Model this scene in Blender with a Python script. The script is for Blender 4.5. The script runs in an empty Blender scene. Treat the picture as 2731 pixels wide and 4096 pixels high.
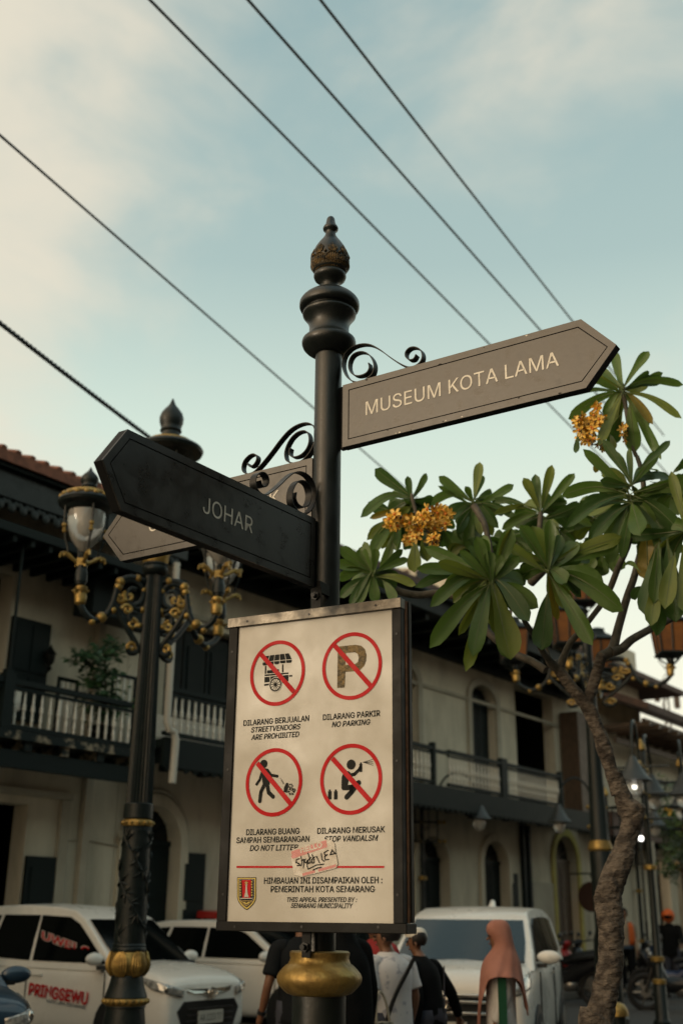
import bpy, bmesh, math, random
from mathutils import Vector as V, Matrix, noise
random.seed(7)
R_ = math.radians
sc = bpy.context.scene
col = sc.collection

# ------------------------------------------------------------------ camera, sky, sun, exposure
F_, PITCH, ROLL = 4505.7, 0.3448, 0.0103          # focal length in photo pixels, pitch, roll
CAM = V((0, 0, 1.5))
fw = V((0, math.cos(PITCH), math.sin(PITCH)))
_up = V((0, -math.sin(PITCH), math.cos(PITCH)))
rt = V((1, 0, 0)) * math.cos(ROLL) + _up * math.sin(ROLL)
up = -V((1, 0, 0)) * math.sin(ROLL) + _up * math.cos(ROLL)
cd = bpy.data.cameras.new('camera')
cam = bpy.data.objects.new('camera', cd); col.objects.link(cam)
cam.matrix_world = Matrix.Translation(CAM) @ Matrix((rt, up, -fw)).transposed().to_4x4()
cd.sensor_fit = 'VERTICAL'; cd.sensor_height = 36.0; cd.lens = F_ / 4096 * 36
cd.clip_start = 0.1; cd.clip_end = 3000
cd.dof.use_dof = True; cd.dof.focus_distance = 5.0; cd.dof.aperture_fstop = 2.0
sc.camera = cam

SUN_EL, SUN_AZ = R_(9), math.atan2(-0.84, -0.54)  # azimuth measured from +Y towards +X
w = bpy.data.worlds.new("World"); sc.world = w; w.use_nodes = True
nt = w.node_tree; nt.nodes.clear()
def N(nt, t, **k):
    n = nt.nodes.new(t)
    for a, b in k.items(): setattr(n, a, b)
    return n
def ramp(nt, stops, interp='LINEAR'):
    r = N(nt, 'ShaderNodeValToRGB'); e = r.color_ramp.elements; r.color_ramp.interpolation = interp
    while len(e) < len(stops): e.new(0.5)
    for x, (p, c) in zip(e, stops): x.position = p; x.color = (*c, 1) if len(c) == 3 else c
    return r
L = nt.links.new
tc = N(nt, 'ShaderNodeTexCoord'); sp = N(nt, 'ShaderNodeSeparateXYZ'); L(tc.outputs['Generated'], sp.inputs[0])
sky = N(nt, 'ShaderNodeTexSky', sky_type='NISHITA'); sky.sun_disc = False
sky.sun_elevation = SUN_EL; sky.sun_rotation = SUN_AZ; sky.dust_density = 2.0
b1 = N(nt, 'ShaderNodeBackground'); b1.inputs[1].default_value = 0.10; L(sky.outputs[0], b1.inputs[0])
# high thin cloud veil over the whole sky: cream near the horizon, blue-green higher up
rp = ramp(nt, [(0.0, (.74, .635, .46)), (.10, (.72, .65, .50)), (.26, (.60, .63, .525)), (.40, (.45, .535, .465)), (.53, (.285, .375, .36)), (.68, (.225, .315, .318)), (1.0, (.16, .23, .26))])
L(sp.outputs['Z'], rp.inputs[0])
# warm cloud bank high on the left
mp = N(nt, 'ShaderNodeMapping'); mp.inputs['Scale'].default_value = (2.2, 1.2, 4.2); mp.inputs['Location'].default_value = (.32, .1, .25); L(tc.outputs['Generated'], mp.inputs[0])
nz = N(nt, 'ShaderNodeTexNoise'); nz.inputs['Scale'].default_value = 2.2; nz.inputs['Detail'].default_value = 7; nz.inputs['Roughness'].default_value = .52; nz.inputs['Distortion'].default_value = .35
L(mp.outputs[0], nz.inputs['Vector'])
mr = N(nt, 'ShaderNodeMapRange', interpolation_type='SMOOTHSTEP'); L(sp.outputs['X'], mr.inputs[0])
mr.inputs[1].default_value = -.05; mr.inputs[2].default_value = -.31; mr.inputs[3].default_value = 0; mr.inputs[4].default_value = .44
mz = N(nt, 'ShaderNodeMapRange', interpolation_type='SMOOTHSTEP'); L(sp.outputs['Z'], mz.inputs[0]); mz.inputs[1].default_value = .50; mz.inputs[2].default_value = .72; mz.inputs[4].default_value = .16
a0 = N(nt, 'ShaderNodeMath', operation='ADD'); L(mr.outputs[0], a0.inputs[0]); L(mz.outputs[0], a0.inputs[1])
ad = N(nt, 'ShaderNodeMath', operation='ADD'); L(a0.outputs[0], ad.inputs[0]); L(nz.outputs[0], ad.inputs[1])
mr2 = N(nt, 'ShaderNodeMapRange', interpolation_type='SMOOTHSTEP'); L(ad.outputs[0], mr2.inputs[0])
mr2.inputs[1].default_value = .53; mr2.inputs[2].default_value = 1.02; mr2.inputs[3].default_value = 0; mr2.inputs[4].default_value = .9
mx = N(nt, 'ShaderNodeMix', data_type='RGBA'); L(mr2.outputs[0], mx.inputs[0]); L(rp.outputs[0], mx.inputs[6]); mx.inputs[7].default_value = (.56, .51, .41, 1)
# sunset glow round the sun, behind and left of the camera
sd = V((math.sin(SUN_AZ) * math.cos(SUN_EL), math.cos(SUN_AZ) * math.cos(SUN_EL), math.sin(SUN_EL)))
dt = N(nt, 'ShaderNodeVectorMath', operation='DOT_PRODUCT'); L(tc.outputs['Generated'], dt.inputs[0]); dt.inputs[1].default_value = sd
gl = N(nt, 'ShaderNodeMapRange', interpolation_type='SMOOTHSTEP'); L(dt.outputs['Value'], gl.inputs[0]); gl.inputs[1].default_value = .5; gl.inputs[2].default_value = 1.0; gl.inputs[4].default_value = .8
mg = N(nt, 'ShaderNodeMix', data_type='RGBA'); L(gl.outputs[0], mg.inputs[0]); L(mx.outputs[2], mg.inputs[6]); mg.inputs[7].default_value = (1.6, 1.12, .64, 1)
b2 = N(nt, 'ShaderNodeBackground'); L(mg.outputs[2], b2.inputs[0]); fb = N(nt, 'ShaderNodeMapRange', interpolation_type='SMOOTHSTEP'); L(sp.outputs['Y'], fb.inputs[0])          # the veil is thinner and duller away from the sunset
fb.inputs[1].default_value = -.5; fb.inputs[2].default_value = .6; fb.inputs[3].default_value = 1.6; fb.inputs[4].default_value = 1.32
L(fb.outputs[0], b2.inputs[1])
ms = N(nt, 'ShaderNodeMixShader'); ms.inputs[0].default_value = .92; L(b1.outputs[0], ms.inputs[1]); L(b2.outputs[0], ms.inputs[2])
wo = N(nt, 'ShaderNodeOutputWorld'); L(ms.outputs[0], wo.inputs[0])
sl = bpy.data.lights.new('sun', 'SUN'); sl.energy = 0.9; sl.angle = R_(14); sl.color = (1, .83, .62)
so = bpy.data.objects.new('sun', sl); col.objects.link(so); so.rotation_euler = sd.to_track_quat('Z', 'Y').to_euler()
sc.view_settings.view_transform = 'Standard'; sc.view_settings.look = 'None'
sc.view_settings.exposure = 0.26; sc.view_settings.gamma = 1.0; sc.view_settings.use_curve_mapping = False

# ------------------------------------------------------------------ photo pixel -> place
def ray(x, y): return fw + rt * ((x - 1365.5) / F_) - up * ((y - 2048) / F_)
def at(x, y, d):                                   # point seen at (x, y) at distance d along the ground axis
    v = ray(x, y); return CAM + v * (d / v.y)
def onplane(x, y, P, n):
    v = ray(x, y); return CAM + v * ((P - CAM).dot(n) / v.dot(n))
def crop(ox, oy, s): return lambda x, y: (ox + x * s, oy + y * s)
def pxs(d): return d / F_ / math.cos(PITCH)        # metres per photo pixel near distance d

# ------------------------------------------------------------------ materials
MATS = {}
def mat(name, c, rough=.6, metal=0., c2=None, scale=6., bump=0., bscale=40., spec=.5, emit=None, estr=1., trans=0., sheen=0., coat=0., stretch=None, lo=.4, hi=.65):
    if name in MATS: return MATS[name]
    m = bpy.data.materials.new(name); m.use_nodes = True; t = m.node_tree; b = t.nodes['Principled BSDF']; l = t.links.new
    b.inputs['Base Color'].default_value = (*c, 1); b.inputs['Roughness'].default_value = rough; b.inputs['Metallic'].default_value = metal
    b.inputs['Specular IOR Level'].default_value = spec
    tc = N(t, 'ShaderNodeTexCoord'); src = tc.outputs['Object']
    if stretch:
        mp = N(t, 'ShaderNodeMapping'); mp.inputs['Scale'].default_value = stretch; l(src, mp.inputs[0]); src = mp.outputs[0]
    if c2:
        n1 = N(t, 'ShaderNodeTexNoise'); n1.inputs['Scale'].default_value = scale; n1.inputs['Detail'].default_value = 6; n1.inputs['Roughness'].default_value = .6; l(src, n1.inputs['Vector'])
        r = ramp(t, [(lo, c), (hi, c2)]); l(n1.outputs[0], r.inputs[0]); l(r.outputs[0], b.inputs['Base Color'])
        rr = N(t, 'ShaderNodeMapRange'); l(n1.outputs[0], rr.inputs[0]); rr.inputs[1].default_value = .3; rr.inputs[2].default_value = .7
        rr.inputs[3].default_value = max(.02, rough - .1); rr.inputs[4].default_value = min(1, rough + .12); l(rr.outputs[0], b.inputs['Roughness'])
    if bump:
        n2 = N(t, 'ShaderNodeTexNoise'); n2.inputs['Scale'].default_value = bscale; n2.inputs['Detail'].default_value = 4; l(src, n2.inputs['Vector'])
        bp = N(t, 'ShaderNodeBump'); bp.inputs['Strength'].default_value = bump; bp.inputs['Distance'].default_value = .01; l(n2.outputs[0], bp.inputs['Height']); l(bp.outputs[0], b.inputs['Normal'])
    if emit: b.inputs['Emission Color'].default_value = (*emit, 1); b.inputs['Emission Strength'].default_value = estr
    if trans: b.inputs['Transmission Weight'].default_value = trans
    if coat: b.inputs['Coat Weight'].default_value = coat; b.inputs['Coat Roughness'].default_value = .06
    if sheen: b.inputs['Sheen Weight'].default_value = sheen
    MATS[name] = m; return m
m_post = mat('post_paint', (.005, .008, .0068), .38, c2=(.008, .011, .009), scale=9, bump=.08, bscale=90, spec=.6)
m_board = mat('sign_paint', (.0065, .0062, .0045), .33, c2=(.016, .013, .008), scale=14, bump=.03, bscale=60, spec=.85)
m_groove = mat('groove_paint', (.004, .004, .004), .6, spec=.2)
m_letter = mat('lettering_cream', (.74, .70, .60), .5, c2=(.64, .60, .51), scale=30)
m_gold = mat('gold_paint', (.40, .265, .075), .42, .6, c2=(.22, .14, .04), scale=14, bump=.35, bscale=35)
m_oldgold = mat('worn_gold_paint', (.10, .062, .018), .45, .5, c2=(.006, .008, .006), scale=40, bump=.4, bscale=60)
m_lamp = mat('lamp_paint', (.005, .0095, .0092), .42, c2=(.009, .014, .013), scale=12, bump=.3, bscale=50, spec=.35)
m_iron = mat('black_iron', (.004, .005, .005), .4, c2=(.008, .008, .007), scale=20, spec=.3)
m_frame = mat('frame_paint', (.004, .0045, .004), .45, c2=(.011, .010, .008), scale=7, lo=.5, hi=.75, spec=.15)
m_panel = mat('notice_panel', (.52, .495, .425), .36, c2=(.46, .43, .36), scale=3.5, bump=.03, bscale=25, spec=.4)
m_red = mat('sign_red', (.52, .008, .012), .5, c2=(.46, .007, .01), scale=10, spec=.15)
m_ink = mat('sign_black', (.005, .007, .006), .55, spec=.15)
m_wood = mat('edge_wood', (.22, .10, .045), .6, c2=(.12, .06, .03), scale=30)
m_wall = mat('plaster', (.58, .515, .395), .9, c2=(.36, .315, .235), scale=1.6, bump=.3, bscale=8, spec=.2, stretch=(1, 1, .35), lo=.44, hi=.72)
m_wall2 = mat('plaster_grey', (.40, .355, .27), .85, c2=(.33, .29, .22), scale=1.5, bump=.2, bscale=8)
m_green = mat('dark_green_wood', (.0045, .0095, .0092), .6, c2=(.008, .0145, .014), scale=6, stretch=(8, 8, 1), spec=.2)
m_peel = mat('peeling_paint', (.007, .013, .013), .6, spec=.2, c2=(.28, .23, .16), scale=5, lo=.50, hi=.60)
m_dark = mat('interior_shade_tone', (.003, .0035, .003), .9, spec=.05)  # near-black colour stands in for the shade of unlit rooms
m_white = mat('white_paint', (.78, .73, .63), .5, c2=(.62, .57, .48), scale=20)
m_tile = mat('red_roof_tile', (.23, .085, .045), .8, c2=(.13, .055, .035), scale=9, bump=.4, bscale=12)
m_tile2 = mat('brown_roof_tile', (.10, .055, .04), .8, c2=(.06, .04, .032), scale=9, bump=.4, bscale=12)
m_glass = mat('window_glass', (.008, .011, .011), .15, spec=.3)
m_brown = mat('brown_wood', (.10, .06, .035), .55, c2=(.05, .032, .02), scale=8, stretch=(6, 6, 1))
m_yellow = mat('yellow_plaster', (.42, .36, .10), .8, c2=(.34, .28, .09), scale=3)

# ------------------------------------------------------------------ mesh builder
class MB:
    def __init__(s): s.v = []; s.f = []
    def add(s, vs, fs):
        o = len(s.v); s.v += [V(p) for p in vs]; s.f += [tuple(i + o for i in f) for f in fs]; return s
    def box(s, c, d, m=None):
        x, y, z = d[0] / 2, d[1] / 2, d[2] / 2
        ps = [V((a * x, b * y, e * z)) for e in (-1, 1) for a, b in ((-1, -1), (1, -1), (1, 1), (-1, 1))]
        if m is not None: ps = [m @ p for p in ps]
        return s.add([V(c) + p for p in ps], [(3, 2, 1, 0), (4, 5, 6, 7), (0, 1, 5, 4), (1, 2, 6, 5), (2, 3, 7, 6), (3, 0, 4, 7)])
    def bb(s, a, b):                               # box from corner to corner
        a, b = V(a), V(b); return s.box((a + b) / 2, [abs(q) for q in (b - a)])
    def lathe(s, prof, c=(0, 0, 0), n=24, flute=0, fl=0.):
        c = V(c); o = []
        for z, r in prof:
            for i in range(n):
                a = 2 * math.pi * i / n; q = r * (1 - fl * (i % 2)) if flute else r
                o.append(c + V((q * math.cos(a), q * math.sin(a), z)))
        fs = [(j * n + i, j * n + (i + 1) % n, (j + 1) * n + (i + 1) % n, (j + 1) * n + i) for j in range(len(prof) - 1) for i in range(n)]
        if prof[0][0] > prof[-1][0]: fs = [f[::-1] for f in fs]
        fs.append(tuple(range(n))[::-1] if prof[0][0] < prof[-1][0] else tuple(range(n)))
        k = (len(prof) - 1) * n; e = tuple(range(k, k + n)); fs.append(e if prof[0][0] < prof[-1][0] else e[::-1])
        return s.add(o, fs)
    def tube(s, pts, r, n=8, caps=True):
        pts = [V(p) for p in pts]; m = len(pts); rs = r if isinstance(r, (list, tuple)) else [r] * m
        o = []; last = None
        for k, p in enumerate(pts):
            t = (pts[min(k + 1, m - 1)] - pts[max(k - 1, 0)])
            if t.length < 1e-9: t = V((0, 0, 1))
            t.normalize()
            if last is None:
                a = t.orthogonal().normalized()
            else:
                a = (last - t * last.dot(t)); a = a.normalized() if a.length > 1e-6 else t.orthogonal().normalized()
            last = a; b = t.cross(a)
            for i in range(n):
                q = 2 * math.pi * i / n; o.append(p + (a * math.cos(q) + b * math.sin(q)) * rs[k])
        fs = [(j * n + i, j * n + (i + 1) % n, (j + 1) * n + (i + 1) % n, (j + 1) * n + i) for j in range(m - 1) for i in range(n)]
        if caps: fs += [tuple(range(n))[::-1], tuple(range((m - 1) * n, m * n))]
        return s.add(o, fs)
    def ball(s, c, r, n=10, m=7, sq=(1, 1, 1), M=None):
        c = V(c); o = []
        for j in range(m + 1):
            p = math.pi * j / m
            for i in range(n):
                a = 2 * math.pi * i / n; q = V((math.sin(p) * math.cos(a) * sq[0], math.sin(p) * math.sin(a) * sq[1], math.cos(p) * sq[2])) * r
                o.append(c + (M @ q if M is not None else q))
        return s.add(o, [(j * n + i, (j + 1) * n + i, (j + 1) * n + (i + 1) % n, j * n + (i + 1) % n) for j in range(m) for i in range(n)])
    def loft(s, rings, closed=True, cap=True):
        n = len(rings[0]); o = [p for r in rings for p in r]; q = n if closed else n - 1
        fs = [(j * n + i, j * n + (i + 1) % n, (j + 1) * n + (i + 1) % n, (j + 1) * n + i) for j in range(len(rings) - 1) for i in range(q)]
        if cap and closed: fs += [tuple(range(n))[::-1], tuple(range((len(rings) - 1) * n, len(rings) * n))]
        return s.add(o, fs)
    def prism(s, poly, O, X, Y, Z, z0, z1):        # extrude a 2D polygon: points O + X*a + Y*b, from Z*z0 to Z*z1
        n = len(poly); a = [O + X * p[0] + Y * p[1] + Z * z0 for p in poly]; b = [O + X * p[0] + Y * p[1] + Z * z1 for p in poly]
        return s.add(a + b, [tuple(range(n))[::-1], tuple(range(n, 2 * n))] + [(i, (i + 1) % n, n + (i + 1) % n, n + i) for i in range(n)])
    def ribbon(s, path, O, X, Y, Z, half, th):     # flat bar bent along a 2D path, its width along Z
        n = len(path); rings = []
        for k in range(n):
            a = V(path[max(k - 1, 0)]); b = V(path[min(k + 1, n - 1)]); t = (b - a).normalized(); q = V((-t.y, t.x)) * th / 2; p = V(path[k])
            P = lambda c, z: O + X * c.x + Y * c.y + Z * z
            rings.append([P(p + q, -half), P(p - q, -half), P(p - q, half), P(p + q, half)])
        return s.loft(rings)
    def copy_from(s, m, M): return s.add([M @ p for p in m.v], m.f)

ORG = V((0, 0, 0))                                 # base of the thing being built from world points
def obj(name, mb, m, parent=None, world=False, smooth=True, ang=40, sub=0, bev=0., fix=True):
    me = bpy.data.meshes.new(name); o_ = V((0, 0, 0))
    if world and parent is not None:
        r = parent
        while r is not None: o_ = o_ + r.location; r = r.parent
    me.from_pydata([tuple(p - o_) for p in mb.v], [], mb.f); me.update()
    if fix:
        bm = bmesh.new(); bm.from_mesh(me); bmesh.ops.recalc_face_normals(bm, faces=bm.faces); bm.to_mesh(me); bm.free()
    me.materials.append(m)
    if smooth:
        for p in me.polygons: p.use_smooth = True
        me.set_sharp_from_angle(angle=R_(ang))
    o = bpy.data.objects.new(name, me); col.objects.link(o)
    if parent: o.parent = parent
    if bev:
        b = o.modifiers.new('b', 'BEVEL'); b.width = bev; b.segments = 2; b.limit_method = 'ANGLE'; b.angle_limit = R_(40)
    if sub:
        q = o.modifiers.new('s', 'SUBSURF'); q.levels = sub; q.render_levels = sub
    return o
def tag(o, label=None, cat=None, group=None, kind=None):
    for k, v in (('label', label), ('category', cat), ('group', group), ('kind', kind)):
        if v: o[k] = v
    return o
def thing(name, label, cat, loc=(0, 0, 0), rz=0, group=None):
    o = bpy.data.objects.new(name, None); col.objects.link(o); o.empty_display_size = .2
    o.location = loc; o.rotation_euler = (0, 0, rz); return tag(o, label, cat, group)
def dup(root, loc, rz=None, label=None, parent=None):
    r = root.copy(); col.objects.link(r); r.location = loc
    if rz is not None: r.rotation_euler = (0, 0, rz)
    if label: r['label'] = label
    if parent: r.parent = parent
    for ch in list(root.children):
        c = ch.copy(); col.objects.link(c); c.parent = r
        for g in list(ch.children):
            d = g.copy(); col.objects.link(d); d.parent = c
    return r
def smoothpath(pts, k=4):
    pts = [V(p) for p in pts]; o = []
    for i in range(len(pts) - 1):
        a, b, c, d = pts[max(i - 1, 0)], pts[i], pts[i + 1], pts[min(i + 2, len(pts) - 1)]
        for j in range(k):
            t = j / k; o.append(.5 * ((2 * b) + (c - a) * t + (2 * a - 5 * b + 4 * c - d) * t * t + (3 * b - a - 3 * c + d) * t ** 3))
    return o + [pts[-1]]

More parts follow.
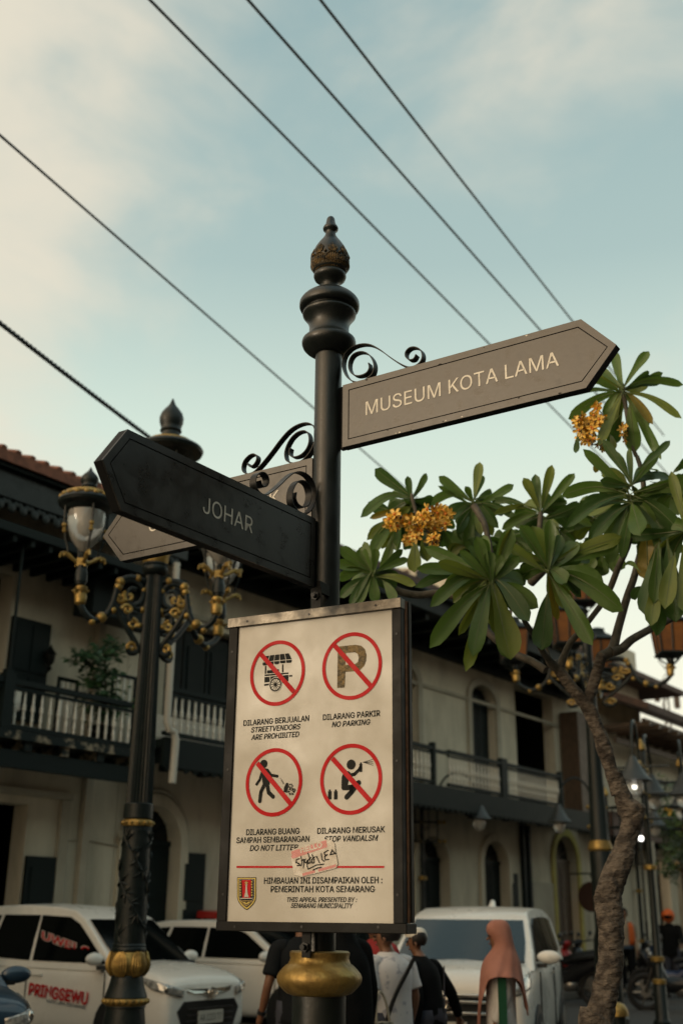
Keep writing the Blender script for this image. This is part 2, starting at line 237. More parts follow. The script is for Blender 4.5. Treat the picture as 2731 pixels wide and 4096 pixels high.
# ------------------------------------------------------------------ filled 2D outlines with holes, and lettering
def fill2d(loops, extrude=0., offset=0.):
    c = bpy.data.curves.new('t', 'CURVE'); c.dimensions = '2D'; c.fill_mode = 'BOTH'; c.extrude = extrude; c.offset = offset
    for lp in loops:
        s = c.splines.new('POLY'); s.points.add(len(lp) - 1); s.use_cyclic_u = True
        for p, q in zip(s.points, lp): p.co = (q[0], q[1], 0, 1)
    o = bpy.data.objects.new('t', c); col.objects.link(o)
    me = bpy.data.meshes.new_from_object(o.evaluated_get(bpy.context.evaluated_depsgraph_get()))
    vs = [v.co.copy() for v in me.vertices]; fs = [tuple(p.vertices) for p in me.polygons]
    bpy.data.objects.remove(o); bpy.data.curves.remove(c); bpy.data.meshes.remove(me)
    return vs, fs
GLY = {}
for ln in """A480|16,0 201,509 276,509 463,0 395,0 287,302 264,372 232,478 245,478 213,371 191,302 85,0/110,142 110,199 370,199 370,142
B456|60,0 60,509 241,509 266,508 289,504 310,499 329,491 345,481 359,469 371,456 381,442 388,426 394,410 397,392 398,374 397,358 395,344 392,331 387,320 380,310 373,301 365,293 356,286 347,280 336,275 324,270 311,265 324,260 339,257 351,252 363,245 374,237 385,227 394,216 402,203 409,189 414,173 417,155 418,136 417,117 413,100 408,83 400,67 390,52 377,39 362,28 344,18 324,10 301,4 275,1 247,0/125,57 245,57 272,58 296,63 315,70 330,80 341,92 349,105 354,120 355,137 355,149 352,161 348,173 342,184 335,194 327,203 317,211 306,218 293,224 279,228 264,230 248,231 125,231/125,285 238,285 252,286 265,288 277,291 288,296 299,302 308,309 316,317 323,326 329,337 333,348 335,359 336,372 334,388 330,403 323,417 313,429 299,439 283,446 263,450 240,452 125,452
C510|267,-7 235,-5 205,1 177,11 150,25 126,42 104,63 86,88 70,115 57,146 48,179 42,215 40,254 42,293 48,329 57,362 70,393 86,421 104,445 126,466 150,484 177,498 205,508 235,514 267,516 286,515 305,513 323,509 340,504 357,498 373,490 388,481 402,471 415,460 427,447 438,433 448,418 456,402 463,385 469,367 473,348 408,348 405,361 401,373 395,384 389,395 382,404 375,413 366,421 357,428 348,435 337,440 327,445 315,449 304,452 292,454 280,455 267,456 245,454 223,450 203,443 184,432 166,419 150,403 137,385 125,364 116,340 109,314 105,285 103,254 105,223 109,194 116,168 125,145 137,123 151,105 166,89 184,76 203,66 223,59 245,54 267,53 280,53 292,55 304,57 315,60 327,64 337,69 348,74 357,81 366,88 375,96 382,105 389,114 395,125 401,136 405,148 408,160 473,160 469,142 463,124 457,107 448,91 438,76 428,62 416,49 402,38 388,28 373,19 357,11 341,5 323,0 305,-4 286,-6
D502|219,0 96,0 96,57 215,57 244,58 272,63 296,70 318,81 337,94 354,110 368,128 379,149 388,172 394,198 398,226 399,255 398,285 394,312 388,337 379,361 368,381 354,399 338,415 320,428 299,438 275,446 249,450 221,452 93,452 93,509 225,509 261,507 294,501 325,492 353,478 377,461 399,441 418,418 433,391 446,361 455,329 460,293 462,255 460,217 455,181 446,149 433,119 417,92 398,68 376,48 351,31 322,17 291,8 256,2/125,509 125,0 60,0 60,509
E419|60,0 60,509 372,509 372,452 125,452 125,286 355,286 355,229 125,229 125,57 375,57 375,0
G520|269,-7 236,-5 205,1 176,11 149,25 125,43 104,64 85,88 69,116 57,146 47,179 42,215 40,254 42,293 47,329 57,362 69,393 85,421 103,445 125,466 149,484 175,498 203,508 233,514 265,516 285,515 304,513 322,509 340,504 358,497 374,489 389,480 403,469 416,458 429,445 439,431 449,416 458,401 465,384 470,367 474,349 408,349 404,361 399,372 393,383 387,393 380,403 373,411 365,420 356,427 347,434 337,439 326,444 315,448 304,452 291,454 279,455 265,456 243,454 222,450 202,443 183,432 166,419 150,404 137,385 125,364 116,340 109,314 105,285 103,254 105,223 109,194 116,168 125,145 137,124 151,105 166,90 184,76 203,66 224,59 246,54 269,53 290,54 309,57 328,63 345,71 360,81 374,93 386,107 396,123 404,141 410,160 414,180 415,202 434,199 283,199 283,256 478,256 478,200 476,170 471,141 463,115 451,91 436,69 419,50 399,33 377,19 352,8 326,0 298,-5
H517|60,0 60,509 125,509 125,289 392,289 392,509 457,509 457,0 392,0 392,232 125,232 125,0
I301|31,0 31,57 118,57 118,452 31,452 31,509 269,509 269,452 183,452 183,57 269,57 269,0
J396|185,-7 153,-4 124,3 98,15 75,33 57,55 44,81 36,111 33,145 33,173 98,173 98,145 99,123 104,104 111,88 122,74 134,64 149,56 166,51 185,50 204,51 220,56 235,64 248,74 258,88 266,104 270,123 272,145 272,509 336,509 336,145 334,111 326,81 313,55 294,33 271,15 246,3 217,-4
K467|104,145 104,216 139,261 174,303 212,344 364,509 448,509 231,276 228,276/60,0 60,509 125,509 125,334 124,225 125,193 125,0/372,0 188,259 228,309 449,0
L393|60,0 60,509 125,509 125,57 361,57 361,0
M628|60,0 60,509 152,509 277,187 287,159 299,123 311,84 322,49 307,49 318,83 330,121 342,158 352,187 476,509 568,509 568,0 504,0 504,291 504,327 505,369 506,413 507,457 513,457 498,409 482,363 467,322 456,291 342,0 286,0 170,291 159,321 145,361 129,408 112,457 119,457 120,416 121,372 122,328 122,291 122,0
N523|60,0 60,509 136,509 343,183 363,151 388,107 414,55 405,54 401,108 399,157 399,195 399,509 463,509 463,0 387,0 202,290 177,331 148,381 108,452 119,454 122,384 124,328 125,291 125,0
O533|267,-7 235,-5 205,1 177,11 150,25 126,42 105,63 86,88 70,115 57,146 48,179 42,215 40,254 42,293 48,329 57,362 70,393 86,421 105,445 126,466 150,484 177,498 205,508 235,514 267,516 299,514 329,508 357,498 384,484 408,466 429,445 448,421 464,393 477,362 486,329 491,293 493,254 491,215 486,179 477,146 464,115 448,88 429,63 408,42 384,25 357,11 329,1 299,-5/267,53 289,54 310,59 330,66 349,76 367,89 383,105 396,123 408,144 418,168 425,194 429,223 430,254 429,286 425,314 418,341 408,365 396,386 383,404 367,420 349,433 330,443 310,450 289,454 267,456 245,454 223,450 203,443 184,433 167,420 151,404 137,385 125,364 116,340 109,314 105,285 103,254 105,223 109,194 116,168 125,144 137,123 151,105 167,89 184,76 203,66 223,59 245,54
P445|60,0 60,509 235,509 263,507 289,503 312,497 332,487 350,476 366,462 379,447 390,430 398,411 404,391 407,370 409,348 407,325 404,304 398,284 390,265 379,248 366,233 350,219 332,207 312,198 289,191 263,187 235,186 109,186 109,242 233,242 252,243 269,246 284,250 297,256 308,264 318,272 327,282 333,294 338,306 342,319 344,333 344,348 344,362 342,376 338,389 333,402 326,413 318,423 308,431 297,439 284,444 268,449 251,451 232,452 125,452 125,0
R449|60,0 60,509 236,509 264,507 290,504 313,497 333,489 351,478 367,465 380,450 390,433 399,415 405,395 408,374 409,352 408,330 405,309 399,290 390,271 380,255 367,240 351,228 333,217 312,209 289,203 264,199 236,198 96,198 96,255 234,255 252,256 269,258 284,262 298,267 309,273 319,281 327,290 334,300 339,312 342,324 344,338 345,352 344,367 342,380 339,393 334,405 327,415 319,425 309,433 298,440 284,445 269,449 252,451 233,452 125,452 125,0/353,0 230,229 303,229 428,0
S447|224,-9 197,-8 172,-4 149,1 128,9 108,19 91,31 76,45 64,60 54,77 46,96 41,115 38,137 104,137 107,123 110,110 116,98 123,88 132,79 142,71 154,64 166,59 180,55 194,52 209,50 224,49 241,50 257,52 272,55 286,60 299,66 311,74 321,82 329,92 336,102 341,114 345,126 346,139 345,151 342,161 338,171 332,179 325,186 316,193 307,199 296,205 284,209 272,214 259,218 245,222 184,239 154,249 128,260 105,274 86,289 71,307 60,326 54,348 52,372 53,393 58,413 65,431 75,448 87,463 102,476 119,488 138,498 158,506 180,511 203,514 227,516 252,514 275,511 296,505 316,498 334,488 351,476 365,463 377,449 387,433 394,415 399,397 401,378 337,378 334,396 326,412 316,426 302,437 286,447 267,453 247,457 225,459 209,458 194,456 180,452 167,448 156,442 145,435 136,427 129,418 123,409 118,398 116,387 115,376 116,363 119,352 124,342 131,334 139,326 148,319 158,313 169,308 180,304 191,300 202,296 212,293 264,279 312,264 324,258 336,252 347,245 359,238 369,229 379,220 387,209 395,198 401,185 405,171 407,155 408,139 407,118 403,99 396,81 386,64 374,48 360,34 343,21 323,11 302,2 278,-4 252,-8
T449|32,452 32,509 417,509 417,452 257,452 257,0 193,0 193,452
U517|259,-8 230,-7 203,-2 177,5 154,15 133,28 114,43 98,60 85,80 74,101 66,124 62,148 60,173 60,509 124,509 124,178 125,160 128,144 133,128 141,113 150,99 160,87 173,77 187,68 203,61 220,56 239,53 259,52 279,53 298,56 315,61 331,68 345,77 357,87 368,99 377,113 384,128 389,144 392,160 393,178 393,509 457,509 457,173 456,148 451,124 443,101 433,80 419,60 403,43 384,28 363,15 340,5 315,-2 288,-7
V480|204,0 16,509 84,509 192,206 215,137 248,31 235,31 267,138 290,206 395,509 463,509 278,0
W686|155,0 16,509 82,509 163,196 175,145 187,94 197,40 189,40 200,94 211,145 224,196 306,509 380,509 462,196 474,145 486,94 497,40 488,40 499,94 510,145 523,196 603,509 670,509 530,0 455,0 368,323 351,391 336,475 350,475 335,395 318,323 230,0
Y472|203,0 203,208 16,509 91,509 192,344 222,292 229,279 236,264 243,248 250,230 224,230 231,248 237,265 244,280 251,293 280,344 381,509 455,509 268,208 268,0
Z438|42,0 42,46 273,385 306,431 341,476 348,454 285,452 223,452 40,452 40,509 397,509 397,462 169,129 134,81 97,33 90,54 152,57 214,57 399,57 399,0
:188|95,-4 86,-4 78,-1 70,3 63,9 57,16 53,24 50,32 50,41 50,50 53,59 57,66 63,73 70,79 78,83 86,86 95,87 104,86 113,83 121,79 128,73 134,66 138,59 140,50 141,41 140,32 138,24 134,16 128,9 121,3 113,-1 104,-4/95,271 86,272 78,274 70,278 63,284 57,291 53,299 50,307 50,316 50,325 53,334 57,342 63,349 70,354 78,359 86,361 95,362 104,361 113,359 121,354 128,349 134,342 138,334 140,325 141,316 140,307 138,299 134,291 128,284 121,278 113,274 104,272
0453|227,-7 199,-5 174,1 151,11 130,24 111,41 95,62 80,86 69,113 60,144 53,178 49,214 48,254 49,294 53,330 60,364 69,395 81,422 95,447 112,467 130,484 151,498 174,508 200,514 227,516 254,514 279,508 302,498 323,484 342,467 358,447 372,422 384,395 393,364 400,330 404,294 405,254 404,214 400,178 393,144 384,113 373,86 359,62 342,41 323,24 302,11 279,1 254,-5/227,50 245,51 261,56 276,63 290,74 303,87 313,103 323,122 330,144 336,168 340,194 343,223 344,254 343,285 340,314 336,341 330,365 323,387 313,405 303,422 290,435 276,446 261,453 245,458 227,460 209,458 192,453 177,446 163,435 151,422 140,405 131,387 123,365 117,341 113,314 110,285 109,254 110,223 113,194 117,168 123,144 131,122 140,103 151,87 163,74 177,63 192,56 209,51
1453|76,0 76,55 391,55 391,0/276,509 276,0 212,0 212,448 209,448 86,358 86,427 198,509
2453|64,0 64,47 234,229 282,282 291,294 299,305 305,316 311,327 315,337 318,348 320,360 320,371 319,385 317,397 313,408 308,419 301,428 293,436 283,443 273,449 262,454 250,457 237,459 224,460 209,459 196,457 184,453 172,447 162,441 153,433 145,424 139,413 134,402 130,390 128,376 127,362 66,362 67,384 71,405 77,424 86,442 98,459 111,473 126,486 143,496 162,505 182,511 203,514 225,516 247,514 268,511 288,505 306,497 323,486 337,474 350,461 361,445 370,428 376,411 380,392 381,372 380,358 378,345 375,331 371,318 365,304 357,290 347,275 336,259 322,241 306,223 288,202 267,180 153,60 153,57 389,57 389,0
3453|218,-7 195,-6 173,-3 152,2 133,10 114,19 98,30 83,43 70,57 60,74 52,91 46,111 44,132 109,132 111,119 115,107 120,97 126,87 134,78 144,71 154,64 165,59 178,55 191,52 204,50 219,50 234,51 248,53 262,56 275,61 287,67 297,74 307,83 315,93 321,104 325,116 328,130 329,145 328,158 326,172 322,184 316,196 308,207 299,217 288,226 275,234 260,240 242,244 223,247 201,248 157,248 157,299 288,448 288,452 70,452 70,509 372,509 372,461 211,278 211,289 239,290 264,288 287,284 308,276 327,265 344,253 359,239 371,222 381,205 387,186 392,166 393,145 392,123 387,103 380,84 370,66 358,50 344,36 327,23 309,12 288,4 266,-2 243,-6
4453|40,105 40,158 247,509 311,509 109,166 109,163 413,163 413,105/282,0 282,121 282,146 282,318 343,318 343,0
5453|221,-7 199,-6 178,-2 159,3 140,11 123,21 108,32 94,45 83,60 73,76 66,93 62,111 60,130 122,130 124,119 127,108 132,98 138,89 145,80 154,73 163,66 173,60 184,56 196,52 208,50 221,50 236,51 250,53 264,58 276,64 288,72 298,82 307,92 314,104 320,117 324,131 327,146 328,162 327,178 324,193 320,208 314,221 306,233 297,244 286,254 275,262 262,269 248,273 233,276 218,277 205,276 192,275 180,272 167,268 156,264 145,258 136,252 128,246 67,253 96,509 366,509 366,452 151,452 134,301 136,301 145,308 155,315 166,320 178,325 190,329 203,331 216,333 229,334 247,333 263,330 279,326 294,321 308,314 321,306 334,296 345,285 355,273 364,260 372,246 379,231 384,215 388,199 390,181 391,163 390,139 385,117 379,95 369,76 357,57 343,41 327,27 309,15 289,6 268,-1 245,-5
6453|226,-7 203,-5 182,-1 161,5 142,15 125,26 109,40 96,56 84,74 75,94 69,115 65,138 64,162 65,180 68,199 73,219 80,239 89,261 102,285 118,311 137,340 252,509 322,509 151,261 145,261 149,268 154,275 159,281 165,288 172,293 179,299 187,303 196,307 205,310 214,312 224,314 235,314 257,313 278,309 298,303 316,295 332,284 346,271 359,257 370,240 378,221 384,201 388,180 389,157 388,134 384,112 377,92 368,73 356,55 343,39 327,26 310,14 291,5 271,-2 249,-6/226,48 241,49 254,52 267,56 279,63 289,70 299,79 307,90 314,101 320,114 324,128 327,142 327,157 327,173 324,187 320,201 314,213 307,225 299,235 289,244 279,251 267,258 254,262 241,264 226,265 212,264 198,262 186,258 174,252 163,244 153,235 145,225 138,214 132,201 128,188 126,174 125,158 126,143 128,128 132,114 138,102 145,90 153,79 163,70 174,63 186,56 198,52 212,49
7453|97,0 323,448 323,452 62,452 62,509 391,509 391,449 165,0
8453|226,-7 201,-6 178,-2 156,3 136,11 117,21 101,33 86,47 74,62 64,78 57,96 53,115 52,135 53,151 55,166 59,181 65,195 72,208 81,220 90,231 101,241 113,249 125,256 139,261 153,265 153,267 135,273 119,282 105,293 93,308 83,324 76,342 72,360 70,380 72,399 75,417 82,434 90,450 101,464 114,477 129,488 146,498 164,506 184,511 204,514 226,516 248,514 269,511 288,506 306,498 323,488 337,477 350,464 361,450 370,434 377,417 380,399 382,380 380,361 376,342 369,324 359,308 347,293 333,282 318,273 300,267 300,265 314,261 327,256 339,249 351,241 362,231 372,220 380,208 387,195 393,181 397,166 400,151 401,135 399,115 395,96 388,78 378,62 366,47 352,33 335,21 317,11 296,3 275,-2 251,-6/226,49 243,50 258,52 272,55 285,60 296,66 307,74 315,82 323,91 329,102 333,113 336,126 337,139 336,152 333,165 329,177 322,189 314,199 305,208 295,216 283,223 270,228 256,232 242,234 226,235 211,234 196,232 182,228 169,223 157,216 147,208 138,199 130,189 123,177 119,165 116,152 115,139 116,126 119,113 123,102 129,91 136,82 145,74 156,66 167,60 180,55 195,52 210,50/226,290 239,290 252,292 263,296 274,300 284,306 293,313 300,321 307,330 312,341 316,351 318,363 319,376 318,388 316,399 313,410 308,420 301,429 294,437 285,444 275,449 264,454 252,457 240,459 226,460 213,459 200,457 188,454 177,449 167,444 159,437 151,429 145,420 139,410 136,399 134,388 133,376 134,363 136,351 139,341 145,330 151,321 159,313 168,306 178,300 189,296 201,292 213,290
9453|226,516 249,514 271,510 291,503 310,494 328,482 343,468 356,452 368,434 377,414 384,393 388,371 389,347 388,328 385,309 380,290 373,270 363,248 350,224 334,197 315,168 200,0 130,0 301,248 307,248 303,240 299,234 294,227 287,221 281,215 273,210 265,206 257,202 248,199 238,196 228,195 218,195 195,196 175,199 155,206 137,214 121,225 106,237 94,252 83,269 74,287 68,307 65,329 64,352 65,375 69,397 75,417 85,436 96,454 110,469 125,483 143,494 162,504 182,510 203,514/226,460 212,459 199,457 186,452 174,446 163,438 154,429 145,419 138,407 133,395 129,381 126,367 125,352 126,336 129,322 133,308 138,295 145,284 154,274 163,265 174,257 186,251 199,247 212,244 226,243 240,244 254,247 267,251 279,257 289,265 299,273 307,284 314,295 320,308 324,321 327,335 327,350 327,366 324,381 320,394 314,407 307,419 299,429 290,438 279,446 267,452 254,457 241,459
F410|60,0 60,509 369,509 369,452 125,452 125,278 346,278 346,221 125,221 125,0""".split('\n'):
    h, b = ln[1:].split('|', 1)
    GLY[ln[0]] = (int(h), [[tuple(map(int, p.split(','))) for p in q.split()] for q in b.split('/')])
def text2d(s, width, cap, bold=0., shear=0.):
    """lettering set from (0, 0), fitted to the width and cap height; returns verts, faces"""
    x = 0; loops = []
    for ch in s:
        if ch == ' ': x += 190; continue
        a, lp = GLY[ch]
        loops += [[(x + p[0], p[1]) for p in q] for q in lp]; x += a
    x0 = min(p[0] for q in loops for p in q); x1 = max(p[0] for q in loops for p in q)
    k = cap / 509
    area = lambda q: sum(a[0] * b[1] - b[0] * a[1] for a, b in zip(q, q[1:] + q[:1]))
    sg = 1 if area(GLY['I'][1][0]) > 0 else -1; vs, fs = [], []
    def inside(p, q):
        c = False
        for (xa, ya), (xb, yb) in zip(q, q[1:] + q[:1]):
            if (ya > p[1]) != (yb > p[1]) and p[0] < (xb - xa) * (p[1] - ya) / (yb - ya) + xa: c = not c
        return c
    for i, q in enumerate([q for q in loops if area(q) * sg > 0]):      # each stroke outline with the holes it encloses
        grp = [q] + [h for h in loops if area(h) * sg < 0 and inside(h[0], q)]
        v2, f2 = fill2d([[((p[0] - x0) * k, p[1] * k) for p in g] for g in grp], offset=bold * cap)
        o = len(vs); vs += [V((v.x, v.y, v.z + .00012 * (i % 3))) for v in v2]; fs += [tuple(a + o for a in f) for f in f2]
    sx = width / ((x1 - x0) * k)
    return [V((v.x * sx + shear * v.y, v.y, v.z)) for v in vs], fs
def word_spans(s):
    x = 0; sp = []; w = ''; a0 = None
    for ch in s + ' ':
        if ch == ' ':
            if w: sp.append((w, a0, a1))
            w = ''; x += 190; continue
        a, lp = GLY[ch]; xs = [x + p[0] for q in lp for p in q]
        if not w: a0 = min(xs)
        a1 = max(xs); w += ch; x += a
    lo, hi = sp[0][1], sp[-1][2]; return [(w, (a - lo) / (hi - lo), (b - lo) / (hi - lo)) for w, a, b in sp]
def text(mb, s, O, X, Y, Z, x0, y0, width, cap, z, bold=0., shear=0.):
    vs, fs = text2d(s, width, cap, bold, shear)
    return mb.add([O + X * (x0 + v.x) + Y * (y0 + v.y) + Z * z for v in vs], fs)

# ================================================================== 1. signpost, arrow signs, notice board
Z_ = V((0, 0, 1))
AX = V((-0.0684, 4.8, 0))
kA = crop(1100, 800, .5102); kN = crop(900, 3500, .8929)
PX = pxs(4.8)
post = thing('signpost', 'dark green round signpost with a turned finial on top and a gold ring low down', 'signpost', AX)
def pz(y, c, d=4.8, x=1310): return at(*c(0, y), d).z if False else at(x, c(0, y)[1], d).z
fin = MB()
prof = [(133, 12), (137, 24), (150, 34), (170, 38), (200, 46), (206, 56), (215, 62), (224, 66), (236, 64), (244, 52), (256, 42), (280, 46), (310, 68), (345, 100), (380, 126), (420, 146), (460, 156), (500, 157), (540, 151), (566, 139), (572, 124), (578, 124), (588, 136), (604, 138), (622, 130), (638, 104), (652, 80), (670, 68), (700, 72)]
fin.lathe([(pz(y, kA), r * .5102 * PX) for y, r in prof[::-1]], AX, 40)
obj('finial', fin, m_post, post, True, ang=50)
# relief of leaves round the finial belly
lf = MB()
def belly(z):
    ps = [(pz(y, kA), r * .5102 * PX) for y, r in prof]
    for (z0, r0), (z1, r1) in zip(ps, ps[1:]):
        if z1 <= z <= z0: return r1 + (r0 - r1) * (z - z1) / (z0 - z1 + 1e-9)
    return ps[-1][1]
def onbelly(a, z, e): r = belly(z) + e; return AX + V((r * math.cos(a), r * math.sin(a), z))
zb0, zb1, zb2 = pz(575, kA), pz(485, kA), pz(395, kA)
for i in range(8):
    a0 = 2 * math.pi * i / 8 + .15
    for j in range(-3, 4):                         # fan of ribs above, skirt of flutes below
        a1 = a0 + j * .095; zt = zb2 - abs(j) * .008
        lf.tube([onbelly(a0 + j * .03, zb1 + .004, 0), onbelly(a0 + j * .07, (zb1 + zt) / 2, .004), onbelly(a1, zt, .001)], [.0022, .0045, .002], 6)
        b0 = a0 + j * .112
        lf.tube([onbelly(b0, zb0, 0), onbelly(b0, (zb0 + zb1) / 2 + .004, .0035), onbelly(b0, zb1 - .002 + .003 * math.cos(j), .001)], [.003, .0055, .003], 6)
    lf.tube([onbelly(a0 + q * .39, zb1 + .006 * (1 - (2 * abs(q)) ** 2), .003) for q in (-1, -.66, -.33, 0, .33, .66, 1)], .003, 6)
    lf.ball(onbelly(a0 + .39, zb1 + .008, .002), .008, 8, 6)
obj('leaf_relief', lf, m_oldgold, post, True)
cap = MB()
pc = [(690, 72), (706, 80), (720, 112), (734, 150), (750, 184), (770, 214), (790, 236), (808, 249), (825, 252), (845, 251), (858, 244), (868, 226), (872, 210), (880, 206), (888, 220), (900, 224), (912, 221), (928, 206), (948, 188), (970, 174), (1000, 165), (1038, 165), (1064, 174), (1082, 188), (1094, 206), (1104, 219), (1120, 224), (1140, 222), (1160, 212), (1180, 192), (1198, 165), (1212, 140), (1222, 124)]
cap.lathe([(pz(y, kA), r * .5102 * PX) for y, r in pc[::-1]], AX, 48)
obj('collar', cap, m_post, post, True, ang=50)
pl = MB(); zr = at(1285, 3865, 4.8).z
pl.lathe([(zr - .03, .0635), (pz(1215, kA), .0635)], AX, 40)
obj('pole', pl, m_post, post, True)
pl = MB(); pl.lathe([(0, .13), (.04, .13), (.05, .105), (.12, .10), (.14, 93 * PX), (at(1280, 3975, 4.8).z + .01, 93 * PX)], AX, 40)
obj('lower_pole', pl, m_post, post, True)
rg = MB(); pg = [(340, 112), (346, 118), (358, 118), (372, 115), (384, 118), (396, 122), (402, 130), (412, 140), (425, 150), (440, 160), (456, 166), (472, 166), (488, 161), (504, 150), (518, 138), (530, 126), (538, 108), (541, 100)]
rg.lathe([(at(1278, kN(0, y)[1], 4.8).z, r * .8929 * PX) for y, r in pg[::-1]], AX, 56)
obj('gold_ring', rg, m_gold, post, True, ang=50)

# ---- arrow signs
k2 = crop(1300, 1200, .7653); k3 = crop(200, 1500, .7653)
SH, SL, ST, SR = .3145, 1.1716, .1391, .0821
class Frame: pass
def arrow_frame(z, az):
    f = Frame(); f.X = V((math.cos(az), -math.sin(az), 0)); f.Y = Z_.copy(); n = f.X.cross(Z_)
    f.Z = n if n.dot(CAM - AX) > 0 else -n
    f.O = AX + f.X * SR + Z_ * (z + 1.5)
    def loc(x, y): p = onplane(x, y, f.O, f.Z) - f.O; return p.dot(f.X), p.dot(f.Y)
    f.loc = loc; return f
fr1, fr2, fr3 = arrow_frame(2.0227, .5771), arrow_frame(1.3521, 2.1767), arrow_frame(1.6917, 3.7182)
# the scroll bracket, measured on the right-hand sign and repeated on the others
scr = [(222, 325), (226, 350), (214, 374), (190, 388), (160, 392), (134, 380), (119, 350), (122, 312), (142, 280), (180, 266), (215, 275), (240, 303), (251, 340), (243, 378), (222, 400), (190, 420), (150, 424), (112, 402), (90, 360), (87, 315), (103, 272), (140, 240), (190, 226), (235, 231), (280, 255), (320, 285), (365, 316), (405, 338), (435, 347), (470, 338), (495, 315), (503, 285), (492, 256), (463, 242), (435, 247), (416, 268), (416, 292), (434, 308), (458, 303), (470, 280)]
scroll = [fr1.loc(*k2(*p)) for p in scr]
scroll = [(a, b - SH) for a, b in scroll]
TIP = [ST]
def pent(ins, tip=0):                              # sign outline inset by ins
    return [(ins, ins), (SL - ins * .45, ins), (SL + TIP[0] - ins * 1.12, SH / 2), (SL - ins * .45, SH - ins), (ins, SH - ins)]
def arrow(f, label, words, sy):
    r = thing('arrow_sign', label, 'sign', f.O, group='arrow signs on the signpost')
    TIP[0] = .108 if 'JOHAR' in label and 'behind' not in label else ST
    b = MB(); b.prism(pent(0), f.O, f.X, f.Y, f.Z, -.045, -.005)
    obj('core', b, m_groove, r, True, smooth=False)
    b = MB(); vs, fs = fill2d([pent(0), pent(.031)], .0035)
    b.add([f.O + f.X * v.x + f.Y * v.y + f.Z * (v.z - .0025) for v in vs], fs); obj('border', b, m_board, r, True, smooth=False)
    b = MB(); vs, fs = fill2d([pent(.036)], .003)
    b.add([f.O + f.X * v.x + f.Y * v.y + f.Z * (v.z - .0025) for v in vs], fs); fc = obj('face', b, m_board, r, True, smooth=False)
    if 'MUSEUM' in label:                            # paint knocked off along the edges
        cr_ = random.Random(4)
        for k in range(13):
            x0 = cr_.uniform(.05, SL - .05); y0 = cr_.choice((.004, .006, SH - .006, .028, SH - .03)); w0 = cr_.uniform(.003, .009)
            b = MB(); b.add([f.O + f.X * (x0 + w0 * cr_.uniform(.6, 1.2) * math.cos(q * 1.05)) + f.Y * (y0 + w0 * .45 * cr_.uniform(.6, 1.2) * math.sin(q * 1.05)) + f.Z * .0014 for q in range(6)], [tuple(range(6))]); obj('paint_chip', b, m_letter if k % 3 == 0 else m_groove, fc, True, smooth=False)
    rev = 1 if f.X.dot(V((1, 0, 0))) > 0 else -1
    for s, pa, pb, cp in words:
        (xa, ya), (xb, yb) = f.loc(*pa), f.loc(*pb)
        W_ = abs(xb - xa)
        for wd, u0, u1 in word_spans(s):
            b = MB(); text(b, wd, f.O, f.X * rev, f.Y, f.Z, xa * rev + u0 * W_, (ya + yb) / 2 if sy is None else sy, (u1 - u0) * W_, cp, .0022)
            obj('lettering', b, m_letter, fc, True, smooth=False)
    b = MB(); b.ribbon(smoothpath(scroll, 3) and [tuple(p) for p in smoothpath([(x, y, 0) for x, y in scroll], 3)] and [(p.x, p.y) for p in smoothpath([(x, y, 0) for x, y in scroll], 3)], f.O + f.Y * SH - f.Z * .022, f.X, f.Y, f.Z, .017, .0045)
    obj('scroll_bracket', b, m_iron, r, True, ang=60)
    b = MB(); b.prism([(-.022, .0), (-.002, .0), (-.002, SH), (-.022, SH)], f.O, f.X, f.Y, f.Z, -.04, -.012)
    obj('mounting_plate', b, m_iron, r, True, smooth=False)
    return r
capm = (fr1.loc(*k2(215, 538))[1] - fr1.loc(*k2(215, 608))[1])
arrow(fr1, 'lit brown arrow sign pointing right that reads MUSEUM KOTA LAMA', [('MUSEUM KOTA LAMA', k2(213, 608), k2(1221, 338), capm)], None)
arrow(fr2, 'dark arrow sign pointing left towards the camera that reads JOHAR', [('JOHAR', k3(797, 720), k3(1056, 826), capm)], None)
gx = fr3.loc(*k3(520, 800))[0]; ge = fr3.loc(*k3(1196, 600))[0]
arrow(fr3, 'half hidden arrow sign pointing left away behind the JOHAR sign', [('GEREJA BLENDUK', k3(518, 814), (k3(1196, 634)), capm)], fr3.loc(*k3(540, 816))[1])

# ---- notice board
kP = crop(850, 2350, .5952)
BO = V((-.1145, 4.6305, 2.0779)); ba = .4774
BX = V((math.cos(ba), -math.sin(ba), 0)); BY = Z_.copy(); BZ = V((-math.sin(ba), -math.cos(ba), 0))
def pp(x, y):
    p = onplane(*kP(x, y), BO, BZ) - BO; return p.dot(BX), p.dot(BY)
BW, BH = .7376 / 2, 1.1987 / 2
board = thing('notice_board', 'framed cream notice board with four red prohibition circles bolted to the signpost', 'notice board', BO)
b = MB(); b.prism([(-BW - .004, -BH - .02), (BW + .004, -BH - .02), (BW + .004, BH + .01), (-BW - .004, BH + .01)], BO, BX, BY, BZ, -.008, 0)
panel = obj('panel', b, m_panel, board, True, smooth=False)
xl, _ = pp(120, 700); xr, _ = pp(1277, 700); yt = pp(640, 150)[1]; ytb = pp(640, 215)[1]; ybt, ybb = pp(640, 2250)[1], pp(640, 2318)[1]
xl = pp(135, 300)[0] - .0; FX0 = pp(121, 300)[0]; FX1 = pp(1272, 300)[0]
def bar(mb, x0, y0, x1, y1, z0, z1): return mb.prism([(x0, y0), (x1, y0), (x1, y1), (x0, y1)], BO, BX, BY, BZ, z0, z1)
fm = MB(); bar(fm, FX0, ybt, -BW + .001, ytb - .001, -.03, .010); fm2 = MB(); bar(fm2, BW - .001, ybt, FX1, ytb - .001, -.03, .010)
obj('side_rail', fm, m_frame, board, True, smooth=False, bev=.002); obj('side_rail', fm2, m_frame, board, True, smooth=False, bev=.002)
m_topbar = mat('worn_top_rail', (.10, .085, .062), .32, .4, c2=(.02, .02, .018), scale=9, lo=.45, hi=.7, bump=.1)
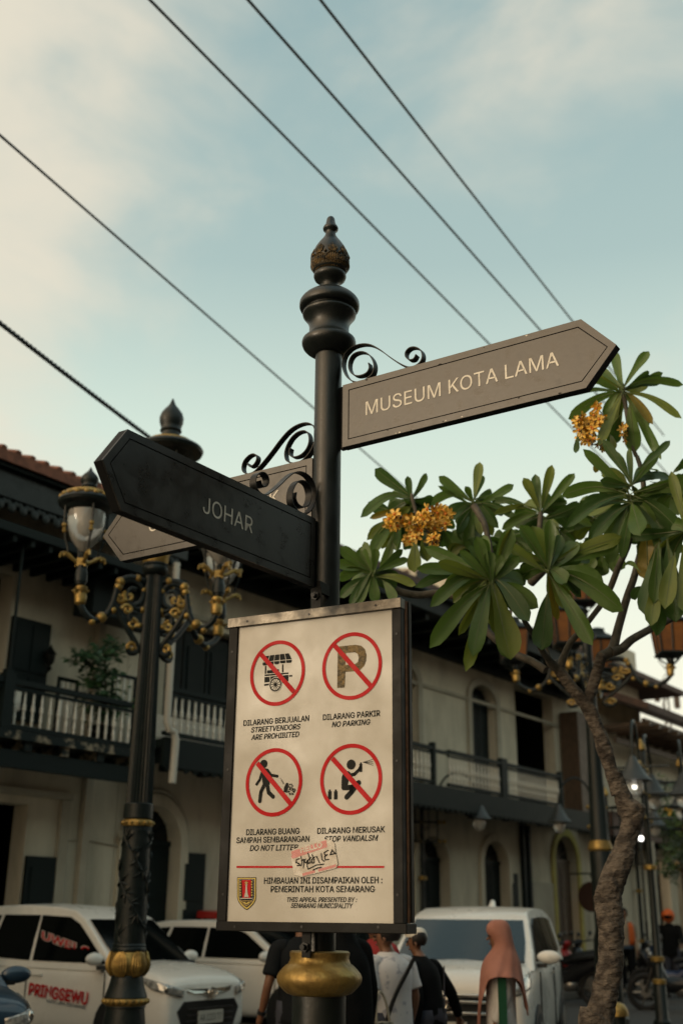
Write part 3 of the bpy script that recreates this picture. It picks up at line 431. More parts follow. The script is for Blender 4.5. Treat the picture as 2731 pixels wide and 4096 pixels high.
fm = MB(); bar(fm, FX0 - .006, ytb, FX1 + .002, yt, -.03, .016); obj('top_rail', fm, m_topbar, board, True, smooth=False, bev=.002)
bx0, bx1 = pp(40, 2290)[0], pp(1318, 2300)[0]
fm = MB(); bar(fm, bx0, ybb, bx1, ybt, -.075, .020); obj('bottom_rail', fm, m_frame, board, True, smooth=False, bev=.003)
b = MB(); bar(b, FX0 + .006, ybt + .001, FX1 + .004, yt - .004, -.047, -.031); obj('wood_core', b, m_wood, board, True, smooth=False)
b = MB(); bar(b, FX0 - .002, ybt + .001, FX1 + .010, yt - .002, -.072, -.048); obj('back_frame', b, m_frame, board, True, smooth=False)
for x, y in ((246, 233), (660, 186), (1107, 126), (141, 436), (1242, 314), (113, 1226), (1245, 1166), (81, 2062), (1249, 2066), (167, 2280), (615, 2280), (1128, 2282)):
    q = MB(); u_, v_ = pp(x, y); z0 = .0165 if y < 240 else (.0205 if y > 2200 else .0105)
    vs = [(math.cos(i * math.pi / 5), math.sin(i * math.pi / 5)) for i in range(10)]
    q.prism([(u_ + .0052 * a, v_ + .0052 * c) for a, c in vs], BO, BX, BY, BZ, z0 - .003, z0 + .0012)
    obj('screw', q, m_iron, board, True)
# clamps above and below
for yy, zz in ((pp(676, 20)[1], 1), (pp(610, 2395)[1], 0)):
    b = MB(); x0 = pp(648, 100)[0] if zz else pp(583, 2300)[0]; x1 = pp(712, 100)[0] if zz else pp(640, 2300)[0]
    if zz: bar(b, x0, yt - .01, x1, yy + .02, -.03, -.022); bar(b, x0, yt - .02, x0 + .006, yy + .02, -.09, -.03); bar(b, x0 + .02, yy, x1 - .01, yy + .05, -.12, -.031)
    else: bar(b, x0, yy - .05, x1, ybb + .01, -.03, -.022); bar(b, x0, yy - .05, x0 + .006, ybb + .01, -.09, -.03)
    cl = obj('clamp', b, m_frame, board, True, smooth=False, bev=.001)
    bo = MB(); cx, cy = (x0 + x1) / 2 - .003, (yy - .02 if zz else yy - .012)
    C = BO + BX * cx + BY * cy
    bo.tube([C + BZ * -.025, C + BZ * -.012], .019, 6); bo.tube([C + BZ * -.014, C + BZ * .006], .010, 10)
    obj('bolt', bo, m_iron, cl, True)
# printed layer: everything sits a hair in front of the panel
def flat(mb, pts, z): 
    vs, fs = fill2d([[pp(*p) for p in pts]]); return mb.add([BO + BX * v.x + BY * v.y + BZ * z for v in vs], fs)
def flatl(mb, loops, z):
    vs, fs = fill2d(loops); return mb.add([BO + BX * v.x + BY * v.y + BZ * z for v in vs], fs)
def stroke(mb, pts, wd, z, k=None):                # thick line with round ends, widths in crop pixels
    q = [V((*pp(*p), 0)) for p in pts]; sc_ = .1 / (pp(600, 1000)[0] - pp(500, 1000)[0]) ; h = wd / sc_ / 2 * .001 if False else wd * (pp(600, 1000)[0] - pp(500, 1000)[0]) / 100 / 2
    for a, c in zip(q, q[1:]):
        t = (c - a); an = math.atan2(t.y, t.x); lp = []
        for i in range(9): lp.append((a.x + h * math.cos(an + math.pi / 2 + math.pi * i / 8), a.y + h * math.sin(an + math.pi / 2 + math.pi * i / 8)))
        for i in range(9): lp.append((c.x + h * math.cos(an - math.pi / 2 + math.pi * i / 8), c.y + h * math.sin(an - math.pi / 2 + math.pi * i / 8)))
        mb.add([BO + BX * x + BY * y + BZ * z for x, y in lp], [tuple(range(18))])
    return mb
def disc(mb, x, y, r, z, ry=None):
    c = pp(x, y); e = pp(x + r, y)[0] - c[0]; g = e if ry is None else c[1] - pp(x, y + ry)[1]
    return mb.add([BO + BX * (c[0] + e * math.cos(i * math.pi / 12)) + BY * (c[1] + g * math.sin(i * math.pi / 12)) + BZ * z for i in range(24)], [tuple(range(24))])
KZ, RZ = .0012, .0022
# rings with their slash
def ban(x0, y0, x1, y1, sa, sb):
    cx = (pp(x0, (y0 + y1) / 2)[0] + pp(x1, (y0 + y1) / 2)[0]) / 2; cy = (pp((x0 + x1) / 2, y0)[1] + pp((x0 + x1) / 2, y1)[1]) / 2
    rx = (pp(x1, (y0 + y1) / 2)[0] - pp(x0, (y0 + y1) / 2)[0]) / 2; ry = (pp((x0 + x1) / 2, y0)[1] - pp((x0 + x1) / 2, y1)[1]) / 2
    g = MB(); t = .0158
    el = lambda q: [(cx + (rx - q) * math.cos(i * math.pi / 36), cy + (ry - q) * math.sin(i * math.pi / 36)) for i in range(72)]
    flatl(g, [el(0), el(t)], RZ)
    a, c = V(pp(*sa)), V(pp(*sb)); d = (c - a).normalized(); n = V((-d.y, d.x)) * t * .62
    flatl(g, [[tuple(a + n), tuple(c + n), tuple(c - n), tuple(a - n)]], RZ + .0003)
    obj('prohibition_ring', g, m_red, panel, True, smooth=False)
ban(255, 357, 622, 795, (328, 450), (546, 700)); ban(738, 302, 1139, 755, (822, 392), (1062, 660))
ban(225, 1080, 604, 1540, (302, 1180), (524, 1452)); ban(724, 1050, 1140, 1528, (806, 1148), (1058, 1432))
# food cart
k9 = lambda x, y: ((950 + x * .3954 - 850) / .5952, (2500 + y * .3954 - 2350) / .5952)
g = MB()
for q in ([(285, 315), (322, 310), (308, 358), (262, 372)], [(330, 308), (376, 303), (366, 362), (316, 368)], [(382, 302), (424, 297), (424, 355), (373, 360)], [(430, 296), (474, 291), (486, 350), (432, 354)], [(481, 290), (520, 286), (549, 346), (494, 349)],
          [(256, 380), (318, 374), (314, 396), (296, 408), (262, 410), (255, 400)], [(320, 374), (366, 369), (366, 398), (322, 402)], [(372, 368), (424, 364), (424, 388), (410, 396), (384, 398), (374, 392)], [(430, 362), (486, 358), (486, 380), (476, 386), (444, 388), (432, 384)], [(492, 357), (549, 352), (549, 372), (538, 382), (502, 384), (494, 378)],
          [(279, 415), (293, 413), (291, 494), (277, 495)], [(452, 400), (466, 398), (465, 478), (451, 480)], [(300, 460), (420, 447), (420, 478), (380, 484), (300, 490)], [(276, 502), (516, 480), (516, 494), (276, 518)],
          [(275, 528), (326, 524), (326, 575), (273, 583)], [(335, 522), (516, 505), (516, 565), (455, 590), (440, 545), (400, 530), (335, 560)], [(522, 508), (554, 505), (553, 521), (522, 524)], [(272, 598), (322, 592), (322, 610), (271, 615)]):
    flat(g, [k9(*p) for p in q], KZ)
wc = k9(386, 603)
c0 = pp(*wc); R0 = pp(*k9(445, 603))[0] - c0[0]; R1 = c0[1] - pp(*k9(386, 674))[1]
el = lambda q: [(c0[0] + R0 * q * math.cos(i * math.pi / 16), c0[1] + R1 * q * math.sin(i * math.pi / 16)) for i in range(32)]
m_pp = MB(); flatl(m_pp, [el(1.09)], KZ + .0003); obj('wheel_gap', m_pp, m_panel, panel, True, smooth=False)
flatl(g, [el(1), el(.80)], KZ + .0006); flatl(g, [el(.2)], KZ + .0006)
for i in range(12):
    a = i * math.pi / 6; stroke(g, [k9(386 + 8 * math.cos(a), 603 + 9 * math.sin(a)), k9(386 + 50 * math.cos(a), 603 + 60 * math.sin(a))], 4.2, KZ + .0006)
obj('food_cart_symbol', g, m_ink, panel, True, smooth=False)
# letter P, worn to bronze
m_wornP = mat('worn_letter', (.06, .045, .02), .4, .3, c2=(.20, .135, .05), scale=45, bump=.6, bscale=110, lo=.4, hi=.6)
g = MB(); o_ = [(842, 398)] + [(975 + 56 * math.sin(i * math.pi / 10), 476 - 91 * math.cos(i * math.pi / 10)) for i in range(11)]
o_ = [(842, 397), (962, 385), (1000, 392), (1024, 414), (1034, 452), (1032, 492), (1018, 528), (992, 553), (955, 563), (893, 567), (888, 672), (838, 675)]
i_ = [(896, 440), (955, 435), (975, 446), (983, 474), (977, 500), (958, 514), (893, 520)]
flatl(g, [[pp(*p) for p in o_], [pp(*p) for p in i_]], KZ); obj('letter_p_symbol', g, m_wornP, panel, True, smooth=False)
# walking man who drops a bottle and crumpled paper
g = MB(); disc(g, 345, 1186, 25, KZ, 29)
flat(g, [(335, 1218), (362, 1215), (378, 1232), (386, 1320), (368, 1338), (340, 1330), (334, 1290)], KZ + .0002)
stroke(g, [(338, 1228), (318, 1292), (298, 1322)], 17, KZ); stroke(g, [(368, 1226), (395, 1262), (436, 1268)], 17, KZ)
stroke(g, [(352, 1320), (326, 1375), (319, 1436)], 24, KZ); stroke(g, [(368, 1325), (378, 1378), (408, 1406)], 24, KZ)
for q in ([(456, 1280), (470, 1298), (482, 1320)], [(460, 1295), (470, 1308), (477, 1322)]): stroke(g, q, 2.2, KZ)
flat(g, [(497, 1312), (508, 1314), (512, 1336), (500, 1380), (478, 1372), (482, 1340)], KZ)
for cx, cy, rr in ((525, 1334, 17), (530, 1372, 24), (546, 1362, 14)):
    for i in range(6):
        a = i * 1.05; flat(g, [(cx + rr * .25 * math.cos(a), cy + rr * .25 * math.sin(a)), (cx + rr * math.cos(a - .42), cy + rr * math.sin(a - .42)), (cx + rr * 1.05 * math.cos(a + .05), cy + rr * 1.05 * math.sin(a + .05)), (cx + rr * .9 * math.cos(a + .42), cy + rr * .9 * math.sin(a + .42))], KZ)
obj('littering_symbol', g, m_ink, panel, True, smooth=False)
# squatting man with a spray can
g = MB(); disc(g, 931, 1190, 30, KZ, 34)
flat(g, [(885, 1232), (918, 1235), (935, 1256), (914, 1300), (905, 1345), (880, 1362), (866, 1335), (868, 1275)], KZ + .0002)
stroke(g, [(912, 1262), (952, 1256), (985, 1224), (995, 1205)], 19, KZ); stroke(g, [(882, 1345), (935, 1344), (982, 1312)], 30, KZ); stroke(g, [(972, 1322), (935, 1372), (902, 1408)], 30, KZ)
flat(g, [(986, 1186), (1006, 1184), (1006, 1238), (990, 1242)], KZ); flat(g, [(991, 1176), (1002, 1175), (1002, 1184), (991, 1185)], KZ)
for x in (788, 828): flat(g, [(x - 12, 1370), (x + 12, 1368), (x + 12, 1424), (x - 12, 1425)], KZ); flat(g, [(x - 6, 1358), (x + 6, 1357), (x + 6, 1369), (x - 6, 1370)], KZ)
for dy in (-20, -4, 8, 22):
    for i in range(6):
        a, c = i / 6, (i + .62) / 6; stroke(g, [(1012 + 70 * a, 1174 + dy * a), (1012 + 70 * c, 1174 + dy * c)], 3.4, KZ)
obj('spray_can_symbol', g, m_ink, panel, True, smooth=False)
# captions
CAP = (lambda: pp(600, 1680)[1] - pp(600, 1716)[1])()
tx = [('DILARANG BERJUALAN', (210, 930), (648, 897), 36, 0), ('STREETVENDORS', (259, 976), (592, 950), 34, 1), ('ARE PROHIBITED', (262, 1025), (585, 1002), 34, 1), ('DILARANG PARKIR', (743, 889), (1125, 866), 37, 0), ('NO PARKING', (803, 938), (1060, 921), 35, 1),
      ('DILARANG BUANG', (228, 1662), (583, 1657), 38, 0), ('SAMPAH SEMBARANGAN', (163, 1714), (650, 1711), 37, 0), ('DO NOT LITTER', (252, 1768), (577, 1766), 36, 1), ('DILARANG MERUSAK', (705, 1652), (1157, 1647), 38, 0), ('STOP VANDALSM', (750, 1706), (1112, 1704), 37, 1),
      ('HIMBAUAN INI DISAMPAIKAN OLEH :', (348, 1987), (1140, 1990), 40, 0), ('PEMERINTAH KOTA SEMARANG', (393, 2045), (1088, 2049), 40, 0), ('THIS APPEAL PRESENTED BY :', (497, 2112), (972, 2114), 30, 1), ('SEMARANG MUNICIPALITY', (527, 2152), (942, 2156), 31, 1)]
for s, a, c, h, it in tx:
    g = MB(); (xa, ya), (xb, yb) = pp(*a), pp(*c); ca = pp(a[0], a[1] - h)[1] - ya
    text(g, s, BO, BX, BY, BZ, xa, (ya + yb) / 2, (xb - xa) - (.2 * ca if it else 0), ca, KZ, bold=.035, shear=.2 if it else 0)
    obj('caption', g, m_ink, panel, True, smooth=False)
g = MB(); flat(g, [(163, 1871), (1153, 1871), (1153, 1885), (163, 1885)], KZ); obj('red_rule', g, m_red, panel, True, smooth=False)
# municipal crest
mc = {'k': m_ink, 'y': mat('crest_yellow', (.50, .36, .03), .4), 'r': m_red, 'g': mat('crest_grey', (.42, .39, .33), .4), 'b': mat('crest_gold', (.38, .24, .03), .4)}
def shield(x0, x1, y0, ym, y1):
    cx = (x0 + x1) / 2; lp = [(x0, y0), (x1, y0)]
    for i in range(13):
        a = i / 12; y = ym + (y1 - ym) * a; lp.append((cx + (x1 - cx) * math.cos(a * math.pi / 2) ** .8 if a < 1 else cx, y))
    return lp + [(2 * cx - x, y) for x, y in lp[2:-1][::-1]]
cr = []
cr.append(('k', [shield(167, 295, 1947, 2080, 2168)])); cr.append(('y', [shield(171, 291, 1951, 2078, 2162)])); cr.append(('k', [shield(179, 283, 1959, 2076, 2150)])); cr.append(('g', [shield(184, 278, 1963, 2074, 2142)])); cr.append(('k', [shield(186, 276, 1965, 2073, 2139)]))
cr.append(('r', [[(200, 1965), (262, 1965), (258, 2085), (204, 2085)]])); cr.append(('b', [[(190, 2104), (272, 2104), (256, 2122), (231, 2141), (206, 2122)]])); cr.append(('k', [[(200, 2108), (262, 2108), (248, 2124), (231, 2136), (214, 2124)]]))
cr.append(('y', [[(206, 2112), (222, 2114), (231, 2122), (240, 2114), (257, 2112), (247, 2122), (231, 2130), (215, 2122)]]))
cr.append(('g', [[(227, 2002), (235, 2002), (238, 2050), (246, 2080), (216, 2080), (224, 2050)], [(190, 2086), (272, 2086), (271, 2092), (191, 2092)], [(222, 1997), (240, 1997), (238, 2003), (224, 2003)]]))
star = [(231 + (15 if i % 2 == 0 else 6) * math.sin(i * math.pi / 5), 1986 - (17 if i % 2 == 0 else 7) * math.cos(i * math.pi / 5)) for i in range(10)]
cr.append(('b', [star])); dots = []
for i in range(6):
    for x in (192, 268): dots.append([(x + 4 * math.cos(j * math.pi / 3), 1978 + i * 18 + 7 * math.sin(j * math.pi / 3)) for j in range(6)])
cr.append(('y', dots))
for j, (c, polys) in enumerate(cr):
    g = MB()
    for q in polys: flat(g, q, KZ + .0003 * j)
    obj('crest', g, mc[c], panel, True, smooth=False)
# sticker: a thing of its own, stuck on the board
stk = thing('name_sticker', 'torn red and white HELLO name sticker with black scrawl on the notice board', 'sticker', BO + BX * pp(690, 1820)[0] + BY * pp(690, 1820)[1])
m_stw = mat('sticker_white', (.60, .55, .46), .4, c2=(.52, .46, .37), scale=40); m_stp = mat('sticker_pink', (.55, .15, .14), .4, c2=(.60, .24, .2), scale=60)
g = MB(); SZ = .0045
flat(g, [(528, 1778), (545, 1760), (640, 1728), (770, 1693), (800, 1698), (824, 1722), (828, 1775), (845, 1855), (835, 1885), (760, 1906), (604, 1944), (585, 1938), (553, 1930), (540, 1870)], SZ); pap = obj('paper', g, m_stw, stk, True, smooth=False)
g = MB(); flat(g, [(531, 1775), (768, 1697), (774, 1745), (541, 1824), (532, 1806), (538, 1800)], SZ + .0004); flat(g, [(606, 1922), (690, 1898), (694, 1916), (610, 1940)], SZ + .0004); flat(g, [(712, 1893), (832, 1860), (834, 1878), (716, 1911)], SZ + .0004); obj('pink_band', g, m_stp, stk, True, smooth=False)
g = MB(); a, c = V((*pp(598, 1783), 0)), V((*pp(740, 1744), 0)); an = (c - a).normalized()
text(g, 'HELLO', BO + BX * a.x + BY * a.y, BX * an.x + BY * an.y, BY * an.x - BX * an.y, BZ, 0, 0, (c - a).length, pp(600, 1750)[1] - pp(600, 1785)[1], SZ + .0008, bold=.07)
obj('lettering', g, m_stw, stk, True, smooth=False)
g = MB(); m7 = lambda x, y: ((930 + x * .4273 - 850) / .5952, (3250 + y * .4273 - 2350) / .5952)
for q in ([(632, 432), (606, 440), (600, 470), (628, 478), (636, 492), (612, 498)], [(645, 412), (655, 455), (652, 492), (640, 498)], [(650, 450), (672, 440), (672, 490), (668, 518)], [(690, 436), (676, 458), (690, 474), (706, 450), (704, 500), (712, 530)], [(712, 380), (728, 430), (736, 470), (714, 478), (712, 446), (740, 420)], [(750, 395), (768, 440), (770, 470), (750, 474), (748, 440), (775, 415)], [(790, 410), (806, 440), (820, 470)], [(836, 385), (844, 440), (862, 458)], [(900, 355), (862, 376), (872, 400), (892, 396), (868, 412), (872, 446), (905, 438)], [(940, 350), (918, 395), (968, 385), (935, 352)], [(720, 528), (790, 492), (858, 484)], [(760, 540), (800, 520), (836, 514)]):
    stroke(g, [m7(*p) for p in q], 6.5, SZ + .001)
obj('scrawl', g, m_ink, stk, True, smooth=False)

# ================================================================== 2. street and buildings
m_asph = mat('asphalt', (.045, .046, .045), .85, c2=(.07, .068, .062), scale=2, bump=.4, bscale=60)
m_pave = mat('paving', (.16, .145, .12), .8, c2=(.11, .10, .085), scale=3, bump=.3, bscale=20)
g = MB(); g.add([(-900, -300, 0), (900, -300, 0), (900, 1500, 0), (-900, 1500, 0)], [(0, 1, 2, 3)]); tag(obj('street', g, m_asph, smooth=False), kind='structure')
PHI = R_(36.4); FU = V((math.sin(PHI), math.cos(PHI), 0)); FN = V((math.cos(PHI), -math.sin(PHI), 0)); FD = 13.0
def fl(x, y, off=0.):
    p = onplane(x, y, -FN * (FD - off), FN); return p.dot(FU), p.z
FROT = math.pi / 2 - PHI
q1 = crop(0, 1750, .6059); q2 = crop(0, 2500, .6059); q6 = crop(1600, 2600, .7213); q7 = crop(2250, 2700, .3068); q8 = crop(1600, 2200, .4464); q3 = crop(2100, 2200, .4252); q4 = crop(2100, 3100, .4235)
FX = V((1, 0, 0)); FY = V((0, 0, 1)); FZ = V((0, -1, 0))     # facade-local: along, up, out towards the street
O0 = V((0, 0, 0))
g = MB(); g.prism([(-6, 0), (70, 0), (70, .14), (-6, .14)], O0, FX, FY, FZ, 0.02, 2.4)
o = obj('pavement', g, m_pave, smooth=False, bev=.02); o.location = -FN * FD; o.rotation_euler = (0, 0, FROT); tag(o, kind='structure')
def archpts(x0, x1, zs, zt, z0, n=14):
    c, r = (x0 + x1) / 2, (x1 - x0) / 2
    return [(x0, z0)] + [(c - r * math.cos(math.pi * i / n), zs + (zt - zs) * math.sin(math.pi * i / n)) for i in range(n + 1)] + [(x1, z0)]
def wallpart(name, outline, holes, m, parent, z0, z1):
    vs, fs = fill2d([outline] + holes, (z1 - z0) / 2)
    g = MB(); g.add([FX * v.x + FY * v.y + FZ * (v.z + (z0 + z1) / 2) for v in vs], fs)
    return obj(name, g, m, parent, smooth=False)
def rect(x0, x1, z0, z1): return [(x0, z0), (x1, z0), (x1, z1), (x0, z1)]
def fbox(mb, x0, x1, z0, z1, a, b): return mb.prism(rect(x0, x1, z0, z1), O0, FX, FY, FZ, a, b)
def arch_door(parent, x0, x1, zs, zt, z0, m_leaf, glassfan=True, name='door', trim=None):
    """two panelled leaves and a fan light set back in an arched opening"""
    g = MB(); h = (x0 + x1) / 2
    for a, b in ((x0, h - .012), (h + .012, x1)):
        fbox(g, a + .01, b, z0 + .01, zs, -.24, -.19)
        for k in range(3):
            zz = z0 + .15 + (zs - z0 - .2) * k / 3; fbox(g, a + .1, b - .08, zz, zz + (zs - z0) / 3 - .14, -.188, -.172)
    fbox(g, x0 + .005, x1 - .005, zs + .002, zs + .085, -.25, -.16)
    d = obj(name, g, m_leaf, parent, smooth=False)
    g = MB(); k = archpts(x0 + .02, x1 - .02, zs + .09, zt - .02, zs + .087); vs, fs = fill2d([k]); g.add([FX * v.x + FY * v.y - FZ * .22 for v in vs], fs)
    obj('fan_light', g, m_glass if glassfan else m_dark, d, smooth=False)
    g = MB(); c = h
    for i in range(1, 6):
        an = math.pi * i / 6; e = V((c - (x1 - x0) / 2 * math.cos(an) * .97, zs + .09 + (zt - zs - .11) * math.sin(an))); a = V((c, zs + .1))
        g.tube([FX * a.x + FY * a.y - FZ * .2, FX * e.x + FY * e.y - FZ * .2], .012, 4)
    obj('fan_bars', g, m_leaf, d)
    if trim:
        vs, fs = fill2d([archpts(x0 - .17, x1 + .17, zs, zt + .17, z0), archpts(x0 + .0, x1 - .0, zs, zt, z0)], .03)
        g = MB(); g.add([FX * v.x + FY * v.y + FZ * (v.z + .031) for v in vs], fs); obj('trim', g, trim, d, smooth=False)
    return d
def rail_run(parent, x0, x1, zb, zt, off, step, m_rail, m_bal, turned=True, fat=1.):
    r = MB(); fbox(r, x0, x1, zt - .07, zt, off - .05, off + .05); fbox(r, x0, x1, zb, zb + .06, off - .04, off + .04)
    fbox(r, x0, x1, zt - .14, zt - .10, off - .025, off + .025)
    rail = obj('railing', r, m_rail, parent, smooth=False)
    b = MB(); h = zt - .10 - zb - .06
    pr = [(0, .013), (.16, .013), (.2, .020), (.24, .013), (.40, .014), (.46, .026), (.5, .016), (.54, .022), (.60, .012), (.9, .011), (1, .014)] if turned else [(0, .013), (1, .013)]
    b.lathe([(z * h, q * fat) for z, q in pr], (0, 0, 0), 8)
    n = max(1, int((x1 - x0) / step)); base = None
    for i in range(n):
        p = FX * (x0 + (i + .5) * (x1 - x0) / n) + FY * (zb + .06) + FZ * off
        if base is None: base = obj('baluster', b, m_bal, rail); base.location = p
        else:
            c = base.copy(); col.objects.link(c); c.parent = rail; c.location = p
    return rail

# ---- the long arcaded house that carries on behind the notice board
BT0, BT1 = 12.62, 28.0
house = thing('arcaded_house', 'long cream two storey house with arched doors and a dark balcony behind the notice board', 'building', -FN * FD, FROT)
gd = [(12.18 + .1, 13.40, 2.51, 3.10), (15.6, 16.75, 2.62, 3.14), (18.1, 19.2, 2.62, 3.14), (20.37, 21.54, 2.61, 3.12), (23.05, 24.19, 2.65, 3.16), (26.62, 27.96 - .06, 2.83, 3.49)]
ud = [(19.35, 20.41, 6.22, 6.60), (22.7, 23.87, 6.32, 6.68), (16.4, 17.5, 6.25, 6.62)]
BT0 = 12.05
holes = [archpts(x0, x1, zs, zt, .16) for x0, x1, zs, zt in gd] + [archpts(x0, x1, zs, zt, 4.0) for x0, x1, zs, zt in ud] + [rect(12.86, 15.2, 4.02, 6.12), rect(24.92, 27.02, 4.02, 6.95)]
wallpart('wall', rect(BT0, BT1, .141, 7.6), holes, m_wall, house, -.3, 0)
for i, (x0, x1, zs, zt) in enumerate(gd): arch_door(house, x0, x1, zs, zt, .16, m_brown if i == 5 else m_green, trim=m_yellow if i == 5 else m_wall)
for x0, x1, zs, zt in ud: arch_door(house, x0, x1, zs, zt, 4.0, m_green, name='balcony_door', trim=m_wall2)
g = MB(); fbox(g, BT0 + .02, BT1 - .02, .3, 7.6, -1.6, -1.5); fbox(g, BT0 + .02, BT1 - .02, 3.85, 3.95, -1.5, -.31); fbox(g, 27.04, 27.1, 3.96, 7.1, -1.5, -.301); fbox(g, 24.84, 24.9, 3.96, 7.1, -1.5, -.301); fbox(g, 24.91, 27.03, 6.96, 7.05, -1.5, -.301); obj('dark_lining', g, m_dark, house, smooth=False)  # dark sheets line the rooms and bay, their shade put in by colour
g = MB()
for k in range(4): fbox(g, 12.9 + k * .57, 13.43 + k * .57, 4.05, 6.05, -.25, -.20); fbox(g, 13.0 + k * .57, 13.33 + k * .57, 4.3, 5.8, -.195, -.18)
obj('folding_door', g, m_green, house, smooth=False)
# open shutters beside the doors
for a, b, z in ((13.45, 13.98, 2.43), (24.24, 24.60, 2.48), (21.6, 21.62, 2.4)):
    if b - a < .1: continue
    g = MB(); fbox(g, a, b, .2, z, .02, .06)
    for k in range(3): fbox(g, a + .06, b - .06, .35 + k * .68, .9 + k * .68, .062, .075)
    obj('shutter', g, m_green, house, smooth=False)
g = MB(); fbox(g, BT0, BT1, 6.22, 6.29, .002, .04); obj('string_course', g, m_wall2, house, smooth=False)
g = MB(); vs = archpts(12.15, 13.55, 2.6, 3.33, 2.6); [g.tube([FX * a[0] + FY * a[1] + FZ * .03, FX * b[0] + FY * b[1] + FZ * .03], .03, 6) for a, b in zip(vs[1:-1], vs[2:-1])]; obj('hood_mould', g, m_wall2, house)
g = MB(); fbox(g, 24.86, 24.97, .15, 3.6, .003, .10); fbox(g, 25.14, 25.24, .15, 3.6, .003, .10); obj('drain_pipes', g, m_green, house, smooth=False)
g = MB(); fbox(g, 25.26, 26.40, .15, 2.32, .004, .06); obj('dado', g, m_wall2, house, smooth=False)
# balcony: floor, fascia, valance, posts and railing
g = MB(); fbox(g, 11.82, 27.05, 3.80, 3.92, .003, 1.12); obj('balcony_floor', g, m_green, house, smooth=False)
g = MB(); fbox(g, 11.80, 27.07, 3.52, 3.94, 1.10, 1.17)
x = 11.8
while x < 27.0:
    g.prism([(x, 3.52), (x + .1, 3.46), (x + .2, 3.52)], O0, FX, FY, FZ, 1.11, 1.15); x += .2
obj('fascia', g, m_green, house, smooth=False)
g = MB()
for k in range(18): fbox(g, 12.0 + k * .86, 12.12 + k * .86, 3.62, 3.80, .003, 1.09)
obj('joists', g, m_green, house, smooth=False)
PF = 1.06
for a, b in ((11.86, 14.3), (14.42, 17.1), (17.22, 19.26), (19.9, 22.05), (22.33, 24.92)): rail_run(house, a, b, 3.98, 4.70, PF, .14, m_green, m_white, True, 1.5)
for a in (14.36, 17.16, 19.31, 22.19, 24.98):
    g = MB(); wd = .13 if a in (22.19,) else .05
    fbox(g, a - wd, a + wd, 3.93, 4.78, PF - .06, PF + .06)
    obj('post', g, m_green, house, smooth=False, bev=.01)
g = MB(); fbox(g, 19.36, 19.9, 4.60, 4.66, PF - .04, PF + .04); obj('handrail', g, m_green, house, smooth=False)
g = MB(); fbox(g, 11.9, 14.2, 4.0, 4.33, .72, .76); obj('white_screen', g, m_white, house, smooth=False)
# deep eave seen from below
g = MB(); g.prism([(-3.2, 8.5), (1.5, 7.66), (1.5, 7.84), (-3.2, 8.68)], FX * 11.8, V((0, -1, 0)), FY, FX, 0, 16.4)
obj('roof', g, m_tile2, house, smooth=False)
g = MB(); fbox(g, 11.82, 28.15, 7.26, 7.66, 1.38, 1.47); fbox(g, 11.82, 28.15, 7.26, 7.34, .003, 1.37); fbox(g, 11.82, 28.15, 7.0, 7.25, .003, .12); obj('soffit', g, m_green, house, smooth=False)
g = MB()
for k in range(20): fbox(g, 11.95 + k * .84, 12.05 + k * .84, 7.12, 7.255, .13, 1.36)
obj('rafters', g, m_green, house, smooth=False)
g = MB(); g.tube([FX * 11.85 + FY * 7.62 + FZ * 1.55, FX * 28.1 + FY * 7.62 + FZ * 1.55], .06, 8); obj('gutter', g, m_green, house)
# white rainwater pipe with an offset
m_pvc = mat('white_pvc', (.50, .47, .40), .4)
g = MB(); pa = [(12.70, 6.9), (12.70, 4.36), (12.76, 4.24), (12.86, 4.22), (12.90, 4.1), (12.88, 3.45)]
g.tube([FX * (a - .97) + FY * (b * .945 + .02) + FZ * 1.25 for a, b in pa], .055, 10); obj('rainwater_pipe', g, m_pvc, house)

# ---- the older house on the left with the peeling balcony
old = thing('balcony_house', 'old cream house with a peeling dark balcony and lace fascia at the far left', 'building', -FN * FD, FROT)
holes = [rect(8.2, 9.74, 4.02, 6.06), rect(9.3, 10.40, .16, 2.92), rect(6.2, 7.2, .16, 2.9)]
wallpart('wall', rect(2.5, 12.04, .141, 7.55), holes, m_wall, old, -.3, 0)
g = MB(); fbox(g, 2.6, 12.0, .2, 7.5, -1.1, -1.0); fbox(g, 10.6, 10.7, .2, 3.4, -.99, -.31); obj('dark_lining', g, m_dark, old, smooth=False)
g = MB(); fbox(g, 9.76, 10.44, 4.03, 5.47, .02, .07)
for a, b in ((9.82, 10.08), (10.12, 10.38)):
    for z0, z1 in ((4.1, 4.65), (4.72, 5.4)): fbox(g, a, b, z0, z1, .072, .085)
obj('shutter', g, m_green, old, smooth=False)
g = MB(); fbox(g, 10.42, 10.92, .16, 2.24, .02, .07); fbox(g, 10.5, 10.84, .4, 1.1, .072, .085); fbox(g, 10.5, 10.84, 1.25, 2.1, .072, .085); obj('shutter', g, m_green, old, smooth=False)
g = MB(); fbox(g, 10.94, 11.10, .15, 3.02, .003, .07); fbox(g, 9.0, 11.12, 3.03, 3.12, .003, .09); obj('door_surround', g, m_wall2, old, smooth=False)
g = MB(); fbox(g, 11.33, 11.46, .2, 6.2, .003, .10); obj('drain_pipe', g, m_wall2, old, smooth=False)
g = MB(); fbox(g, 9.0, 10.39, .18, 1.5, -.25, -.2); obj('door', g, mat('ochre_door', (.20, .15, .06), .6), old, smooth=False)
g = MB(); fbox(g, 10.62, 12.0, 5.62, 6.22, .3, .72); fbox(g, 3, 12.04, 6.22, 6.34, .003, 1.2); obj('porch_ceiling', g, m_green, old, smooth=False)
g = MB()
for k in range(30): fbox(g, 3.1 + k * .3, 3.16 + k * .3, 6.12, 6.215, .003, 1.15)
obj('ceiling_slats', g, m_green, old, smooth=False)
g = MB(); fbox(g, 3, 11.32, 3.60, 3.70, .003, 1.05); fbox(g, 3, 11.30, 3.24, 3.46, .93, 1.03); obj('balcony_floor', g, m_green, old, smooth=False)
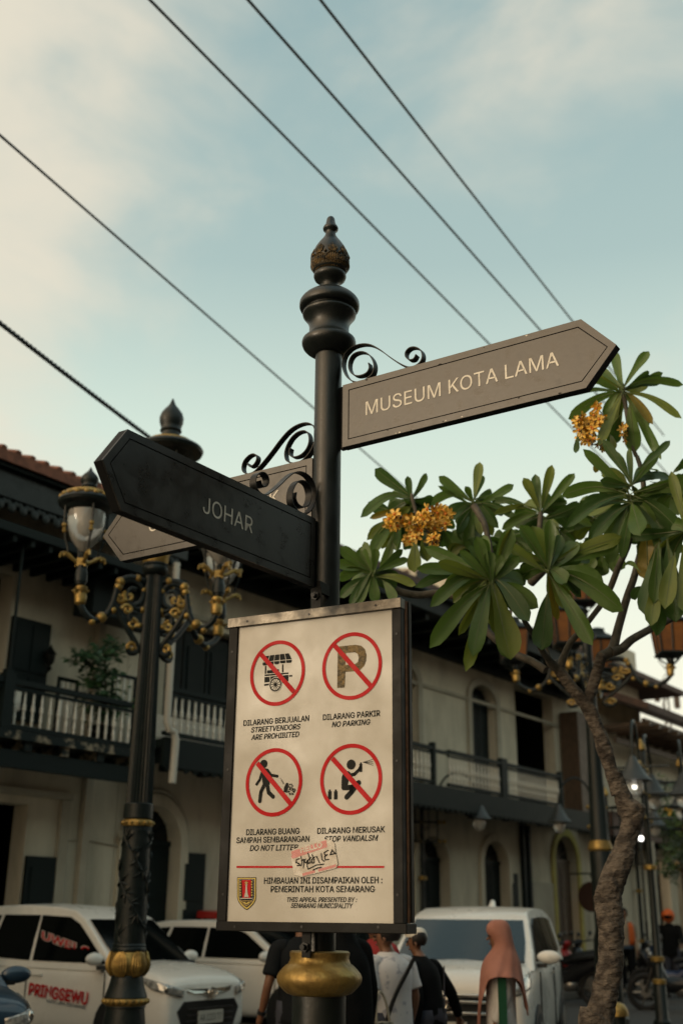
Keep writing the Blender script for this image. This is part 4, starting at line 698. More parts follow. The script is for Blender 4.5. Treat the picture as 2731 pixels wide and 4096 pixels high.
g = MB(); fbox(g, 3, 11.34, 3.585, 3.70, 1.055, 1.11); obj('peeling_edge', g, m_peel, old, smooth=False)
g = MB()
for k in range(14): fbox(g, 3.2 + k * .62, 3.32 + k * .62, 3.465, 3.595, .2, 1.06)
obj('joists', g, m_peel, old, smooth=False)
rail_run(old, 9.16, 11.30, 3.72, 4.36, 1.0, .134, m_green, m_white, True, 1.25); rail_run(old, 7.0, 8.98, 3.72, 4.36, 1.0, .134, m_green, m_white, True, 1.25)
g = MB(); fbox(g, 8.99, 9.15, 3.71, 4.42, .93, 1.07); fbox(g, 9.02, 9.12, 4.421, 4.47, .95, 1.05); g.tube([FX * 9.08 + FY * 4.46 + FZ * 1.0, FX * 9.08 + FY * 6.2 + FZ * 1.0], .022, 8); g.tube([FX * 8.86 + FY * 3.25 + FZ * .98, FX * 8.80 + FY * .15 + FZ * .98], .05, 8); obj('post', g, m_green, old, smooth=False)
g = MB(); fbox(g, 3, 12.0, 6.66, 7.02, 1.16, 1.21); x = 3.0; k = 0
while x < 11.9:
    for q, r in ((0, .07), (.06, .045), (-.06, .045)): g.ball(FX * (x + q) + FY * (6.64 - (.03 if q else .09)) + FZ * 1.18, r, 8, 6, (1, .3, 1))
    x += .19
obj('lace_fascia', g, m_lamp, old, smooth=False)
g = MB(); g.prism([(-4.2, 8.75), (1.36, 7.08), (1.36, 7.22), (-4.2, 8.89)], FX * 2.6, V((0, -1, 0)), FY, FX, 0, 9.0)
for k in range(38): g.tube([FX * (2.7 + k * .235) + FY * 7.23 + FZ * 1.36, FX * (2.7 + k * .235) + FY * 8.90 - FZ * 4.2], .055, 6)
obj('roof', g, m_tile, old, smooth=False)
g = MB(); fbox(g, 2.6, 11.6, 7.03, 7.09, .003, 1.3); obj('soffit', g, m_green, old, smooth=False)
g = MB(); fbox(g, 9.16, 9.62, 4.05, 4.34, .55, .60); obj('white_board', g, m_white, old, smooth=False)
# wall bracket sconces, twist of wire
g = MB(); t_, z_ = fl(*q2(770, 1390)); g.tube(smoothpath([FX * (t_ + .28) + FY * (z_ + .75) + FZ * .05, FX * (t_ + .05) + FY * (z_ + .4) + FZ * .12, FX * t_ + FY * z_ + FZ * .1]), .018, 6); g.ball(FX * t_ + FY * z_ + FZ * .1, .07, 12, 8); obj('cable_coil', g, m_wall2, old)
g = MB(); g.tube(smoothpath([FX * fl(*q2(390, 1425))[0] + FY * fl(*q2(390, 1425))[1] + FZ * .02, FX * fl(*q2(590, 1425))[0] + FY * fl(*q2(590, 1425))[1] + FZ * .02, FX * fl(*q2(800, 1470))[0] + FY * fl(*q2(800, 1470))[1] + FZ * .02]), .012, 5); obj('wall_wire', g, m_wall2, old)
def ftop(name, label, cat, mb, m, **k):            # a thing standing on the balcony or fixed to the wall, built in facade coordinates
    o = obj(name, mb, m, **k); o.location = -FN * FD; o.rotation_euler = (0, 0, FROT); return tag(o, label, cat)
t_, z_ = fl(*q1(330, 1480), .16)
sc_l = thing('wall_lantern', 'small black iron lantern on the wall beside the left balcony shutter', 'lantern', -FN * FD, FROT)
g = MB(); g.lathe([(z * .62, r * .6) for z, r in ((-.22, .02), (-.16, .07), (-.1, .03), (-.02, .10), (.16, .13), (.18, .16), (.26, .09), (.34, .03), (.42, .004))], FX * t_ + FY * z_ + FZ * .16, 8); obj('cage', g, m_iron, sc_l)
g = MB(); g.tube([FX * t_ + FY * (z_ - .12) + FZ * .16, FX * t_ + FY * (z_ - .2) + FZ * .08, FX * t_ + FY * (z_ - .1) + FZ * .0], .012, 6); obj('bracket', g, m_iron, sc_l)
# balcony furniture: barred screens and a potted climber
for (a, b, c, d), lab in (((382, 340, 505, 470), 'dark slatted chair back on the left balcony'), ((740, 310, 880, 560), 'dark framed rack behind the pot plant on the left balcony')):
    (x0, z1), (x1, z0) = fl(*q2(a, b), .5), fl(*q2(c, d), .5); z0 = 3.72
    fr = thing('slatted_screen', lab, 'screen', -FN * FD, FROT)
    g = MB(); fbox(g, x0, x1, z1 - .05, z1, .5, .54); fbox(g, x0, x0 + .03, z0, z1 - .051, .5, .54); fbox(g, x1 - .03, x1, z0, z1 - .051, .5, .54); obj('frame', g, m_green, fr, smooth=False)
    g = MB(); n = 3
    for k in range(n): xx = x0 + (k + 1) * (x1 - x0) / (n + 1); fbox(g, xx - .02, xx + .02, z0, z1 - .052, .505, .53)
    obj('slats', g, m_white, fr, smooth=False)
pot = thing('pot_plant', 'bushy green pot plant on the left balcony', 'plant', -FN * FD, FROT)
pt, pz_ = fl(*q2(700, 330), .75)
g = MB(); g.lathe([(3.71, .13), (3.95, .19), (4.0, .2), (4.0, .17)], FX * pt + FZ * .75, 16); obj('pot', g, m_iron, pot)
g = MB(); g.tube([FX * pt + FY * 3.95 + FZ * .75, FX * (pt + .03) + FY * 4.4 + FZ * .75, FX * (pt - .05) + FY * 5.05 + FZ * .75], [.03, .025, .012], 6); obj('stem', g, m_brown, pot)
m_leafd = mat('small_leaves', (.018, .05, .014), .5, c2=(.03, .08, .02), scale=8)
g = MB(); rnd = random.Random(3)
for k in range(1000):
    cl = rnd.choice([(-.05, 5.02, .22), (-.3, 4.9, .16), (.02, 4.72, .16), (-.22, 4.62, .1), (.12, 4.35, .22), (-.08, 4.3, .2), (.05, 5.15, .14), (-.48, 4.95, .07)])
    c = FX * (pt + cl[0] + rnd.gauss(0, cl[2] * .55)) + FY * (cl[1] + rnd.gauss(0, cl[2] * .55)) + FZ * (.75 + rnd.gauss(0, .12))
    a = V((rnd.gauss(0, 1), rnd.gauss(0, 1), rnd.gauss(-.5, 1))).normalized(); b = a.orthogonal().normalized(); s_ = rnd.uniform(.09, .17)
    g.add([c, c + a * s_ * .5 + b * s_ * .22, c + a * s_, c + a * s_ * .5 - b * s_ * .22], [(0, 1, 2, 3)])
obj('foliage', g, m_leafd, pot, smooth=False, fix=False)

# ---- far house on the right: brown two tier roof, striped balcony
# ---- unseen block added across the street to cut sky light and darken gloss
m_opp = mat('shade_block_dark', (.07, .065, .055), .8, c2=(.05, .045, .04), scale=2)
opp = thing('added_shade_block', 'added unseen dark block across the street that shades the signs, right of the picture', 'building', FN * 11, FROT)
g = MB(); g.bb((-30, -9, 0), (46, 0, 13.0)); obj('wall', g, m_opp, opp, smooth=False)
g = MB(); g.prism([(.9, 13.0), (-4.5, 15.2), (-9.9, 13.0), (-9.9, 13.25), (-4.5, 15.5), (.9, 13.25)], FX * -31, V((0, 1, 0)), FY, FX, 0, 78); obj('roof', g, m_tile, opp, smooth=False)
g = MB(); g.bb((-30, .002, 4.0), (46, 1.3, 4.3)); obj('balcony', g, m_green, opp, smooth=False)
nb = thing('added_glow_blocker', 'added unseen flat roofed block that keeps sunset glow off a sign, left of the picture', 'building', -FN * FD, FROT)  # unseen house added to block the glow reflected in the rear sign
g = MB(); fbox(g, -20, 2.4, .145, 7.0, -9, .3); obj('wall', g, m_wall2, nb, smooth=False)
g = MB(); fbox(g, -20.2, 2.45, 7.002, 7.4, -9.2, .6); obj('roof', g, m_opp, nb, smooth=False)
for k in range(6):
    g = MB(); fbox(g, -18.5 + k * 3.4, -17 + k * 3.4, 4, 6.2, .301, .36); obj('window', g, m_green, nb, smooth=False)
gw = None
for k in range(24):
    for z0, z1 in ((.2, 3.1), (4.4, 7.0), (8.6, 11)):
        if gw is None: g = MB(); g.bb((-.8, .002, 0), (.8, .06, 2.7)); gw = obj('window', g, m_green, opp, smooth=False); c = gw
        else: c = gw.copy(); col.objects.link(c); c.parent = opp
        c.location = (-28 + k * 3.1, 0, z0)

far = thing('brown_roof_house', 'far cream house with two brown tiled roofs at the right', 'building', -FN * FD, FROT)
E0 = fl(*q7(700, 235), 1.6); E1 = fl(*q7(1568, 585), 1.6)
holes = [archpts(27.55 + .5, 28.55 + .3, 6.1, 6.5, 4.2), rect(33.0, 34.3, .2, 3.2), rect(36.5, 38, .2, 3.2)]
wallpart('wall', rect(28.02, 47, .141, 6.95), holes, m_wall, far, -.3, 0)
g = MB(); fbox(g, 28.1, 46.9, .2, 6.9, -2.4, -2.3); obj('dark_lining', g, m_dark, far, smooth=False)
g = MB(); fbox(g, 28.06, 28.84, 4.2, 6.12, -.26, -.2); obj('door', g, m_brown, far, smooth=False)
g = MB(); fbox(g, 27.3, 27.98, 4.05, 6.6, .05, .55); obj('brown_bay', g, m_brown, far, smooth=False)
rail_run(far, 29.0, 34.5, 4.12, 5.25, .9, .16, m_green, m_white, False)
rail_run(far, 34.6, 40.5, 4.12, 5.25, .9, .16, m_green, m_white, False)
g = MB(); fbox(g, 28.05, 44, 3.5, 4.05, .9, 1.0); fbox(g, 28.05, 44, 4.055, 4.11, .003, 1.05); obj('balcony_floor', g, m_tile2, far, smooth=False)
g = MB(); fbox(g, 28.05, 46, 3.62, 3.9, .003, .89); obj('awning', g, m_green, far, smooth=False)
for k in range(7): g = MB(); fbox(g, 30.6 + k * 2.0, 30.75 + k * 2.0, .15, 3.5, .85, 1.0); obj('post', g, m_wall2, far, smooth=False)
ze = (E0[1] + E1[1]) / 2
g = MB(); g.prism([(-2.5, ze + 1.6), (1.6, ze - .1), (1.6, ze + .1), (-2.5, ze + 1.8)], FX * 29.6, V((0, -1, 0)), FY, FX, 0, 17.5); obj('roof', g, m_tile2, far, smooth=False)
g = MB()
for k in range(24): fbox(g, 29.7 + k * .7, 29.8 + k * .7, ze - .5, ze - .38, .02, 1.55)
fbox(g, 29.65, 46.5, ze - .38, ze - .3, 1.35, 1.45); fbox(g, 29.65, 46.5, ze - .9, ze - .75, .5, .6)
obj('rafters', g, m_brown, far, smooth=False)
u0 = fl(*q7(760, 250), -1.5); u1 = fl(*q7(975, 160), -1.5)
g = MB(); fbox(g, u0[0] - 3, u1[0], ze + .6, u1[1] + 1.2, -6, -1.5); obj('upper_storey', g, m_wall, far, smooth=False)
r0 = fl(*q3(1010, 945), -1.5); r1 = fl(*q3(1480, 1190), -.6); r2 = fl(*q3(1060, 1282), -.6)
g = MB(); zz = (r1[1] + r2[1]) / 2
A = [FX * (u0[0] - 4) + FY * zz + FZ * (-.6), FX * r1[0] + FY * zz + FZ * (-.6), FX * r1[0] + FY * zz - FZ * 7, FX * (u0[0] - 4) + FY * zz - FZ * 7]
Bt = [FX * (u0[0] - 4) + FY * (r0[1] + .3) - FZ * 3.6, FX * (r0[0] + .6) + FY * (r0[1] + .3) - FZ * 3.6]
g.add(A + Bt + [p - FY * .18 for p in A], [(0, 1, 5, 4), (1, 2, 5), (2, 3, 4, 5), (3, 0, 4), (0, 1, 7, 6), (1, 2, 8, 7), (2, 3, 9, 8), (3, 0, 6, 9), (6, 7, 8, 9)])
obj('upper_roof', g, m_tile2, far, smooth=False)
# round hanging shop sign on the far right wall
t_, z_ = fl(*q4(610, 1150), .5)
hs = thing('hanging_sign', 'round dark brown hanging sign on the wall behind the tree trunk', 'sign', -FN * FD, FROT)
g = MB(); c = FX * t_ + FY * z_ + FZ * .55; g.tube([c - FX * .03, c + FX * .03], .36, 28); ds = obj('disc', g, mat('sign_brown', (.05, .02, .014), .5), hs)
g = MB(); g.tube([c + FY * .55 - FZ * .55, c + FY * .55 + FZ * .5], .02, 6); g.tube([c + FY * .55, c + FY * .45], .015, 6); obj('bracket', g, m_iron, hs)
# building behind the left houses with a red hip roof, cream block on the skyline, block closing the street
rb = thing('red_roof_house', 'distant red tiled hip roof house between the lamp and the JOHAR sign', 'building', at(*q1(640, 420), 30) * 1)
a = at(*q1(505, 300), 30); b = at(*q1(690, 215), 31); c = at(*q1(860, 300), 30)
ez = a.z - .25
g = MB(); w2 = 3.2; bx = b.x
A = [V((a.x - .1, 30, ez)), V((bx + w2 + 2, 30, ez)), V((bx + w2 + 2, 36, ez)), V((a.x - .1, 36, ez))]; T = [V((bx, 32.5, b.z + .3)), V((bx + 2, 32.5, b.z + .3))]
g.add(A + T, [(0, 1, 5, 4), (1, 2, 5), (2, 3, 4, 5), (3, 0, 4), (3, 2, 1, 0)]); obj('roof', g, m_tile, rb, True, smooth=False)
g = MB(); g.bb((a.x + .3, 30.4, 0), (bx + w2 + 1.6, 35.6, ez)); obj('wall', g, m_wall, rb, True, smooth=False)
cb = thing('cream_block', 'distant cream building with brown window bands above the roof behind the tree', 'building', at(1600, 2330, 55))
a = at(*crop(1350, 1800, .4464)(430, 1060), 55); c = at(*crop(1350, 1800, .4464)(690, 1060), 55)
g = MB(); g.bb((a.x, 55, 0), (c.x + 3, 62, a.z + .05)); wl = obj('wall', g, m_wall, cb, True, smooth=False)
for k, (x0, x1) in enumerate(((440, 560), (592, 640), (700, 830))):
    p = at(*crop(1350, 1800, .4464)(x0, 1075), 55); q = at(*crop(1350, 1800, .4464)(x1, 1150), 55)
    g = MB(); g.bb((p.x, 54.96, q.z - .6), (q.x, 55.0 - .002, p.z)); obj('window', g, m_brown if k < 2 else m_glass, cb, True, smooth=False)
wb = thing('white_block', 'distant pale building closing the street at the right edge', 'building', at(2650, 3500, 60))
a = at(2610, 3330, 60); g = MB(); g.bb((a.x, 60, 0), (a.x + 16, 72, a.z)); obj('wall', g, mat('grey_white_wall', (.36, .34, .31), .8, c2=(.28, .27, .25), scale=1), wb, True, smooth=False)
for k in range(5): g = MB(); g.bb((a.x + .8 + k * 2.6, 59.95, 3), (a.x + 2.2 + k * 2.6, 59.998, 4.6)); obj('window', g, m_glass, wb, True, smooth=False)
g = MB(); g.bb((a.x - .3, 59.6, a.z + .002), (a.x + 16.3, 72.4, a.z + .4)); obj('roof', g, m_tile2, wb, True, smooth=False)
rt_ = thing('radio_mast', 'thin lattice mast beyond the brown roofs', 'mast', at(*q7(1330, 900), 70))
a = at(*q7(1355, 470), 70); b = at(*q7(1310, 100), 70)
g = MB()
for dx in (-.25, .25): g.tube([(a.x + dx, 70, 0), (a.x + dx * .5, 70, b.z)], .06, 5)
for k in range(12): z = 1.5 + k * 1.4; z2 = z + .7; g.tube([(a.x - .25, 70, z), (a.x + .25, 70, z2)], .04, 4); g.tube([(a.x + .25, 70, z2), (a.x - .25, 70, z + 1.4)], .04, 4)
g.bb((a.x - .7, 69.8, b.z - 1.2), (a.x - .4, 70.1, b.z)); g.bb((a.x + .5, 69.8, b.z - 1.6), (a.x + .8, 70.1, b.z - .4))
obj('lattice', g, m_brown, rt_, True)

# ---- overhead cables
kd = lambda x, y: (x * 1.7417, y * 1.7417)
m_cab = mat('black_cable', (.006, .012, .012), .5)
def cable(label, pa, da, pb, db, r, ext=.3, sag=.0, twist=False):
    a, b = at(*kd(*pa), da), at(*kd(*pb), db); d = b - a; a = a - d * ext * .4; b = b + d * ext; n = 40
    g = MB(); pts = [a.lerp(b, i / n) - Z_ * sag * 4 * (i / n) * (1 - i / n) for i in range(n + 1)]
    if twist:
        for ph in (0, 2.1, 4.2):
            n = 160; q = []
            for i in range(n + 1):
                p = a.lerp(b, i / n) - Z_ * sag * 4 * (i / n) * (1 - i / n); an = i * .75 + ph
                q.append(p + V((math.cos(an), 0, math.sin(an))) * r * .9)
            g.tube(q, r, 6)
    else: g.tube(pts, r, 8)
    o = obj('overhead_cable', g, m_cab); tag(o, label, 'cable', 'cables across the sky'); return o
cable('thin black cable passing just above the signpost finial, first of the three parallel ones', (345, 0), 10, (1322, 992), 26, .018)
cable('thin black cable in the middle of the three parallel ones', (570, 0), 10, (1471, 1020), 27, .018)
cable('thin black cable rightmost of the three parallel ones', (738, 0), 10, (1440, 894), 25, .018, sag=.05)
cable('thin black cable running from the left edge down behind the signpost pole', (0, 310), 11, (930, 1120), 26, .017)
cable('thick twisted black cable running from the left edge to the ornate lamp', (0, 740), 12, (330, 992), 15, .018, .35, .02, True)

# ================================================================== 3. lamps
m_globe = mat('lamp_globe', (.62, .60, .55), .08, trans=.55, spec=.6)
m_globe2 = mat('lamp_bulb', (.7, .68, .62), .3)
m_amber = mat('amber_pane', (.19, .078, .025), .35, c2=(.11, .047, .018), scale=4, spec=.3)
LD = 10.5
LA = V((at(500, 4050, LD).x + .0, LD, 0)); LPX = pxs(LD)
lamp = thing('street_lamp', 'ornate dark green and gold street lamp with clear globes at the left', 'street lamp', LA)
kl = crop(400, 3000, .4658)
def lz(y, x=560): return at(x, y, LD).z
g = MB()
g.lathe([(lz(kl(0, 465)[1]), 49 * LPX), (lz(2290), 33 * LPX)], LA, 48, 1, .10); obj('fluted_shaft', g, m_lamp, lamp, True, ang=20)
def kprof(ls): return [(lz(kl(0, y)[1]), h * .4658 * LPX) for y, h in ls]
g = MB(); g.lathe(kprof([(600, 100), (592, 108), (590, 114), (470, 114), (462, 108), (458, 100)]), LA, 32); obj('collar', g, m_lamp, lamp, True); g = MB()
g.lathe(kprof([(700, 104), (692, 112), (684, 108), (676, 113), (668, 109), (660, 113), (655, 104)]), LA, 32); obj('collar', g, m_lamp, lamp, True); g = MB()
g.lathe(kprof([(1735, 118), (1725, 127), (1705, 129), (1690, 121), (1680, 125), (1668, 122), (1660, 116)]), LA, 32); obj('collar', g, m_lamp, lamp, True); g = MB()
g.lathe(kprof([(2140, 150), (2120, 158), (2085, 148), (2040, 134), (1990, 124), (1950, 118), (1930, 112)]), LA, 32); obj('bell', g, m_lamp, lamp, True); g = MB()
g.lathe(kprof([(2215, 142), (2205, 150), (2195, 148), (2185, 142)]), LA, 32); obj('collar', g, m_lamp, lamp, True)
g = MB(); g.lathe(kprof([(1670, 118), (690, 108)]), LA, 40); sh = obj('relief_shaft', g, m_lamp, lamp, True)
g = MB(); rnd = random.Random(5)
zt_, zb_ = lz(kl(0, 720)[1]), lz(kl(0, 1640)[1]); rr = 113 * .4658 * LPX
def onsh(a, z, e=.004): return LA + V(((rr + e) * math.cos(a), (rr + e) * math.sin(a), z))
for s in range(3):
    pts = [onsh(-2.5 + s * 2.1 + 4.6 * t / 30, zt_ - (zt_ - zb_) * (t / 30) * .98, .004) for t in range(31)]; g.tube(pts, .007, 6)
    for t in range(2, 30, 3):
        p = pts[t]; a = -2.5 + s * 2.1 + 4.6 * t / 30
        for k in range(4):
            an = rnd.uniform(-2.6, 2.6); L_ = rnd.uniform(.07, .12)
            q = [onsh(a + math.cos(an) * L_ * f / rr, p.z + math.sin(an) * L_ * f, .003 + .006 * math.sin(math.pi * f)) for f in (0, .3, .65, 1)]
            g.tube(q, [.003, .0095, .008, .001], 6)
obj('vine_relief', g, m_lamp, sh, True)
g = MB(); g.lathe(kprof([(662, 100), (655, 116), (640, 119), (620, 118), (606, 114), (598, 100)]), LA, 40)
for i in range(14): a = i * 2 * math.pi / 14; g.ball(LA + V((118 * .4658 * LPX * math.cos(a), 118 * .4658 * LPX * math.sin(a), lz(kl(0, 630)[1]))), .018, 8, 6)
obj('gold_band', g, m_gold, lamp, True)
g = MB(); bp = kprof([(1935, 118), (1915, 132), (1885, 148), (1850, 155), (1815, 152), (1780, 142), (1750, 134), (1735, 130)]); g.lathe([(z, r * .95) for z, r in bp], LA, 40)
for i in range(6):
    a0 = i * math.pi / 3 + .25
    for j in range(-3, 4):
        pts = [LA + V(((r + .006 - abs(j) * .0012) * math.cos(a0 + j * .075 * w_), (r + .006 - abs(j) * .0012) * math.sin(a0 + j * .075 * w_), z)) for (z, r), w_ in zip(bp, (.9, 1.35, 1.6, 1.65, 1.6, 1.4, 1.0, .4))]; g.tube(pts, .012, 6)
obj('acanthus_bulb', g, m_gold, lamp, True)
g = MB(); g.lathe(kprof([(2195, 146), (2180, 160), (2160, 166), (2140, 165), (2130, 158)]), LA, 40)
for i in range(22): a = i * 2 * math.pi / 22; g.ball(LA + V((162 * .4658 * LPX * math.cos(a), 162 * .4658 * LPX * math.sin(a), lz(kl(0, 2155)[1]))), .021, 8, 6)
obj('gold_rim', g, m_gold, lamp, True)
g = MB(); g.lathe([(0, .30), (.12, .30), (.16, .24), (.30, .22), (lz(kl(0, 2215)[1]), 142 * .4658 * LPX)], LA, 32); obj('base', g, m_lamp, lamp, True)
U = .6059 * LPX                                     # one enlarged-crop pixel in metres at the lamp
def uz(y): return lz(q1(0, y)[1], 605)
g = MB(); g.lathe([(uz(y), r * U) for y, r in ((915, 56), (905, 72), (885, 84), (868, 84), (855, 76), (846, 82), (838, 80), (830, 66))], LA, 32); obj('capital', g, m_lamp, lamp, True)
g = MB(); g.lathe([(uz(y), r * U) for y, r in ((838, 78), (820, 84), (790, 84), (765, 92), (755, 88), (735, 60))], LA, 32)
for i in range(8):
    a = i * math.pi / 4
    for s in (-1, 1): g.tube([LA + V((.088 * math.cos(a + s * q), .088 * math.sin(a + s * q), uz(830) + dz)) * 1 + V((0, 0, 0)) for q, dz in ((.1, 0), (.3, .03), (.3, .07), (.12, .09), (.06, .06))], .012, 6)
obj('gold_crown', g, m_gold, lamp, True)
def spiral(cr, cz, r, a0, turns, sgn=1, n=14): return [(cr + r * (1 - .75 * i / n) * math.cos(a0 + sgn * turns * 2 * math.pi * i / n), cz + r * (1 - .75 * i / n) * math.sin(a0 + sgn * turns * 2 * math.pi * i / n)) for i in range(n + 1)]
def arm_parts(root, base, zref, az, Rr, s, dark, gold, m_d, m_g):
    """one scrolled bracket arm in the vertical plane at azimuth az, reaching out to radius Rr"""
    X = V((math.cos(az), math.sin(az), 0)); k = Rr / 440.
    P = lambda r, y: base + X * (r * k) + Z_ * (zref + (1000 - y) * s)
    d = MB(); 
    d.tube(smoothpath([P(r, y) for r, y in ((60, 866), (120, 858), (175, 868), (205, 900), (222, 945), (240, 1040), (270, 1115), (310, 1155), (345, 1165), (385, 1140), (420, 1095), (438, 1030), (440, 945))], 4), .030 * s / .001415, 10)
    d.tube(smoothpath([P(r, y) for r, y in ((225, 960), (235, 1020), (210, 1080), (165, 1160), (115, 1235), (75, 1300), (80, 1335), (115, 1345), (130, 1320))], 4), .026 * s / .001415, 8)
    d.tube(smoothpath([P(r, y) for r, y in ((60, 1060), (100, 1058), (140, 1030), (160, 980), (140, 930), (105, 930))], 4), .022 * s / .001415, 8)
    d.tube(smoothpath([P(r, y) for r, y in ((205, 905), (150, 880), (95, 890), (62, 940), (75, 1010), (120, 1040))], 4), .024 * s / .001415, 8)
    d.tube(smoothpath([P(r, y) for r, y in ((60, 1190), (110, 1180), (140, 1120), (120, 1080), (85, 1090))], 4), .020 * s / .001415, 8)
    d.lathe([(0, .03), (.02, .05), (.10, .055), (.13, .04), (.2, .05)], P(440, 945) - Z_ * .02, 12)
    a = obj('bracket_arm', d, m_d, root, True)
    q = s / .001415
    for r, y, t0, sg in ((200, 1000, 2.0, 1), (150, 985, 1.0, -1), (110, 1310, 3.4, -1), (115, 1160, 1.5, 1), (150, 1070, 0, 1)):
        e = MB(); e.tube([base + X * (u_ * k) + Z_ * (zref + (1000 - y) * s + v_ * s) for u_, v_ in spiral(r, 0, 34, t0, 1.1, sg)], .022 * q, 7); obj('gilt_curl', e, m_g, a, True)
    for r, y, rad in ((205, 895, .045), (215, 930, .04), (300, 1140, .05), (352, 1175, .035), (100, 860, .04), (60, 930, .03), (60, 1060, .03), (235, 1085, .035), (75, 1165, .03)): e = MB(); e.ball(P(r, y), rad * q, 9, 7); obj('gilt_boss', e, m_g, a, True)
    e = MB(); e.lathe([(0, .018 * q), (.03 * q, .05 * q), (.09 * q, .055 * q), (.13 * q, .042 * q), (.16 * q, .055 * q), (.18 * q, .05 * q)], P(432, 1085), 12)
    for i in range(6): an = i * math.pi / 3; e.tube([P(434, 1060) + V((.03 * math.cos(an), .03 * math.sin(an), 0)) * q, P(436, 1010) + V((.035 * math.cos(an), .035 * math.sin(an), 0)) * q, P(436, 985) + V((.06 * math.cos(an), .06 * math.sin(an), 0)) * q, P(436, 975) + V((.075 * math.cos(an), .075 * math.sin(an), -.02)) * q], .012 * q, 5)
    obj('gilt_cup', e, m_g, a, True)
    return P(440, 940)
def globe_lantern(root, p, s, tall=False):
    f = lambda ls: [((940 - (330 - (330 - y) * 1.77 if tall and y < 330 else y)) * s, h * s * (1.42 if tall and y < 330 else 1.2 if tall and y < 445 else 1)) for y, h in ls]
    g = MB(); g.lathe(f([(440, 150), (425, 183), (405, 190), (392, 184), (380, 170), (350, 110), (330, 62), (318, 46), (300, 44), (292, 52), (284, 48), (272, 50), (258, 56), (238, 58), (218, 50), (200, 34), (182, 16), (155, 3)]), p, 28)
    g.lathe(f([(940, 30), (930, 40), (880, 40), (850, 34), (830, 24), (775, 16), (750, 24), (735, 14)]), p, 16)
    g.lathe(f([(470, 118), (455, 140), (430, 150)]), p, 24)
    for i in range(4):
        a = i * math.pi / 2 + .5
        g.tube([p + V((r * math.cos(a), r * math.sin(a), (940 - y) * 1.0 / 1)) * s for r, y in ((140, 435), (138, 560), (122, 660), (100, 720), (96, 760))], .011, 6)
    c = obj('lantern', g, m_lamp, root, True)
    g = MB(); g.tube([p + V((138 * math.cos(i * math.pi / 18), 138 * math.sin(i * math.pi / 18), 940 - 366)) * s for i in range(37)], 24 * s, 6)
    for i in range(18):
        a = i * 2 * math.pi / 18; g.ball(p + V((165 * math.cos(a), 165 * math.sin(a), 940 - 378)) * s, 20 * s, 7, 5); g.ball(p + V((112 * math.cos(a + .15), 112 * math.sin(a + .15), 940 - 350)) * s, 17 * s, 7, 5)
    obj('gilt_crown', g, m_gold, c, True)
    for i in range(4):
        a = i * math.pi / 2 + .5; q = lambda r, y: p + V((r * math.cos(a), r * math.sin(a), 940 - y)) * s
        g = MB(); g.tube([q(28, 805), q(60, 790), q(90, 768), q(118, 752)], [14 * s, 12 * s, 16 * s, 10 * s], 7); g.ball(q(120, 770), 15 * s, 7, 5); g.tube([q(120, 752), q(140, 760), q(146, 790)], 8 * s, 5); obj('gilt_bracket', g, m_gold, c, True)
        g = MB(); g.ball(q(136, 575), 17 * s, 7, 5); g.ball(q(134, 597), 12 * s, 7, 5); g.ball(q(132, 615), 14 * s, 7, 5); obj('gilt_bead', g, m_gold, c, True)
    g = MB(); g.box(p + Z_ * (940 - 805) * s, (56 * s, 56 * s, 52 * s)); obj('gilt_block', g, m_gold, c, True)
    g = MB(); g.lathe(f([(737, 6), (725, 22), (700, 48), (668, 74), (630, 95), (590, 109), (545, 117), (500, 119), (462, 117)]), p, 28); obj('globe', g, m_globe, c, True)
    g = MB(); g.lathe(f([(620, 8), (600, 30), (560, 38), (520, 30), (480, 18), (440, 18)]), p, 14); obj('bulb', g, m_globe2, c, True)
zr_ = uz(1000) - .13
for (ax, ay) in ((-.64, -.30), (.62, .05), (.55, .95)):
    R0_ = math.hypot(ax, ay); p = arm_parts(lamp, LA, zr_, math.atan2(ay, ax), R0_, U, None, None, m_lamp, m_gold)
    globe_lantern(lamp, p, U)
ct = at(*k3(612, 700), LD); pc_ = V((LA.x + .075, LD, 0))
globe_lantern(lamp, V((at(*k3(632, 300), LD).x, LD, lz(1800, 680) - (940 - 400) * U)), U, True)
g = MB(); g.lathe([(uz(740), .07), (uz(700), .05), (uz(640), .045)], LA + V((.03, 0, 0)), 16); obj('top_stem', g, m_lamp, lamp, True)

# ---- the second ornate lamp, behind the tree: square lanterns with amber panes
RD = 18.0; RP = pxs(RD); RA = V((at(2398, 3379, RD).x, RD, 0)); RU = .4252 * RP
lamp2 = thing('street_lamp', 'ornate street lamp with amber lantern panes behind the flowering tree', 'street lamp', RA)
def rz_(y): return at(2390, y, RD).z
g = MB(); g.lathe([(0, .26), (.14, .26), (.2, .2), (1.2, .19), (1.35, .15), (rz_(3410), .17), (rz_(3400), .155), (rz_(3395), .145), (rz_(3000), .105), (rz_(2600), .075), (rz_(2560), .09), (rz_(2530), .07)], RA, 24); obj('shaft', g, m_lamp, lamp2, True)
g = MB(); g.lathe([(rz_(3408), .155), (rz_(3398), .19), (rz_(3385), .185), (rz_(3372), .16), (rz_(3363), .155), (rz_(3362), .12)], RA, 28); obj('gold_collar', g, m_gold, lamp2, True)
zr2 = rz_(2690)
